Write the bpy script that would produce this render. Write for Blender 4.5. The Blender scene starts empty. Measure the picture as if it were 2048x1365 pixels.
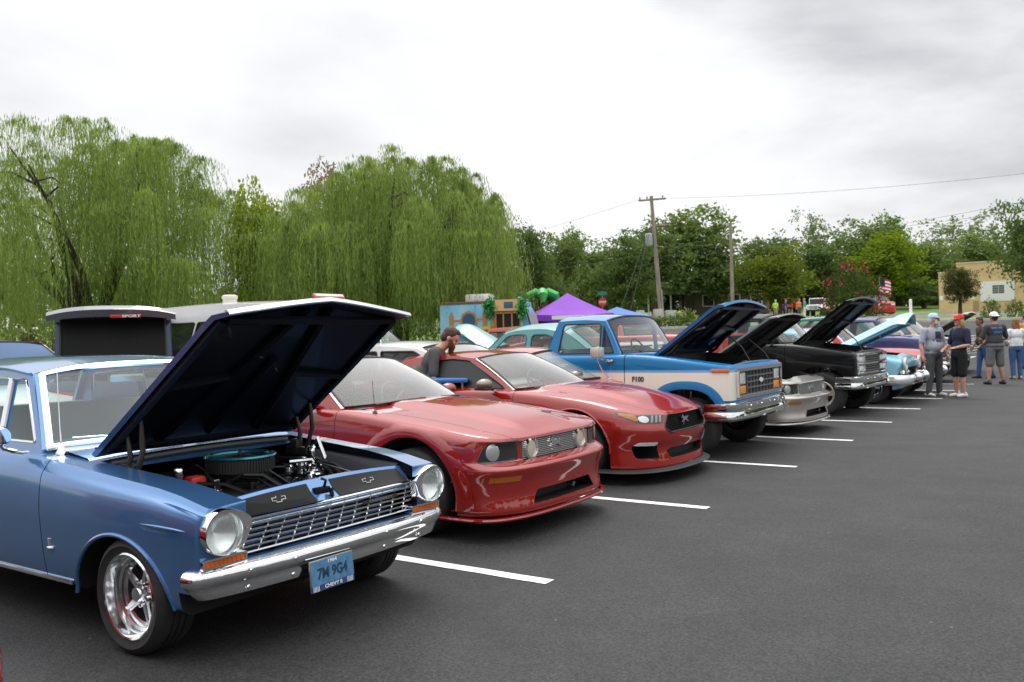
import bpy, bmesh, math, random
import numpy as np
from mathutils import Vector, Matrix
from mathutils.geometry import tessellate_polygon

random.seed(7)
rng = np.random.default_rng(7)
scene = bpy.context.scene
COL = scene.collection
PI = math.pi

# ------------------------------------------------------------------ camera
YAW, PITCH, ROLL, FPX = 0.600181, -0.003671, -0.026810, 1740.2
CAM = Vector((2.8861, -4.5609, 1.5236))
def cam_basis():
    F = Vector((-math.sin(YAW) * math.cos(PITCH), math.cos(YAW) * math.cos(PITCH), math.sin(PITCH)))
    R = Vector((math.cos(YAW), math.sin(YAW), 0)); U = R.cross(F)
    c, s = math.cos(ROLL), math.sin(ROLL)
    return F, c * R + s * U, -s * R + c * U
F_, R_, U_ = cam_basis()
cd = bpy.data.cameras.new('camera'); cam = bpy.data.objects.new('camera', cd); COL.objects.link(cam)
cam.matrix_world = Matrix(((R_.x, U_.x, -F_.x, CAM.x), (R_.y, U_.y, -F_.y, CAM.y), (R_.z, U_.z, -F_.z, CAM.z), (0, 0, 0, 1)))
cd.sensor_width = 36; cd.lens = 36 * FPX / 2048
cd.clip_start = 0.05; cd.clip_end = 2500
cd.dof.use_dof = True; cd.dof.focus_distance = 5.6; cd.dof.aperture_fstop = 4.5
scene.camera = cam

# ------------------------------------------------------------------ world, sun, exposure
SUN_EL, SUN_AZ = math.radians(62), math.radians(-35)
world = bpy.data.worlds.new('World'); scene.world = world; world.use_nodes = True
nt = world.node_tree; nt.nodes.clear()
def N(tree, typ, **kw):
    n = tree.nodes.new(typ)
    for k, v in kw.items(): setattr(n, k, v)
    return n
L = nt.links.new
wo = N(nt, 'ShaderNodeOutputWorld'); bg = N(nt, 'ShaderNodeBackground'); bg2 = N(nt, 'ShaderNodeBackground')
addsh = N(nt, 'ShaderNodeMixShader'); addsh.inputs[0].default_value = 0.90   # nine tenths cloud cover
sky = N(nt, 'ShaderNodeTexSky', sky_type='NISHITA'); sky.sun_disc = False
sky.sun_elevation = SUN_EL; sky.sun_rotation = SUN_AZ; sky.air_density = 1; sky.dust_density = 4
L(sky.outputs[0], bg2.inputs[0]); bg2.inputs[1].default_value = 0.06
tc = N(nt, 'ShaderNodeTexCoord'); sep = N(nt, 'ShaderNodeSeparateXYZ'); L(tc.outputs['Generated'], sep.inputs[0])
zc = N(nt, 'ShaderNodeMath', operation='MAXIMUM'); L(sep.outputs[2], zc.inputs[0]); zc.inputs[1].default_value = 0.0
za = N(nt, 'ShaderNodeMath', operation='ADD'); L(zc.outputs[0], za.inputs[0]); za.inputs[1].default_value = 0.22
dx = N(nt, 'ShaderNodeMath', operation='DIVIDE'); L(sep.outputs[0], dx.inputs[0]); L(za.outputs[0], dx.inputs[1])
dy = N(nt, 'ShaderNodeMath', operation='DIVIDE'); L(sep.outputs[1], dy.inputs[0]); L(za.outputs[0], dy.inputs[1])
cv = N(nt, 'ShaderNodeCombineXYZ'); L(dx.outputs[0], cv.inputs[0]); L(dy.outputs[0], cv.inputs[1])
n1 = N(nt, 'ShaderNodeTexNoise'); n1.inputs['Scale'].default_value = 1.05; n1.inputs['Detail'].default_value = 7
n1.inputs['Roughness'].default_value = 0.52; n1.inputs['Distortion'].default_value = 0.25
mp = N(nt, 'ShaderNodeMapping'); mp.inputs['Location'].default_value = (3.2, 1.4, 0.0); L(cv.outputs[0], mp.inputs[0]); L(mp.outputs[0], n1.inputs['Vector'])
# one heavier bank of cloud in the north-east
dot = N(nt, 'ShaderNodeVectorMath', operation='DOT_PRODUCT'); nrm = N(nt, 'ShaderNodeVectorMath', operation='NORMALIZE')
L(tc.outputs['Generated'], nrm.inputs[0]); L(nrm.outputs[0], dot.inputs[0])
bd = (F_ * 1.0 + R_ * 0.72 + U_ * 0.34).normalized(); dot.inputs[1].default_value = bd
bank = N(nt, 'ShaderNodeMapRange', interpolation_type='SMOOTHSTEP'); L(dot.outputs['Value'], bank.inputs[0])
bank.inputs[1].default_value = 0.80; bank.inputs[2].default_value = 0.995; bank.inputs[3].default_value = 0.0; bank.inputs[4].default_value = 0.46
nb = N(nt, 'ShaderNodeMath', operation='MULTIPLY_ADD'); L(bank.outputs[0], nb.inputs[0]); L(n1.outputs[0], nb.inputs[1])
bias = N(nt, 'ShaderNodeMath', operation='MULTIPLY'); L(n1.outputs[0], bias.inputs[0]); bias.inputs[1].default_value = 0.72
L(bias.outputs[0], nb.inputs[2])
ramp = N(nt, 'ShaderNodeMapRange', interpolation_type='SMOOTHSTEP'); low = N(nt, 'ShaderNodeMapRange', interpolation_type='SMOOTHSTEP'); L(zc.outputs[0], low.inputs[0])   # cloud base thins towards the horizon
low.inputs[1].default_value = 0.06; low.inputs[2].default_value = 0.24; low.inputs[3].default_value = 0.55; low.inputs[4].default_value = 1.0
nb2 = N(nt, 'ShaderNodeMath', operation='MULTIPLY'); L(nb.outputs[0], nb2.inputs[0]); L(low.outputs[0], nb2.inputs[1]); L(nb2.outputs[0], ramp.inputs[0])
ramp.inputs[1].default_value = 0.30; ramp.inputs[2].default_value = 0.72; ramp.inputs[3].default_value = 0.79; ramp.inputs[4].default_value = 0.36
zen = N(nt, 'ShaderNodeMapRange', interpolation_type='SMOOTHSTEP'); L(zc.outputs[0], zen.inputs[0])
zen.inputs[1].default_value = 0.32; zen.inputs[2].default_value = 0.95; zen.inputs[3].default_value = 0.94; zen.inputs[4].default_value = 2.7
mul = N(nt, 'ShaderNodeMath', operation='MULTIPLY'); L(ramp.outputs[0], mul.inputs[0]); L(zen.outputs[0], mul.inputs[1])
tint = N(nt, 'ShaderNodeMix', data_type='RGBA'); tint.inputs['A'].default_value = (0.93, 0.97, 1.03, 1); tint.inputs['B'].default_value = (1.0, 1.0, 1.0, 1)
L(ramp.outputs[0], tint.inputs[0]); L(tint.outputs['Result'], bg.inputs[0]); L(mul.outputs[0], bg.inputs[1])
L(bg.outputs[0], addsh.inputs[2]); L(bg2.outputs[0], addsh.inputs[1]); L(addsh.outputs[0], wo.inputs[0])

sl = bpy.data.lights.new('sun', 'SUN'); sun = bpy.data.objects.new('sun', sl); COL.objects.link(sun)
sl.energy = 0.8; sl.angle = math.radians(25); sl.color = (1.0, 0.97, 0.92)
sd = Vector((math.sin(SUN_AZ) * math.cos(SUN_EL), math.cos(SUN_AZ) * math.cos(SUN_EL), math.sin(SUN_EL)))
sun.rotation_euler = sd.to_track_quat('Z', 'Y').to_euler()
sun.location = (0, 0, 30)
scene.view_settings.view_transform = 'Standard'; scene.view_settings.look = 'None'
scene.view_settings.exposure = 0.60; scene.view_settings.gamma = 1.0
scene.view_settings.use_curve_mapping = False
scene.cycles.max_bounces = 10; scene.cycles.transparent_max_bounces = 24
scene.cycles.caustics_reflective = False; scene.cycles.caustics_refractive = False

def at(px, depth, z=None, py=None):
    """place on the site: compass bearing given by the photo column, distance in metres ahead of the camera"""
    d = F_ + R_ * ((px - 1024) / FPX)
    if py is not None: d = d - U_ * ((py - 682.5) / FPX)
    p = CAM + d * depth
    if z is not None: p.z = z
    return p
def smooth01(t): t = min(1, max(0, t)); return t * t * (3 - 2 * t)
def tz(x, y):
    """height of the site: flat lot, rising bank beyond"""
    d = (x - CAM.x) * F_.x + (y - CAM.y) * F_.y; r = (x - CAM.x) * R_.x + (y - CAM.y) * R_.y
    return float(np.interp(d, [-400, 25, 30, 36, 45, 60, 85, 115, 400], [0, 0, .22, .95, 1.75, 2.3, 2.75, 4.6, 7.0]))

# ------------------------------------------------------------------ materials
MATS = {}
def mat(name, col=(.5, .5, .5), rough=.5, metal=0., coat=0., coat_rough=.03, spec=.5, ior=1.5, emit=None, fn=None, coat_ior=1.5):
    if name in MATS: return MATS[name]
    m = bpy.data.materials.new(name); m.use_nodes = True
    t = m.node_tree; b = t.nodes['Principled BSDF']
    b.inputs['Base Color'].default_value = (*col, 1); b.inputs['Roughness'].default_value = rough
    b.inputs['Metallic'].default_value = metal; b.inputs['Coat Weight'].default_value = coat
    b.inputs['Coat Roughness'].default_value = coat_rough; b.inputs['Specular IOR Level'].default_value = spec
    b.inputs['IOR'].default_value = ior; b.inputs['Coat IOR'].default_value = coat_ior
    if fn: fn(t, b)
    MATS[name] = m
    return m
def noise_node(t, scale, detail=4, rough=.55, coord='Object', stretch=None):
    tc = N(t, 'ShaderNodeTexCoord'); n = N(t, 'ShaderNodeTexNoise'); n.inputs['Scale'].default_value = scale
    n.inputs['Detail'].default_value = detail; n.inputs['Roughness'].default_value = rough
    if stretch:
        mpn = N(t, 'ShaderNodeMapping'); mpn.inputs['Scale'].default_value = stretch
        t.links.new(tc.outputs[coord], mpn.inputs[0]); t.links.new(mpn.outputs[0], n.inputs['Vector'])
    else: t.links.new(tc.outputs[coord], n.inputs['Vector'])
    return n
def ramp_node(t, src, stops):
    r = N(t, 'ShaderNodeValToRGB'); e = r.color_ramp.elements
    while len(e) > 1: e.remove(e[-1])
    e[0].position = stops[0][0]; e[0].color = (*stops[0][1], 1)
    for p, c in stops[1:]:
        q = e.new(p); q.color = (*c, 1)
    t.links.new(src, r.inputs[0]); return r
def vary(c1, c2, scale, detail=4, lo=.35, hi=.65, bump=0, bscale=None, stretch=None):
    def fn(t, b):
        n = noise_node(t, scale, detail, stretch=stretch)
        r = ramp_node(t, n.outputs[0], [(lo, c1), (hi, c2)]); t.links.new(r.outputs[0], b.inputs['Base Color'])
        if bump:
            n2 = noise_node(t, bscale or scale * 6, 5); bp = N(t, 'ShaderNodeBump'); bp.inputs['Strength'].default_value = bump
            bp.inputs['Distance'].default_value = .01
            t.links.new(n2.outputs[0], bp.inputs['Height']); t.links.new(bp.outputs[0], b.inputs['Normal'])
    return fn
def paint(name, col, metal=.35, rough=.38, coat_rough=.02, flake=True, coat_ior=1.55, spec=.15):
    def fn(t, b):
        # faint road dust and orange peel
        n = noise_node(t, 3.0, 6, .6)
        r = ramp_node(t, n.outputs[0], [(.3, col), (.75, tuple(min(1, c * 1.10 + .004) for c in col))])
        t.links.new(r.outputs[0], b.inputs['Base Color'])
        n2 = noise_node(t, 5, 7, .62); mr = N(t, 'ShaderNodeMapRange'); t.links.new(n2.outputs[0], mr.inputs[0])
        mr.inputs[1].default_value = .35; mr.inputs[2].default_value = .8; mr.inputs[3].default_value = coat_rough; mr.inputs[4].default_value = coat_rough + .07
        t.links.new(mr.outputs[0], b.inputs['Coat Roughness'])
        n3 = noise_node(t, 260, 2, .5); bp = N(t, 'ShaderNodeBump'); bp.inputs['Strength'].default_value = .025; bp.inputs['Distance'].default_value = .002
        t.links.new(n3.outputs[0], bp.inputs['Height']); t.links.new(bp.outputs[0], b.inputs['Coat Normal'])
    return mat(name, col, rough, metal, 1.0, coat_rough, fn=fn, coat_ior=coat_ior, spec=spec)
def glass(name, tintc=(.78, .86, .84), refl=1.75, rough=.0, gcol=(1, 1, 1), flutes=0):
    if name in MATS: return MATS[name]
    m = bpy.data.materials.new(name); m.use_nodes = True; t = m.node_tree; t.nodes.clear()
    o = N(t, 'ShaderNodeOutputMaterial'); mx = N(t, 'ShaderNodeMixShader'); tr = N(t, 'ShaderNodeBsdfTransparent'); gl = N(t, 'ShaderNodeBsdfGlossy')
    lw = N(t, 'ShaderNodeLayerWeight'); lw.inputs[0].default_value = .5; pw = N(t, 'ShaderNodeMath', operation='POWER'); t.links.new(lw.outputs['Facing'], pw.inputs[0]); pw.inputs[1].default_value = 5.0
    f0 = ((refl - 1) / (refl + 1)) ** 2; fr = N(t, 'ShaderNodeMath', operation='MULTIPLY_ADD'); t.links.new(pw.outputs[0], fr.inputs[0]); fr.inputs[1].default_value = 1 - f0; fr.inputs[2].default_value = f0
    tr.inputs[0].default_value = (*tintc, 1); gl.inputs[0].default_value = (*gcol, 1)
    t.links.new(fr.outputs[0], mx.inputs[0]); t.links.new(tr.outputs[0], mx.inputs[1]); t.links.new(gl.outputs[0], mx.inputs[2]); t.links.new(mx.outputs[0], o.inputs[0])
    if flutes:
        w = N(t, 'ShaderNodeTexWave'); w.inputs['Scale'].default_value = flutes; w.bands_direction = 'Y'; tcn = N(t, 'ShaderNodeTexCoord'); t.links.new(tcn.outputs['Object'], w.inputs['Vector'])
        bp = N(t, 'ShaderNodeBump'); bp.inputs['Strength'].default_value = .7; bp.inputs['Distance'].default_value = .004; t.links.new(w.outputs[1], bp.inputs['Height']); t.links.new(bp.outputs[0], gl.inputs['Normal']); t.links.new(bp.outputs[0], lw.inputs['Normal'])
    MATS[name] = m; return m

CHROME = mat('chrome', (.86, .87, .88), .06, 1.0)
CHROME_DULL = mat('dull_chrome', (.62, .63, .64), .2, 1.0)
STEEL = mat('grey_steel', (.35, .36, .37), .35, .8)
ALLOY = mat('alloy', (.55, .55, .56), .28, .9)
BLACK = mat('black_trim', (.012, .012, .013), .45)
BLACKGLOSS = mat('gloss_black', (.008, .008, .01), .12, 0, .5)
DARK = mat('underbody_black', (.008, .008, .008), .9)
RUBBER = mat('tyre_rubber', (.016, .016, .016), .72, fn=vary((.012, .012, .012), (.026, .025, .024), 9))
INTERIOR = mat('dark_interior', (.03, .03, .032), .8)
INT_GREY = mat('grey_interior', (.16, .17, .18), .75)
AMBER = mat('amber_lens', (.75, .16, .015), .15, 0, .6)
REDLENS = mat('red_lens', (.45, .01, .01), .15, 0, .6)
BOWL = mat('lamp_bowl', (.80, .82, .81), .25, .72)
LENS = mat('lamp_lens', (.75, .77, .78), .08, .15, .8)
HEADGLASS = glass('lamp_cover_glass', (.90, .93, .92), 1.8, flutes=14)
WHITE = mat('white_paint', (.78, .78, .77), .4, 0, .4)
GLASS = glass('car_glass'); GLASS_DARK = glass('tinted_glass', (.16, .17, .18), 1.6); GLASS_LITE = glass('side_glass', (.8, .87, .86), 1.6)

# ------------------------------------------------------------------ mesh helpers
def pchip(xk, yk, x):
    xk = np.asarray(xk, float); yk = np.asarray(yk, float); x = np.asarray(x, float)
    if yk.ndim == 1: return pchip(xk, yk[:, None], x)[:, 0]
    n = len(xk)
    if n == 1: return np.repeat(yk, len(x), 0)
    h = np.diff(xk)[:, None]; d = np.diff(yk, axis=0) / h
    m = np.zeros_like(yk)
    if n > 2:
        w1 = 2 * h[1:] + h[:-1]; w2 = h[1:] + 2 * h[:-1]
        with np.errstate(divide='ignore', invalid='ignore'):
            mm = (w1 + w2) / (w1 / d[:-1] + w2 / d[1:])
        ok = (d[:-1] * d[1:]) > 1e-14
        m[1:-1] = np.where(ok, np.nan_to_num(mm), 0)
    m[0] = d[0]; m[-1] = d[-1]
    x = np.clip(x, xk[0], xk[-1]); i = np.clip(np.searchsorted(xk, x, side='right') - 1, 0, n - 2)
    hh = h[i]; t = ((x - xk[i])[:, None]) / hh
    return ((1 + 2 * t) * (1 - t) ** 2) * yk[i] + (t * (1 - t) ** 2) * hh * m[i] + (t * t * (3 - 2 * t)) * yk[i + 1] + (t * t * (t - 1)) * hh * m[i + 1]
def curve1(pts):
    pts = sorted(pts); xs = [p[0] for p in pts]; ys = [p[1] for p in pts]
    return lambda x: pchip(xs, ys, np.atleast_1d(x))

class MB:
    def __init__(s): s.v = []; s.f = []; s.m = []
    def add(s, v, f, mi=0, M=None):
        o = len(s.v)
        if M is not None: v = [tuple(M @ Vector(p)) for p in v]
        s.v.extend([tuple(p) for p in v]); s.f.extend([tuple(o + i for i in q) for q in f]); s.m.extend([mi] * len(f)); return s
    def box(s, x0, x1, y0, y1, z0, z1, mi=0, M=None, bev=0):
        if bev:
            b = min(bev, (x1 - x0) / 2.01, (y1 - y0) / 2.01, (z1 - z0) / 2.01)
            bm = bmesh.new(); bmesh.ops.create_cube(bm, size=1)
            for vv in bm.verts: vv.co = ((x0 + x1) / 2 + vv.co.x * (x1 - x0), (y0 + y1) / 2 + vv.co.y * (y1 - y0), (z0 + z1) / 2 + vv.co.z * (z1 - z0))
            bmesh.ops.bevel(bm, geom=bm.edges[:], offset=b, segments=2, profile=.6, affect='EDGES')
            bm.verts.index_update(); r = s.add([vv.co[:] for vv in bm.verts], [[q.index for q in ff.verts] for ff in bm.faces], mi, M); bm.free(); return r
        v = [(x0, y0, z0), (x1, y0, z0), (x1, y1, z0), (x0, y1, z0), (x0, y0, z1), (x1, y0, z1), (x1, y1, z1), (x0, y1, z1)]
        return s.add(v, [(0, 3, 2, 1), (4, 5, 6, 7), (0, 1, 5, 4), (1, 2, 6, 5), (2, 3, 7, 6), (3, 0, 4, 7)], mi, M)
    def tube(s, path, r, n=8, mi=0, closed=False, cap=True, M=None):
        P = [Vector(p) for p in path]; k = len(P); v = []; f = []
        rr = r if hasattr(r, '__len__') else [r] * k
        up = None
        for i in range(k):
            a = P[(i - 1) % k] if (closed or i > 0) else P[i]; b = P[(i + 1) % k] if (closed or i < k - 1) else P[i]
            t = (b - a)
            t = t.normalized() if t.length > 1e-9 else Vector((0, 0, 1))
            if up is None:
                up = Vector((0, 0, 1)) if abs(t.z) < .9 else Vector((1, 0, 0))
            e1 = (up - t * up.dot(t))
            if e1.length < 1e-6: e1 = t.orthogonal()
            e1.normalize(); e2 = t.cross(e1); up = e1
            for j in range(n):
                an = 2 * PI * j / n; v.append(P[i] + (e1 * math.cos(an) + e2 * math.sin(an)) * rr[i])
        m = k if closed else k - 1
        for i in range(m):
            for j in range(n):
                f.append((i * n + j, i * n + (j + 1) % n, ((i + 1) % k) * n + (j + 1) % n, ((i + 1) % k) * n + j))
        if cap and not closed:
            f.append(tuple(range(n))[::-1]); f.append(tuple((k - 1) * n + j for j in range(n)))
        return s.add(v, f, mi, M)
    def lathe(s, prof, n=32, axis='y', c=(0, 0, 0), mi=0, M=None, arc=None):
        """prof: (radius, along-axis); axis through c"""
        v = []; f = []; k = len(prof); full = arc is None
        a0, a1 = (0, 2 * PI) if full else arc
        cols = n if full else n + 1
        for i in range(cols):
            an = a0 + (a1 - a0) * i / n; ca, sa = math.cos(an), math.sin(an)
            for (r, h) in prof:
                if axis == 'y': v.append((c[0] + r * ca, c[1] + h, c[2] + r * sa))
                elif axis == 'x': v.append((c[0] + h, c[1] + r * ca, c[2] + r * sa))
                else: v.append((c[0] + r * ca, c[1] + r * sa, c[2] + h))
        for i in range(n):
            i2 = (i + 1) % cols
            for j in range(k - 1): f.append((i * k + j, i2 * k + j, i2 * k + j + 1, i * k + j + 1))
        return s.add(v, f, mi, M)
    def grid(s, P, mi=0, closed_u=False, flip=False, M=None):
        """P: rows x cols x 3"""
        P = np.asarray(P); a, b = P.shape[:2]; f = []
        for i in range(a - 1 + (1 if closed_u else 0)):
            for j in range(b - 1):
                q = (i * b + j, ((i + 1) % a) * b + j, ((i + 1) % a) * b + j + 1, i * b + j + 1)
                f.append(q[::-1] if flip else q)
        return s.add(P.reshape(-1, 3).tolist(), f, mi, M)
    def prism(s, poly, d0, d1, plane='xz', mi=0, M=None, holes=()):
        """extrude 2D polygon (a,b) along the third axis from d0 to d1"""
        loops = [list(poly)] + [list(h) for h in holes]
        flat = [p for l in loops for p in l]
        tris = tessellate_polygon([[Vector((p[0], p[1], 0)) for p in l] for l in loops])
        def P(p, d): return {'xz': (p[0], d, p[1]), 'yz': (d, p[0], p[1]), 'xy': (p[0], p[1], d)}[plane]
        n = len(flat); v = [P(p, d0) for p in flat] + [P(p, d1) for p in flat]; f = [tuple(t) for t in tris] + [tuple(i + n for i in t[::-1]) for t in tris]
        o = 0
        for l in loops:
            k = len(l)
            for i in range(k): f.append((o + i, o + (i + 1) % k, n + o + (i + 1) % k, n + o + i))
            o += k
        return s.add(v, f, mi, M)
    def sphere(s, c, r, n=12, m=8, mi=0, M=None):
        r = r if hasattr(r, '__len__') else (r, r, r); v = []; f = []
        for i in range(m + 1):
            th = PI * i / m
            for j in range(n):
                ph = 2 * PI * j / n; v.append((c[0] + r[0] * math.sin(th) * math.cos(ph), c[1] + r[1] * math.sin(th) * math.sin(ph), c[2] + r[2] * math.cos(th)))
        for i in range(m):
            for j in range(n): f.append((i * n + j, (i + 1) * n + j, (i + 1) * n + (j + 1) % n, i * n + (j + 1) % n))
        return s.add(v, f, mi, M)
    def build(s, name, mats, parent=None, smooth=True, angle=38, weld=1e-5, recalc=True):
        me = bpy.data.meshes.new(name); me.from_pydata(s.v, [], s.f)
        if not isinstance(mats, (list, tuple)): mats = [mats]
        for m in mats: me.materials.append(m)
        if len(mats) > 1: me.polygons.foreach_set('material_index', s.m)
        if recalc or weld:
            bm = bmesh.new(); bm.from_mesh(me)
            if weld: bmesh.ops.remove_doubles(bm, verts=bm.verts[:], dist=weld)
            if recalc: bmesh.ops.recalc_face_normals(bm, faces=bm.faces[:])
            bm.to_mesh(me); bm.free()
        finish(me, smooth, angle)
        o = bpy.data.objects.new(name, me); COL.objects.link(o)
        if parent is not None: o.parent = parent
        return o
def finish(me, smooth=True, angle=38):
    if smooth:
        me.polygons.foreach_set('use_smooth', [True] * len(me.polygons)); me.set_sharp_from_angle(angle=math.radians(angle))
    me.update()
def tag(o, label=None, cat=None, group=None, kind=None):
    if label: o['label'] = label
    if cat: o['category'] = cat
    if group: o['group'] = group
    if kind: o['kind'] = kind
    return o
def thing(name, label, cat, loc=(0, 0, 0), rz=0, group=None):
    o = bpy.data.objects.new(name, None); COL.objects.link(o); o.location = loc; o.rotation_euler = (0, 0, rz); o.empty_display_size = .3
    return tag(o, label, cat, group)
def rot(ax, deg, loc=(0, 0, 0)): return Matrix.Translation(Vector(loc)) @ Matrix.Rotation(math.radians(deg), 4, ax)

def _volume(me):
    bm = bmesh.new(); bm.from_mesh(me); v = bm.calc_volume(signed=True); k = sum(1 for e in bm.edges if not e.is_manifold); bm.free(); return v, k
def cut(o, *cutters):
    """boolean difference; each cutter is an MB whose faces carry material indices of o; retried with a hair's shift if the solver slips"""
    for cutter in cutters:
        c = cutter.build('cutter', list(o.data.materials), o.parent, smooth=False)
        v0, _ = _volume(o.data); vc, _ = _volume(c.data); best = None
        for k in range(10):
            c.location = (.0, .0, .0) if k == 0 else tuple(random.Random(k).uniform(-4e-4, 4e-4) for _ in range(3))
            md = o.modifiers.new('b', 'BOOLEAN'); md.operation = 'DIFFERENCE'; md.object = c; md.solver = 'EXACT' if k < 8 else 'FAST'; md.use_self = False
            md.material_mode = 'INDEX'
            dg = bpy.context.evaluated_depsgraph_get(); dg.update()
            me = bpy.data.meshes.new_from_object(o.evaluated_get(dg), depsgraph=dg); o.modifiers.clear()
            v, nm = _volume(me)
            if nm == 0 and v0 - vc * 1.02 < v < v0 - 1e-7: break
            print('boolean retry', o.name, k, round(v0, 3), round(vc, 3), round(v, 3), nm)
        old = o.data; nm = old.name; o.data = me; bpy.data.meshes.remove(old); me.name = nm
        cm = c.data; bpy.data.objects.remove(c); bpy.data.meshes.remove(cm)
    finish(o.data)
def split(o, name, pred, parent=None, label=None):
    """move the faces for which pred(centre, normal, material) holds into a part of their own"""
    me = o.data; keep = []; mv = []
    for p in me.polygons: (mv if pred(p.center, p.normal, p.material_index) else keep).append(p.index)
    if not mv: return None
    def sub(idx, nm):
        bm = bmesh.new(); bm.from_mesh(me); bm.faces.ensure_lookup_table(); s = set(idx)
        bmesh.ops.delete(bm, geom=[f for f in bm.faces if f.index not in s], context='FACES')
        m2 = bpy.data.meshes.new(nm); bm.to_mesh(m2); bm.free()
        for mm in me.materials: m2.materials.append(mm)
        return m2
    new = bpy.data.objects.new(name, sub(mv, name)); COL.objects.link(new); new.parent = parent if parent is not None else o.parent
    o.data = sub(keep, me.name)
    if label: new['label'] = label
    return new
def text(s, size, M, material, name, parent, depth=.003, bold=False, align='CENTER', shear=0, squash=1.0):
    cu = bpy.data.curves.new(name, 'FONT'); cu.body = s; cu.size = size; cu.extrude = depth; cu.align_x = align; cu.align_y = 'CENTER'; cu.shear = shear
    cu.resolution_u = 3
    if bold: cu.offset = size * .025
    t = bpy.data.objects.new(name, cu); COL.objects.link(t)
    dg = bpy.context.evaluated_depsgraph_get(); dg.update()
    me = bpy.data.meshes.new_from_object(t.evaluated_get(dg), depsgraph=dg); bpy.data.objects.remove(t); bpy.data.curves.remove(cu)
    me.transform(M @ Matrix.Diagonal((squash, 1, 1, 1))); me.materials.clear(); me.materials.append(material); me.name = name
    o = bpy.data.objects.new(name, me); COL.objects.link(o); o.parent = parent; return o
def basis(origin, xdir, ydir):
    x = Vector(xdir).normalized(); y = Vector(ydir); y = (y - x * y.dot(x)).normalized(); z = x.cross(y)
    return Matrix(((x.x, y.x, z.x, origin[0]), (x.y, y.y, z.y, origin[1]), (x.z, y.z, z.z, origin[2]), (0, 0, 0, 1)))
def ell(cx, cz, a, b, n=40, p=2.0, a0=0, a1=2 * PI):
    out = []
    for i in range(n):
        t = a0 + (a1 - a0) * i / n; c, s = math.cos(t), math.sin(t)
        out.append((cx + a * math.copysign(abs(c) ** (2 / p), c), cz + b * math.copysign(abs(s) ** (2 / p), s)))
    return out
def rpoly(pts, r=.02, n=3):
    """polygon with rounded corners"""
    out = []; k = len(pts)
    for i in range(k):
        p = Vector((*pts[i], 0)); a = Vector((*pts[i - 1], 0)); b = Vector((*pts[(i + 1) % k], 0))
        da, db = (a - p), (b - p); rr = min(r, da.length * .45, db.length * .45)
        s = p + da.normalized() * rr; e = p + db.normalized() * rr
        for j in range(n + 1):
            t = j / n; q = s * (1 - t) ** 2 + p * 2 * t * (1 - t) + e * t * t; out.append((q.x, q.y))
    return out
# ------------------------------------------------------------------ car building kit (car space: +x forward, y across, z up)
def car_body(parent, rails, mats, W, crown, dome=None, seg=4, nth=9, nside=26, name='body', t_top=9, xexp=1.5):
    rows = []
    for r in rails:
        fx, D, n = r['f']; rx, Dr, nr = r['r']; w = curve1(r['w']); z = curve1(r['z'])
        th = np.linspace(0, PI / 2, nth); xs = fx - D + D * np.cos(th) ** (2 / n); ys = np.sin(th) ** (2 / n)
        xm = np.linspace(fx - D, rx + Dr, nside)[1:-1]
        xr = rx + Dr - Dr * np.sin(th) ** (2 / nr); yr = np.cos(th) ** (2 / nr)
        x = np.concatenate([xs, xm, xr]); y = np.concatenate([ys, np.ones_like(xm), yr]) * w(x)
        y[0] = 0; y[-1] = 0
        zz = z(x)
        if 'zf' in r: zz = zz + np.interp(np.arange(len(x)), [0, nth - 1], [r['zf'], 0])
        rows.append(np.stack([x, y, zz], 1))
    A = np.array(rows); J = len(rails)
    B = pchip(np.arange(J), A.reshape(J, -1), np.linspace(0, J - 1, (J - 1) * seg + 1)).reshape(-1, A.shape[1], 3)
    mb = MB(); Ym = B * [1, -1, 1]
    mb.grid(B); mb.grid(Ym)
    top = B[-1]; T = np.linspace(0, 1, t_top); cr = curve1(crown); P = []
    wmax = top[:, 1].max()
    for (x, y, z) in top:
        f = (y / wmax) ** xexp; row = []
        for t in T:
            zz = z + float(cr(x)[0]) * f * (1 - (1 - t) ** 2.2); yy = y * (1 - t)
            if dome: zz += dome(x, yy) * min(1, f * 1.2) * min(1, t * 4)
            row.append((x, yy, zz))
        P.append(row)
    P = np.array(P); mb.grid(P); mb.grid(P * [1, -1, 1])
    bot = B[0]; Q = np.stack([bot, bot * [1, 0, 1]], 1); mb.grid(Q); mb.grid(Q * [1, -1, 1])
    o = mb.build(name, mats, parent, weld=2e-4)
    for p in o.data.polygons:
        if p.normal.z < -.75 and p.center.z < rails[1]['z'][0][1] + .04: p.material_index = 1
    return o
def rail(fx, D, n, w, z, rx, Dr=.2, nr=3.5, zf=0):
    w = w if isinstance(w, list) else [(0, w)]; z = z if isinstance(z, list) else [(0, z)]
    w = w if len(w) > 1 else [(-9, w[0][1]), (9, w[0][1])]; z = z if len(z) > 1 else [(-9, z[0][1]), (9, z[0][1])]
    return dict(f=(fx, D, n), r=(rx, Dr, nr), w=w, z=z, zf=zf)

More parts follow.
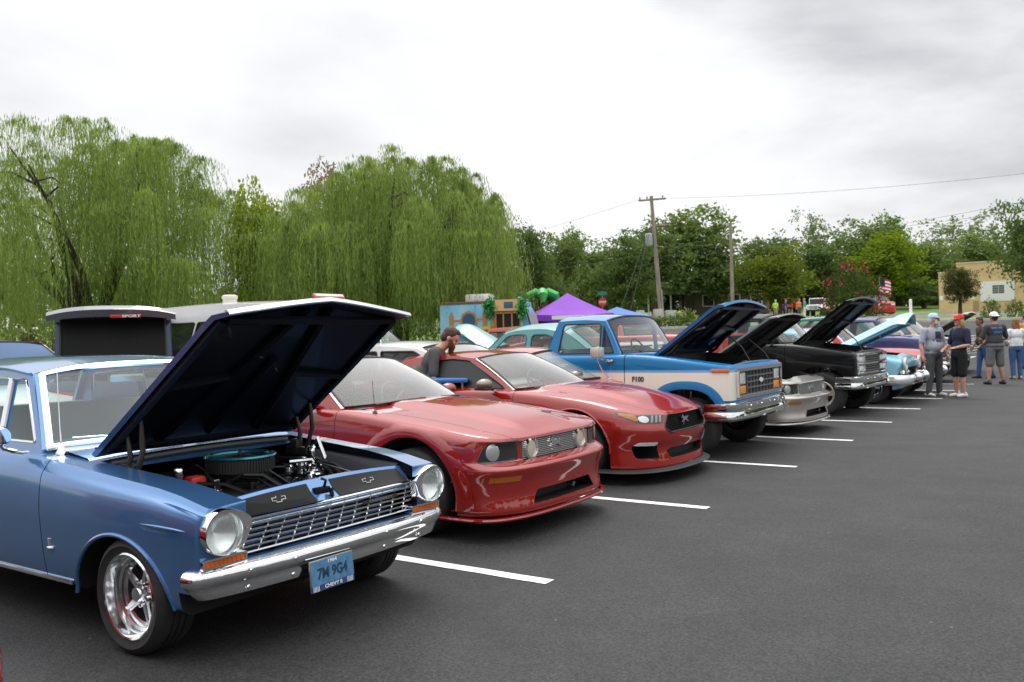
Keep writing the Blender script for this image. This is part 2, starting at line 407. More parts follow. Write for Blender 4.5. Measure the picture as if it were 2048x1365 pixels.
class Cab:
    """greenhouse: pillars, roof, glass. All y given as half widths."""
    def __init__(s, A0, A1, C0, C1, roof=None, crown=.07, rexp=2.6, bow_fb=.15, bow_ft=.07, bow_rb=.1, bow_rt=.06, fw=.05, rw=.06, belt_drop=.03, bow_fz=0.):
        s.A0, s.A1, s.C0, s.C1 = A0, A1, C0, C1; s.roofl = roof or [(A1[0], A1[2]), (C1[0], C1[2])]
        s.crown, s.rexp, s.bfb, s.bft, s.brb, s.brt, s.fw, s.rw, s.bd, s.bfz = crown, rexp, bow_fb, bow_ft, bow_rb, bow_rt, fw, rw, belt_drop, bow_fz
    def y(s, x, z):
        def lp(a, b): return a[1] + (b[1] - a[1]) * min(1, max(0, (x - a[0]) / (b[0] - a[0] + 1e-9)))
        zb = s.A0[2] + (s.C0[2] - s.A0[2]) * min(1, max(0, (x - s.A0[0]) / (s.C0[0] - s.A0[0]))); zt = max(q[1] for q in s.roofl)
        t = (z - zb) / (zt - zb); yb = lp(s.A0, s.C0); yt = lp(s.A1, s.C1)
        return yb + (yt - yb) * t
    def top(s, n=18):
        r = sorted(s.roofl, reverse=True); t = np.linspace(0, 1, len(r))
        q = pchip(t, np.array(r), np.linspace(0, 1, n)); return q
    def front(s, u, v, inset=0.):
        """windshield surface, u 0..1 up, v -1..1 across"""
        x = s.A0[0] + (s.A1[0] - s.A0[0]) * u; y = s.A0[1] + (s.A1[1] - s.A0[1]) * u; z = s.A0[2] + (s.A1[2] - s.A0[2]) * u
        b = s.bfb + (s.bft - s.bfb) * u; c = s.bfz * (1 - u) + s.crown * u
        k = (y - inset) / y; vv = v * k
        return (x + b * (1 - vv * vv), y * vv, z + c * (1 - abs(vv) ** s.rexp) + .018 * math.sin(PI * u))
    def rear(s, u, v, inset=0.):
        x = s.C0[0] + (s.C1[0] - s.C0[0]) * u; y = s.C0[1] + (s.C1[1] - s.C0[1]) * u; z = s.C0[2] + (s.C1[2] - s.C0[2]) * u
        b = s.brb + (s.brt - s.brb) * u; c = s.crown * u; k = (y - inset) / y; vv = v * k
        return (x - b * (1 - vv * vv), y * vv, z + c * (1 - abs(vv) ** s.rexp) + .018 * math.sin(PI * u))
    def frame_strip(s, parent, m, w=.032, lift=(.008, .006)):
        """flat bright moulding round the windscreen"""
        n = 16; hgt = math.hypot(s.A1[0] - s.A0[0], s.A1[2] - s.A0[2]); du = w / hgt
        def ring(i, e):
            u0, u1, ins = -.01 + e * du, .985 - e * du, s.fw - .012 + e * w
            p = [s.front(u0, v, ins) for v in np.linspace(-1, 1, n)] + [s.front(u, 1, ins) for u in np.linspace(u0, u1, n)[1:]] + [s.front(u1, v, ins) for v in np.linspace(1, -1, n)[1:]] + [s.front(u, -1, ins) for u in np.linspace(u1, u0, n)[1:]]
            return [(a + lift[0] * (1 if i else 0), b, c + lift[1] * (1 if i else 0)) for a, b, c in p]
        q = MB(); q.grid(np.array([ring(0, -.1), ring(1, .1), ring(1, .85), ring(0, 1.05)])); return q.build('windscreen_frame', m, parent, angle=50)
    def build(s, parent, pm, wins, trim=None, gl=GLASS, side_gl=GLASS_LITE, rear_gl=None, top_gap=.0, r_trim=.009, thick=.03, side_trim=True, win_names=None, rear_frame=True, front_u=(.02, .97), solid_rear=False):
        trim = trim or BLACK; tp = s.top()
        # side panels with window openings
        outline = [tuple(p) for p in tp] + [(s.C0[0], s.C0[2]), (s.C0[0], s.C0[2] - s.bd), (s.A0[0], s.A0[2] - s.bd), (s.A0[0], s.A0[2])]
        tris = tessellate_polygon([[Vector((p[0], p[1], 0)) for p in l] for l in [outline] + wins])
        flat = [p for l in [outline] + wins for p in l]
        mb = MB()
        for sg in (-1, 1):
            bm = bmesh.new(); vs = [bm.verts.new((p[0], 0, p[1])) for p in flat]
            for t in tris:
                try: bm.faces.new([vs[i] for i in t])
                except ValueError: pass
            for zc_ in np.arange(s.A0[2], max(q[1] for q in tp), .12): bmesh.ops.bisect_plane(bm, geom=bm.verts[:] + bm.edges[:] + bm.faces[:], plane_co=(0, 0, zc_), plane_no=(0, 0, 1))
            bmesh.ops.recalc_face_normals(bm, faces=bm.faces[:])
            r = bmesh.ops.extrude_face_region(bm, geom=bm.faces[:]); new = set(g for g in r['geom'] if isinstance(g, bmesh.types.BMVert))
            for vv in bm.verts:
                d = thick if vv in new else 0
                vv.co.y = sg * (s.y(vv.co.x, vv.co.z) - d)
            bm.verts.index_update(); mb.add([v.co[:] for v in bm.verts], [[v.index for v in f.verts] for f in bm.faces]); bm.free()
        # roof
        P = []; n = len(tp)
        for i, (x, z) in enumerate(tp):
            t = i / (n - 1); y = s.y(x, z); b = s.bft * (1 - t) ** 2 - s.brt * t ** 2; ym = s.A1[1] + (s.C1[1] - s.A1[1]) * t
            sv = np.sin(np.linspace(-PI / 2, PI / 2, 21)); P.append([(x + b * (1 - v * v), y * v, z + s.crown * (1 - abs(v) ** s.rexp)) for v in sv])
        P = np.array(P); mb.grid(P); mb.grid(P[:, ::-1] - [0, 0, .02])
        # pillars beside the screens
        for fn, w in ((s.front, s.fw), (s.rear, s.rw)):
            us = np.linspace(0, 1, 8)
            for sg in (-1, 1):
                q = []
                for u in us:
                    a = fn(u, sg); c = fn(u, sg, w); q.append([a, c, (c[0], c[1], c[2] - .03)])
                mb.grid(np.array(q))
        o = mb.build('roof', pm, parent, weld=5e-4, angle=32)
        vs = np.linspace(-1, 1, 15); us = np.linspace(*front_u, 9)
        def pane(nm, fn, inset, m, us):
            q = MB(); q.grid(np.array([[fn(u, v, inset) for v in vs] for u in us])); g = q.build(nm, m, parent)
            e = [fn(us[0], v, inset) for v in vs] + [fn(u, 1, inset) for u in us[1:]] + [fn(us[-1], v, inset) for v in vs[::-1][1:]] + [fn(u, -1, inset) for u in us[::-1][1:-1]]
            f = MB(); f.tube(e, r_trim * 1.3, 6, closed=True); f.build('window_trim', trim, g); return g
        wsb = pane('windscreen', s.front, s.fw, gl, us)
        if not solid_rear: pane('rear_window', s.rear, s.rw, rear_gl or gl, np.linspace(.05, .95, 7))
        for k, w in enumerate(wins):
            for sg in (-1, 1):
                q = MB(); q.add([(p[0], sg * (s.y(p[0], p[1]) - .014), p[1]) for p in w], [tuple(range(len(w)))]); g = q.build('side_window', side_gl, parent, smooth=False)
                if side_trim:
                    f = MB(); f.tube([(p[0], sg * (s.y(p[0], p[1]) - .001), p[1]) for p in w], r_trim, 5, closed=True); f.build('window_trim', trim, g)
        s.ws = wsb; return o

def wheel(parent, x, y, side, R=.31, w=.2, rim=.21, style='five', rimmat=None, deep=.03, tyre=None, zc=None, steer=0, face=None):
    """side -1/+1: which way the outer face looks"""
    rimmat = rimmat or ALLOY; zc = R if zc is None else zc
    def pr(l): return [(r, h * side) for r, h in l]
    c = (0, 0, 0)
    M = Matrix.Translation((x, y, zc)) @ Matrix.Rotation(math.radians(steer), 4, 'Z')
    t = MB()
    g = .008
    t.lathe(pr([(rim - .012, -w + .02), (rim + .01, -w + .004), (rim + .03, -w), (R - .035, -w - .004), (R - .01, -w + .012), (R, -w + .035),
                (R, -w * .68), (R - g, -w * .67), (R - g, -w * .63), (R, -w * .62), (R, -w * .52), (R - g, -w * .51), (R - g, -w * .47), (R, -w * .46), (R, -w * .36), (R - g, -w * .35), (R - g, -w * .31), (R, -w * .30),
                (R, -.035), (R - .01, -.012), (R - .035, .004), ((R + rim) / 2, .006), (rim + .03, .0), (rim + .008, -.006), (rim - .012, -.016)]), 48, 'y', c)
    tr = tyre or RUBBER
    wo_ = MB(); n = 40
    wo_.lathe(pr([(rim + .004, -.008), (rim - .004, -.002), (rim - .012, -.006), (rim - .016, -.03), (rim - .03, -deep - .03), (rim - .045, -deep - .10), (rim - .05, -w + .02)]), n, 'y', c)
    o = wo_.build('wheel', rimmat, parent); o.matrix_local = M
    tt = t.build('tyre', tr, o)
    d = MB(); d.lathe(pr([(0.0, -deep - .09), (rim - .03, -deep - .09)]), 32, 'y', c); d.lathe(pr([(.05, -deep - .03), (rim * .68, -deep - .03), (rim * .68, -deep - .05)]), 32, 'y', c)
    d.build('brake_disc', mat('brake_dark', (.012, .012, .012), .85), o)
    s = MB(); h0 = -deep; rr = rim - .022
    def spoke(poly, a, b, ang): s.prism(poly, side * a, side * b, 'xz', M=Matrix.Rotation(ang, 4, 'Y'))
    if style == 'cragar':
        ri = rim * .76
        for k in range(5):
            a = 2 * PI * k / 5 + .3
            spoke([(-.026, .05), (-.017, ri), (.017, ri), (.026, .05)], h0 - .03, h0 + .008, a)
            spoke([(-.015, .05), (-.007, ri), (.007, ri), (.015, .05)], h0 + .008, h0 + .020, a)
        s.lathe(pr([(rim - .015, -.025), (rim * .93, -.034), (rim * .925, -.048), (rim * .88, -.055), (rim * .87, h0 * .72), (rim * .81, h0 * .80), (rim * .80, h0 - .005), (ri, h0 + .006), (ri - .012, h0), (ri - .014, h0 - .05)]), 56, 'y', c)
        s.lathe(pr([(0, h0 + .055), (.034, h0 + .052), (.042, h0 + .04), (.045, h0 + .01), (.066, h0 + .006), (.068, h0 - .03)]), 24, 'y', c)
        for k in range(5):
            a = 2 * PI * k / 5 + .3 + PI / 5; s.lathe(pr([(0, .035 + h0), (.012, .03 + h0), (.014, h0 - .02)]), 8, 'y', (.058 * math.cos(a), 0, .058 * math.sin(a)))
    elif style == 'five':
        for k in range(5):
            spoke([(-.032, .03), (-.048, rr), (.048, rr), (.032, .03)], h0 - .03, h0 + .004, 2 * PI * k / 5 + .2)
        s.lathe(pr([(0, h0 + .016), (.045, h0 + .013), (.062, h0 + .002), (.064, h0 - .03)]), 20, 'y', c)
        s.lathe(pr([(rr + .006, h0 - .03), (rr - .014, h0 - .02), (rr - .014, h0), (rr + .008, h0 + .008)]), 36, 'y', c)
    elif style == 'multi':
        for k in range(10):
            spoke([(-.013, .03), (-.012, rr), (.012, rr), (.013, .03)], h0 - .02, h0 + .004, 2 * PI * k / 10 + .2)
        s.lathe(pr([(0, h0 + .014), (.045, h0 + .012), (.055, h0 - .02)]), 20, 'y', c)
    else:
        s.lathe(pr([(0, h0 + .05), (.05, h0 + .045), (.07, h0 + .02), (.1, h0), (rr * .72, h0 + .012), (rr * .9, h0 - .005), (rr + .004, h0 - .02)]), 36, 'y', c)
        for k in range(6):
            a = 2 * PI * k / 6; s.lathe(pr([(0, h0 + .02), (.02, h0 + .015), (.022, h0 - .02)]), 8, 'y', (rr * .6 * math.cos(a), 0, rr * .6 * math.sin(a)))
    s.build('spokes' if style != 'steel' else 'hub_cap', face or rimmat, o, angle=30)
    return o

def sweep(path, prof, mb=None, mi=0, closed_prof=False):
    """sweep (outward, z) profile along a plan path [(x, y[, zoff])]"""
    mb = mb or MB(); P = [Vector((p[0], p[1], 0)) for p in path]; G = []
    for i, p in enumerate(P):
        a = P[max(0, i - 1)]; b = P[min(len(P) - 1, i + 1)]; t = (b - a).normalized(); n = Vector((-t.y, t.x, 0)); zo = path[i][2] if len(path[i]) > 2 else 0
        G.append([(p.x + n.x * d, p.y + n.y * d, z + zo) for d, z in prof])
    G = np.array(G)
    if closed_prof: G = np.concatenate([G, G[:, :1]], 1)
    mb.grid(G, mi)
    k = len(prof)
    mb.add([tuple(v) for v in G[0]], [tuple(range(k))], mi); mb.add([tuple(v) for v in G[-1]], [tuple(range(k))[::-1]], mi)
    return mb
def nose_path(fx, W, bow, D, n=4, back=.3, k=9, y0=None):
    """plan path from the right side round the nose to the left side (y from +W to -W)"""
    th = np.linspace(0, PI / 2, k); xs = fx - D + D * np.cos(th) ** (2 / n); ys = W * np.sin(th) ** (2 / n)
    xs = xs - bow * (ys / W) ** 2
    half = [(float(x), float(y)) for x, y in zip(xs, ys)]
    if back: half.append((half[-1][0] - back, W))
    return [(x, y) for x, y in half[::-1]] + [(x, -y) for x, y in half[1:]]

def open_hood(parent, hinge, length, w0, w1, ang, pm, under, crown=.03, nose=0., nose_len=.15, thick=.028, cexp=2., ribs=True, taper=None, wc=None, name='bonnet', ucrown=0.):
    """bonnet propped open; u from the hinge forward, rotated up by ang degrees about the hinge"""
    M = Matrix.Translation((hinge[0], 0, hinge[1])) @ Matrix.Rotation(math.radians(-ang), 4, 'Y')
    us = np.linspace(0, 1, 15); vs = np.linspace(-1, 1, 17)
    wid = (lambda u: float(np.interp(u, [a for a, b in taper], [b for a, b in taper]))) if taper else (lambda u: w0 + (w1 - w0) * u)
    def P(u, v, off):
        x = u * length; y = wid(u) * v; z = crown * (1 - abs(v) ** cexp) + ucrown * math.sin(PI * min(1, u)) * .5
        k = max(0, (x - (length - nose_len)) / nose_len); z -= nose * k * k
        if u > .96: x -= .0
        x += (.04 if wc is None else wc) * (1 - abs(v) ** cexp) * u
        return (x, y, z - off)
    top = np.array([[P(u, v, 0) for v in vs] for u in us]); mb = MB(); mb.grid(top)
    bot = np.array([[P(u * .992 + .002, v * .985, thick) for v in vs] for u in us])
    edge = list(top[0]) + list(top[1:, -1]) + list(top[-1][::-1][1:]) + list(top[::-1, 0][1:-1])
    e2 = list(bot[0]) + list(bot[1:, -1]) + list(bot[-1][::-1][1:]) + list(bot[::-1, 0][1:-1])
    E = np.array([edge, e2]); mb.grid(np.concatenate([E, E[:, :1]], 1))
    o = mb.build(name, pm, parent, angle=30); o.matrix_local = M
    ub = MB(); ub.grid(bot[:, ::-1])
    if ribs:
        def bar(u0, v0, u1, v1, w=.05, h=.03):
            a = Vector(P(u0, v0, thick + h * .4)); b = Vector(P(u1, v1, thick + h * .4)); ub.tube([a, (a + b) / 2 + Vector((0, 0, -.002)), b], [w * .5] * 3, 6)
        for a in ((.06, -.9, .06, .9), (.93, -.9, .93, .9), (.06, -.93, .93, -.93), (.06, .93, .93, .93), (.06, -.5, .93, -.12), (.06, .5, .93, .12), (.5, -.92, .5, -.3), (.5, .92, .5, .3), (.06, 0, .6, 0)): bar(*a)
    ub.build('bonnet_underside', under, o, angle=40)
    return o, M

def clutter(parent, x0, x1, w, zf, zt, seed=1, n=26, chrome=.25):
    """engine bay: block, covers, hoses, boxes"""
    r = random.Random(seed); blk = MB(); ch = MB(); dk = MB()
    xm = (x0 + x1) / 2; L = abs(x1 - x0)
    blk.box(xm - L * .3, xm + L * .28, -w * .38, w * .38, zf, zt - .2, bev=.02)
    for sg in (-1, 1): ch.box(xm - L * .26, xm + L * .22, sg * w * .42 - .06, sg * w * .42 + .06, zt - .26, zt - .15, bev=.02, M=None)
    dk.lathe([(0, .02), (w * .33, .0), (w * .35, -.03), (w * .35, -.1), (w * .3, -.11)], 24, 'z', (xm, 0, zt - .06))
    for i in range(n):
        x = r.uniform(min(x0, x1) + .06, max(x0, x1) - .06); y = r.uniform(-w * .9, w * .9); s = r.uniform(.03, .08); z = zt - r.uniform(.1, .28)
        m = ch if r.random() < chrome else dk
        if r.random() < .5: m.box(x - s, x + s, y - s * .8, y + s * .8, z - .2, z, bev=.01)
        else: m.lathe([(0, .0), (s * .6, -.005), (s * .7, -.03), (s * .7, -.2)], 12, 'z', (x, y, z))
    for i in range(9):
        y0 = r.uniform(-w * .85, w * .85); y1 = y0 + r.uniform(-.35, .35); xa = r.uniform(min(x0, x1) + .05, xm); xb = r.uniform(xm, max(x0, x1) - .04); zz = zt - r.uniform(.05, .2)
        dk.tube([(xa, y0, zz - .12), (xa + .06, y0 * .95, zz), ((xa + xb) / 2, (y0 + y1) / 2, zz + .03), (xb, y1, zz - .1)], .013, 6)
    e = blk.build('engine', mat('engine_block', (.05, .05, .052), .5, .4), parent)
    dk.build('engine_hoses', mat('engine_black', (.014, .014, .015), .4), e); ch.build('engine_bright_parts', CHROME_DULL, e)
    return e
def ring_lamp(parent, c, r, depth=.05, bez=None, name='headlight', face='x', bm=None, lensmat=None, M=None, dome=1.):
    """round lamp facing +x: chrome bowl, bulb, glass"""
    b = MB(); b.lathe([(0.001, -depth), (r * .5, -depth * .75), (r * .85, -depth * .3), (r, 0)], 32, 'x', (0, 0, 0))
    o = b.build(name, BOWL, parent); o.location = c
    g = MB(); g.lathe([(r * 1.0, .0), (r * .9, .012 * dome), (r * .6, .022 * dome), (r * .3, .027 * dome), (.001, .028 * dome)], 32, 'x', (0, 0, 0)); g.build('lens', lensmat or HEADGLASS, o)
    if bez:
        q = MB(); q.lathe([(r * .99, .002), (r * 1.02, .012), (r + bez, .008), (r + bez, -.03)], 32, 'x', (0, 0, 0)); q.build('bezel', bm or CHROME, o)
    return o
def _lampglass(t, b):
    w = N(t, 'ShaderNodeTexWave'); w.inputs['Scale'].default_value = 22; tcn = N(t, 'ShaderNodeTexCoord'); mpn = N(t, 'ShaderNodeMapping'); mpn.inputs['Rotation'].default_value = (0, 0, PI / 2)
    t.links.new(tcn.outputs['Object'], mpn.inputs[0]); t.links.new(mpn.outputs[0], w.inputs['Vector'])
    bp = N(t, 'ShaderNodeBump'); bp.inputs['Strength'].default_value = .4; bp.inputs['Distance'].default_value = .003; t.links.new(w.outputs[1], bp.inputs['Height']); t.links.new(bp.outputs[0], b.inputs['Normal'])
    b.inputs['Transmission Weight'].default_value = .75; b.inputs['Alpha'].default_value = .55
LAMPGLASS = mat('fluted_lamp_glass', (.9, .93, .93), .08, 0, .6, fn=_lampglass)
def seats(parent, xs, w, z0, z1, m, bench=False, name='seat'):
    for x in xs:
        for y in ((0,) if bench else (-w * .52, w * .52)):
            q = MB(); ww = w * .92 if bench else w * .36
            q.box(x - .12, x + .42, y - ww, y + ww, z0 - .12, z0 + .04, bev=.05); q.box(-.07, .07, y - ww, y + ww, 0, z1 - z0, bev=.05, M=Matrix.Translation((x - .12, 0, z0)) @ Matrix.Rotation(-.22, 4, 'Y'))
            if not bench: q.box(x - .34, x - .24, y - .12, y + .12, z1 - .02, z1 + .15, bev=.04)
            q.build(name, m, parent)
def steering(parent, x, y, z, r=.19):
    q = MB(); M = Matrix.Translation((x, y, z)) @ Matrix.Rotation(math.radians(62), 4, 'Y')
    q.tube([(r * math.cos(a), r * math.sin(a), 0) for a in np.linspace(0, 2 * PI, 28, endpoint=False)], .013, 6, closed=True, M=M)
    for a in (0, 2.1, 4.2): q.tube([(0, 0, -.02), (r * math.cos(a), r * math.sin(a), 0)], .012, 5, M=M)
    q.build('steering_wheel', mat('steering_black', (.03, .03, .03), .5), parent)
def side_mirror(parent, x, y, z, m, side=-1, w=.2, h=.11, d=.12, armz=-.05):
    q = MB(); q.sphere((x, y + side * w * .5, z), (d * .6, w * .5, h * .55), 14, 8); q.tube([(x, y - side * .06, z + armz), (x, y + side * w * .25, z - h * .2)], .022, 6)
    o = q.build('door_mirror', m, parent)
    g = MB(); g.sphere((x - d * .38, y + side * w * .5, z), (.02, w * .42, h * .42), 12, 6); g.build('mirror_glass', CHROME, o); return o
def arch_poly(cx, cz, a, b, bottom=-.1, n=28):
    return [(cx - a, bottom)] + [(cx + a * math.cos(t), cz + b * math.sin(t)) for t in np.linspace(PI, 0, n)] + [(cx + a, bottom)]
def flare(parent, cx, cz, a, b, yfun, m, r=.014, name='wheel_arch_trim', side=-1, t0=PI, t1=0, depth=None):
    q = MB(); pts = [(cx + a * math.cos(t), side * (yfun(cx + a * math.cos(t), cz + b * math.sin(t))), cz + b * math.sin(t)) for t in np.linspace(t0, t1, 26)]
    q.tube(pts, r, 7); return q.build(name, m, parent)
def rail_y(rails):
    """half width of the shell at (x, z)"""
    zs = [curve1(r['z']) for r in rails]; ws = [curve1(r['w']) for r in rails]
    def f(x, z): return float(pchip(np.maximum.accumulate(np.array([float(q(x)[0]) for q in zs]) + np.arange(len(zs)) * 1e-5), np.array([float(q(x)[0]) for q in ws]), [z])[0])
    return f
from mathutils.bvhtree import BVHTree
class Skin:
    """ray hits on a shell, to seat lamps, trim and prints on it"""
    def __init__(s, o): s.o = o; me = o.data; s.t = BVHTree.FromPolygons([v.co[:] for v in me.vertices], [p.vertices[:] for p in me.polygons])
    def hit(s, a, b, plane, sg=1, dflt=None):
        if plane == 'yz': o, d = Vector((sg * 6 if sg > 0 else -9, a, b)), Vector((-sg, 0, 0))
        elif plane == 'xz': o, d = Vector((a, sg * 3, b)), Vector((0, -sg, 0))
        else: o, d = Vector((a, b, 4)), Vector((0, 0, -1))
        h = s.t.ray_cast(o, d)[0]
        if h is None: return dflt
        return {'yz': h.x, 'xz': h.y, 'xy': h.z}[plane]
    def patch(s, poly, plane, m, name, parent, off=.004, thick=.012, sg=1, step=.05, holes=()):
        loops = [list(poly)] + [list(h) for h in holes]; flat = [p for l in loops for p in l]
        tris = tessellate_polygon([[Vector((p[0], p[1], 0)) for p in l] for l in loops])
        bm = bmesh.new(); vs = [bm.verts.new((p[0], p[1], 0)) for p in flat]
        for t in tris:
            try: bm.faces.new([vs[i] for i in t])
            except ValueError: pass
        a0, a1 = min(p[0] for p in flat), max(p[0] for p in flat); b0, b1 = min(p[1] for p in flat), max(p[1] for p in flat)
        for c in np.arange(a0 + step, a1, step): bmesh.ops.bisect_plane(bm, geom=bm.verts[:] + bm.edges[:] + bm.faces[:], plane_co=(c, 0, 0), plane_no=(1, 0, 0))
        for c in np.arange(b0 + step, b1, step): bmesh.ops.bisect_plane(bm, geom=bm.verts[:] + bm.edges[:] + bm.faces[:], plane_co=(0, c, 0), plane_no=(0, 1, 0))
        bmesh.ops.recalc_face_normals(bm, faces=bm.faces[:])
        r = bmesh.ops.extrude_face_region(bm, geom=bm.faces[:]); new = set(g for g in r['geom'] if isinstance(g, bmesh.types.BMVert)); last = None
        ca, cb = sum(p[0] for p in poly) / len(poly), sum(p[1] for p in poly) / len(poly); mid = s.hit(ca, cb, plane, sg)
        P = []
        for v in bm.verts:
            h = s.hit(v.co.x, v.co.y, plane, sg)
            if h is None: h = s.hit(v.co.x + (ca - v.co.x) * .12, v.co.y + (cb - v.co.y) * .12, plane, sg, mid)
            P.append((v, v.co.x, v.co.y, (h if h is not None else 0) + sg * (off - (thick if v in new else 0))))
        for v, a, b, h in P: v.co = {'yz': (h, a, b), 'xz': (a, h, b), 'xy': (a, b, h)}[plane]
        bmesh.ops.recalc_face_normals(bm, faces=bm.faces[:])
        me = bpy.data.meshes.new(name); bm.to_mesh(me); bm.free(); me.materials.append(m); finish(me, True, 40)
        o = bpy.data.objects.new(name, me); COL.objects.link(o); o.parent = parent; return o
    def line(s, pts, plane, r, m, name, parent, sg=1, off=0., closed=False, n=6):
        out = []
        for a, b in pts:
            h = s.hit(a, b, plane, sg)
            if h is None: continue
            out.append({'yz': (h + sg * off, a, b), 'xz': (a, h + sg * off, b), 'xy': (a, b, h + off)}[plane])
        q = MB(); q.tube(out, r, n, closed=closed); return q.build(name, m, parent)
def mir(poly): return [(-a, b) for a, b in poly][::-1]
def lerp_pts(pts, n=12):
    out = []
    for i in range(len(pts) - 1):
        for j in range(n): t = j / n; out.append(tuple(pts[i][k] + (pts[i + 1][k] - pts[i][k]) * t for k in range(len(pts[0]))))
    return out + [pts[-1]]
PONY = [(-.5, .10), (-.46, .17), (-.36, .24), (-.30, .30), (-.25, .25), (-.16, .16), (.02, .13), (.20, .17), (.30, .13), (.40, .16), (.52, .14), (.42, .10), (.32, .04), (.28, -.02), (.40, -.10), (.50, -.14), (.44, -.18), (.30, -.12), (.20, -.06), (.05, -.05), (-.08, -.05), (-.12, -.16), (-.20, -.28), (-.25, -.26), (-.19, -.13), (-.20, -.06), (-.30, -.12), (-.42, -.14), (-.42, -.09), (-.30, -.05), (-.26, .04), (-.30, .13), (-.40, .11)]

def pony_emblem(parent, x, y, z, s, m):
    q = MB(); q.prism([(y + a * s, z + b * s) for a, b in PONY[::-1]], x, x + .012, 'yz'); return q.build('emblem', m, parent)

def pony_2000s(x0, y0, rz, P, label, open_bonnet=False, W=.945, grille_kind='gt', name='parked_car'):
    t = thing(name, label, 'car', (x0, y0, 0), rz, 'cars parked in the front row')
    rx = -5.45
    ZT = [(-5.5, .93), (-4.3, .965), (-3, .955), (-2.45, .955), (-2.2, .938), (-1.9, .912), (-1.55, .872), (-1.2, .825), (-.95, .785), (-.80, .755)]
    def wl(k): return [(-5.5, W * .96 + k), (-4.5, W + k), (-3.0, W - .035 + k), (-1.6, W + k), (-1.1, W - .015 + k), (-.7, W - .03 + k)]
    rails = [rail(-.82, .45, 3.0, wl(-.09), .165, rx + .15, .4), rail(-.735, .42, 2.9, wl(-.04), .20, rx + .1, .4), rail(-.725, .42, 2.9, wl(-.025), .235, rx + .1, .4), rail(-.745, .42, 2.9, wl(-.02), .34, rx + .05, .4), rail(-.735, .42, 2.9, wl(-.01), .44, rx + .05, .4),
             rail(-.70, .41, 2.9, wl(0), [(-5.5, .57), (-.7, .535)], rx, .4), rail(-.735, .42, 2.9, wl(0.), [(-5.5, .60), (-1.2, .585), (-.7, .560)], rx, .4), rail(-.815, .40, 3.3, wl(0), [(-5.5, .66), (-1.2, .62), (-.7, .59)], rx + .02, .4),
             rail(-.825, .38, 3.5, wl(-.015), [(x, z * .55 + .30) for x, z in ZT], rx + .04, .4), rail(-.80, .36, 3.5, wl(-.045), [(x, z - .022) for x, z in ZT], rx + .1, .4), rail(-.805, .36, 3.5, wl(-.075), ZT, rx + .14, .4)]
    yf = rail_y(rails)
    def dome(x, y):
        a = abs(y); w = .40 + (x + .8) * -.02; return .032 * smooth01((w - a) / .05) * smooth01((-x - .85) / .25) * smooth01((x + 2.45) / .3)
    b = car_body(t, rails, [P, DARK, BLACK], W, [(-5.5, .02), (-3, .02), (-2.4, .035), (-1.5, .05), (-.8, .02)], dome, nth=12, nside=34, t_top=14)
    sk0 = Skin(b)
    c = MB(); wx = (-1.60, -4.32)
    for sg in (-1, 1):
        for cx in wx: c.prism(arch_poly(cx, .34, .445, .435), sg * .50, sg * 1.1, 'xz', 1)
    c1 = MB()
    gp = rpoly([(-.505, .585), (.505, .585), (.485, .742), (-.485, .742)], .02)
    c1.prism(gp, -.93, -.5, 'yz', 2)
    c1.prism(rpoly([(-.47, .255), (.47, .255), (.40, .355), (-.40, .355)], .02), -.93, -.5, 'yz', 2)
    c2 = MB(); c2.prism([(-2.62, -.66), (-2.62, .66), (-4.6, .6), (-4.6, -.6)], .45, 1.3, 'xy', 1)
    if open_bonnet: c2.prism([(-.98, -.62), (-.98, .62), (-2.35, .70), (-2.35, -.70)], .36, 1.3, 'xy', 1)
    c3 = MB()
    for sg in (-1, 1):
        lo, hi = min(sg * .84, sg * 1.1), max(sg * .84, sg * 1.1)
        c3.box(-2.425, -2.419, lo, hi, .25, 1.2, 1); c3.box(-3.86, -3.854, lo, hi, .25, 1.2, 1)
        if not open_bonnet:
            pts = [(-.84, .60), (-1.05, .67), (-1.5, .70), (-2.40, .735)]
            for (xa, ya), (xb, yb) in zip(pts, pts[1:]):
                c3.prism([(xa, sg * ya), (xa, sg * (ya + .006)), (xb - .004, sg * (yb + .006)), (xb - .004, sg * yb)], .72, 1.3, 'xy', 1)
    cut(b, c, c1, c2, c3)
    for sg in (-1, 1):
        split(b, 'door', lambda q, n, m, sg=sg: -3.855 < q.x < -2.424 and q.y * sg > .80 and q.z > .26 and m == 0)
    if not open_bonnet:
        hd = split(b, 'bonnet', lambda q, n, m: n.z > .5 and -2.40 < q.x < -.80 and abs(q.y) < np.interp(q.x, [-2.4, -1.5, -1.05, -.84], [.737, .702, .672, .60]) and q.z > .72)
        if grille_kind == 'gt' and hd:
            pass
    split(b, 'front_bumper', lambda q, n, m: q.x > -1.165 and q.z < .60 and m == 0)
    for sg in (-1, 1):
        # flared lips round the arches
        for cx in wx:
            q = MB(); G = []
            for a in np.linspace(PI * 1.08, -PI * .16, 30):
                row = []
                for r_, o in ((.432, -.02), (.436, .006), (.455, .014), (.50, .012), (.56, -.002), (.575, -.01)):
                    x, z = cx + r_ * math.cos(a) * 1.02, .34 + r_ * math.sin(a); zz = max(.24, min(z, float(curve1(ZT)(x)[0]) - .03)); row.append((x, sg * (yf(x, zz) + o), zz if z < .24 else min(z, float(curve1(ZT)(x)[0]) - .012)))
                G.append(row)
            q.grid(np.array(G)); q.build('wheel_arch_flare', P, t, angle=60)
        for cx in wx: wheel(t, cx, sg * (W - .035), sg, R=.342, w=.24, rim=.232, style='five', deep=.02, rimmat=mat('dark_alloy', (.30, .29, .27), .3, .8))
    # grille
    q = MB()
    for k in range(11): q.box(-.868, -.826, -.50, .50, .591 + k * .0142, .5985 + k * .0142)
    g = q.build('grille', mat('grille_silver', (.60, .60, .60), .3, .7), t)
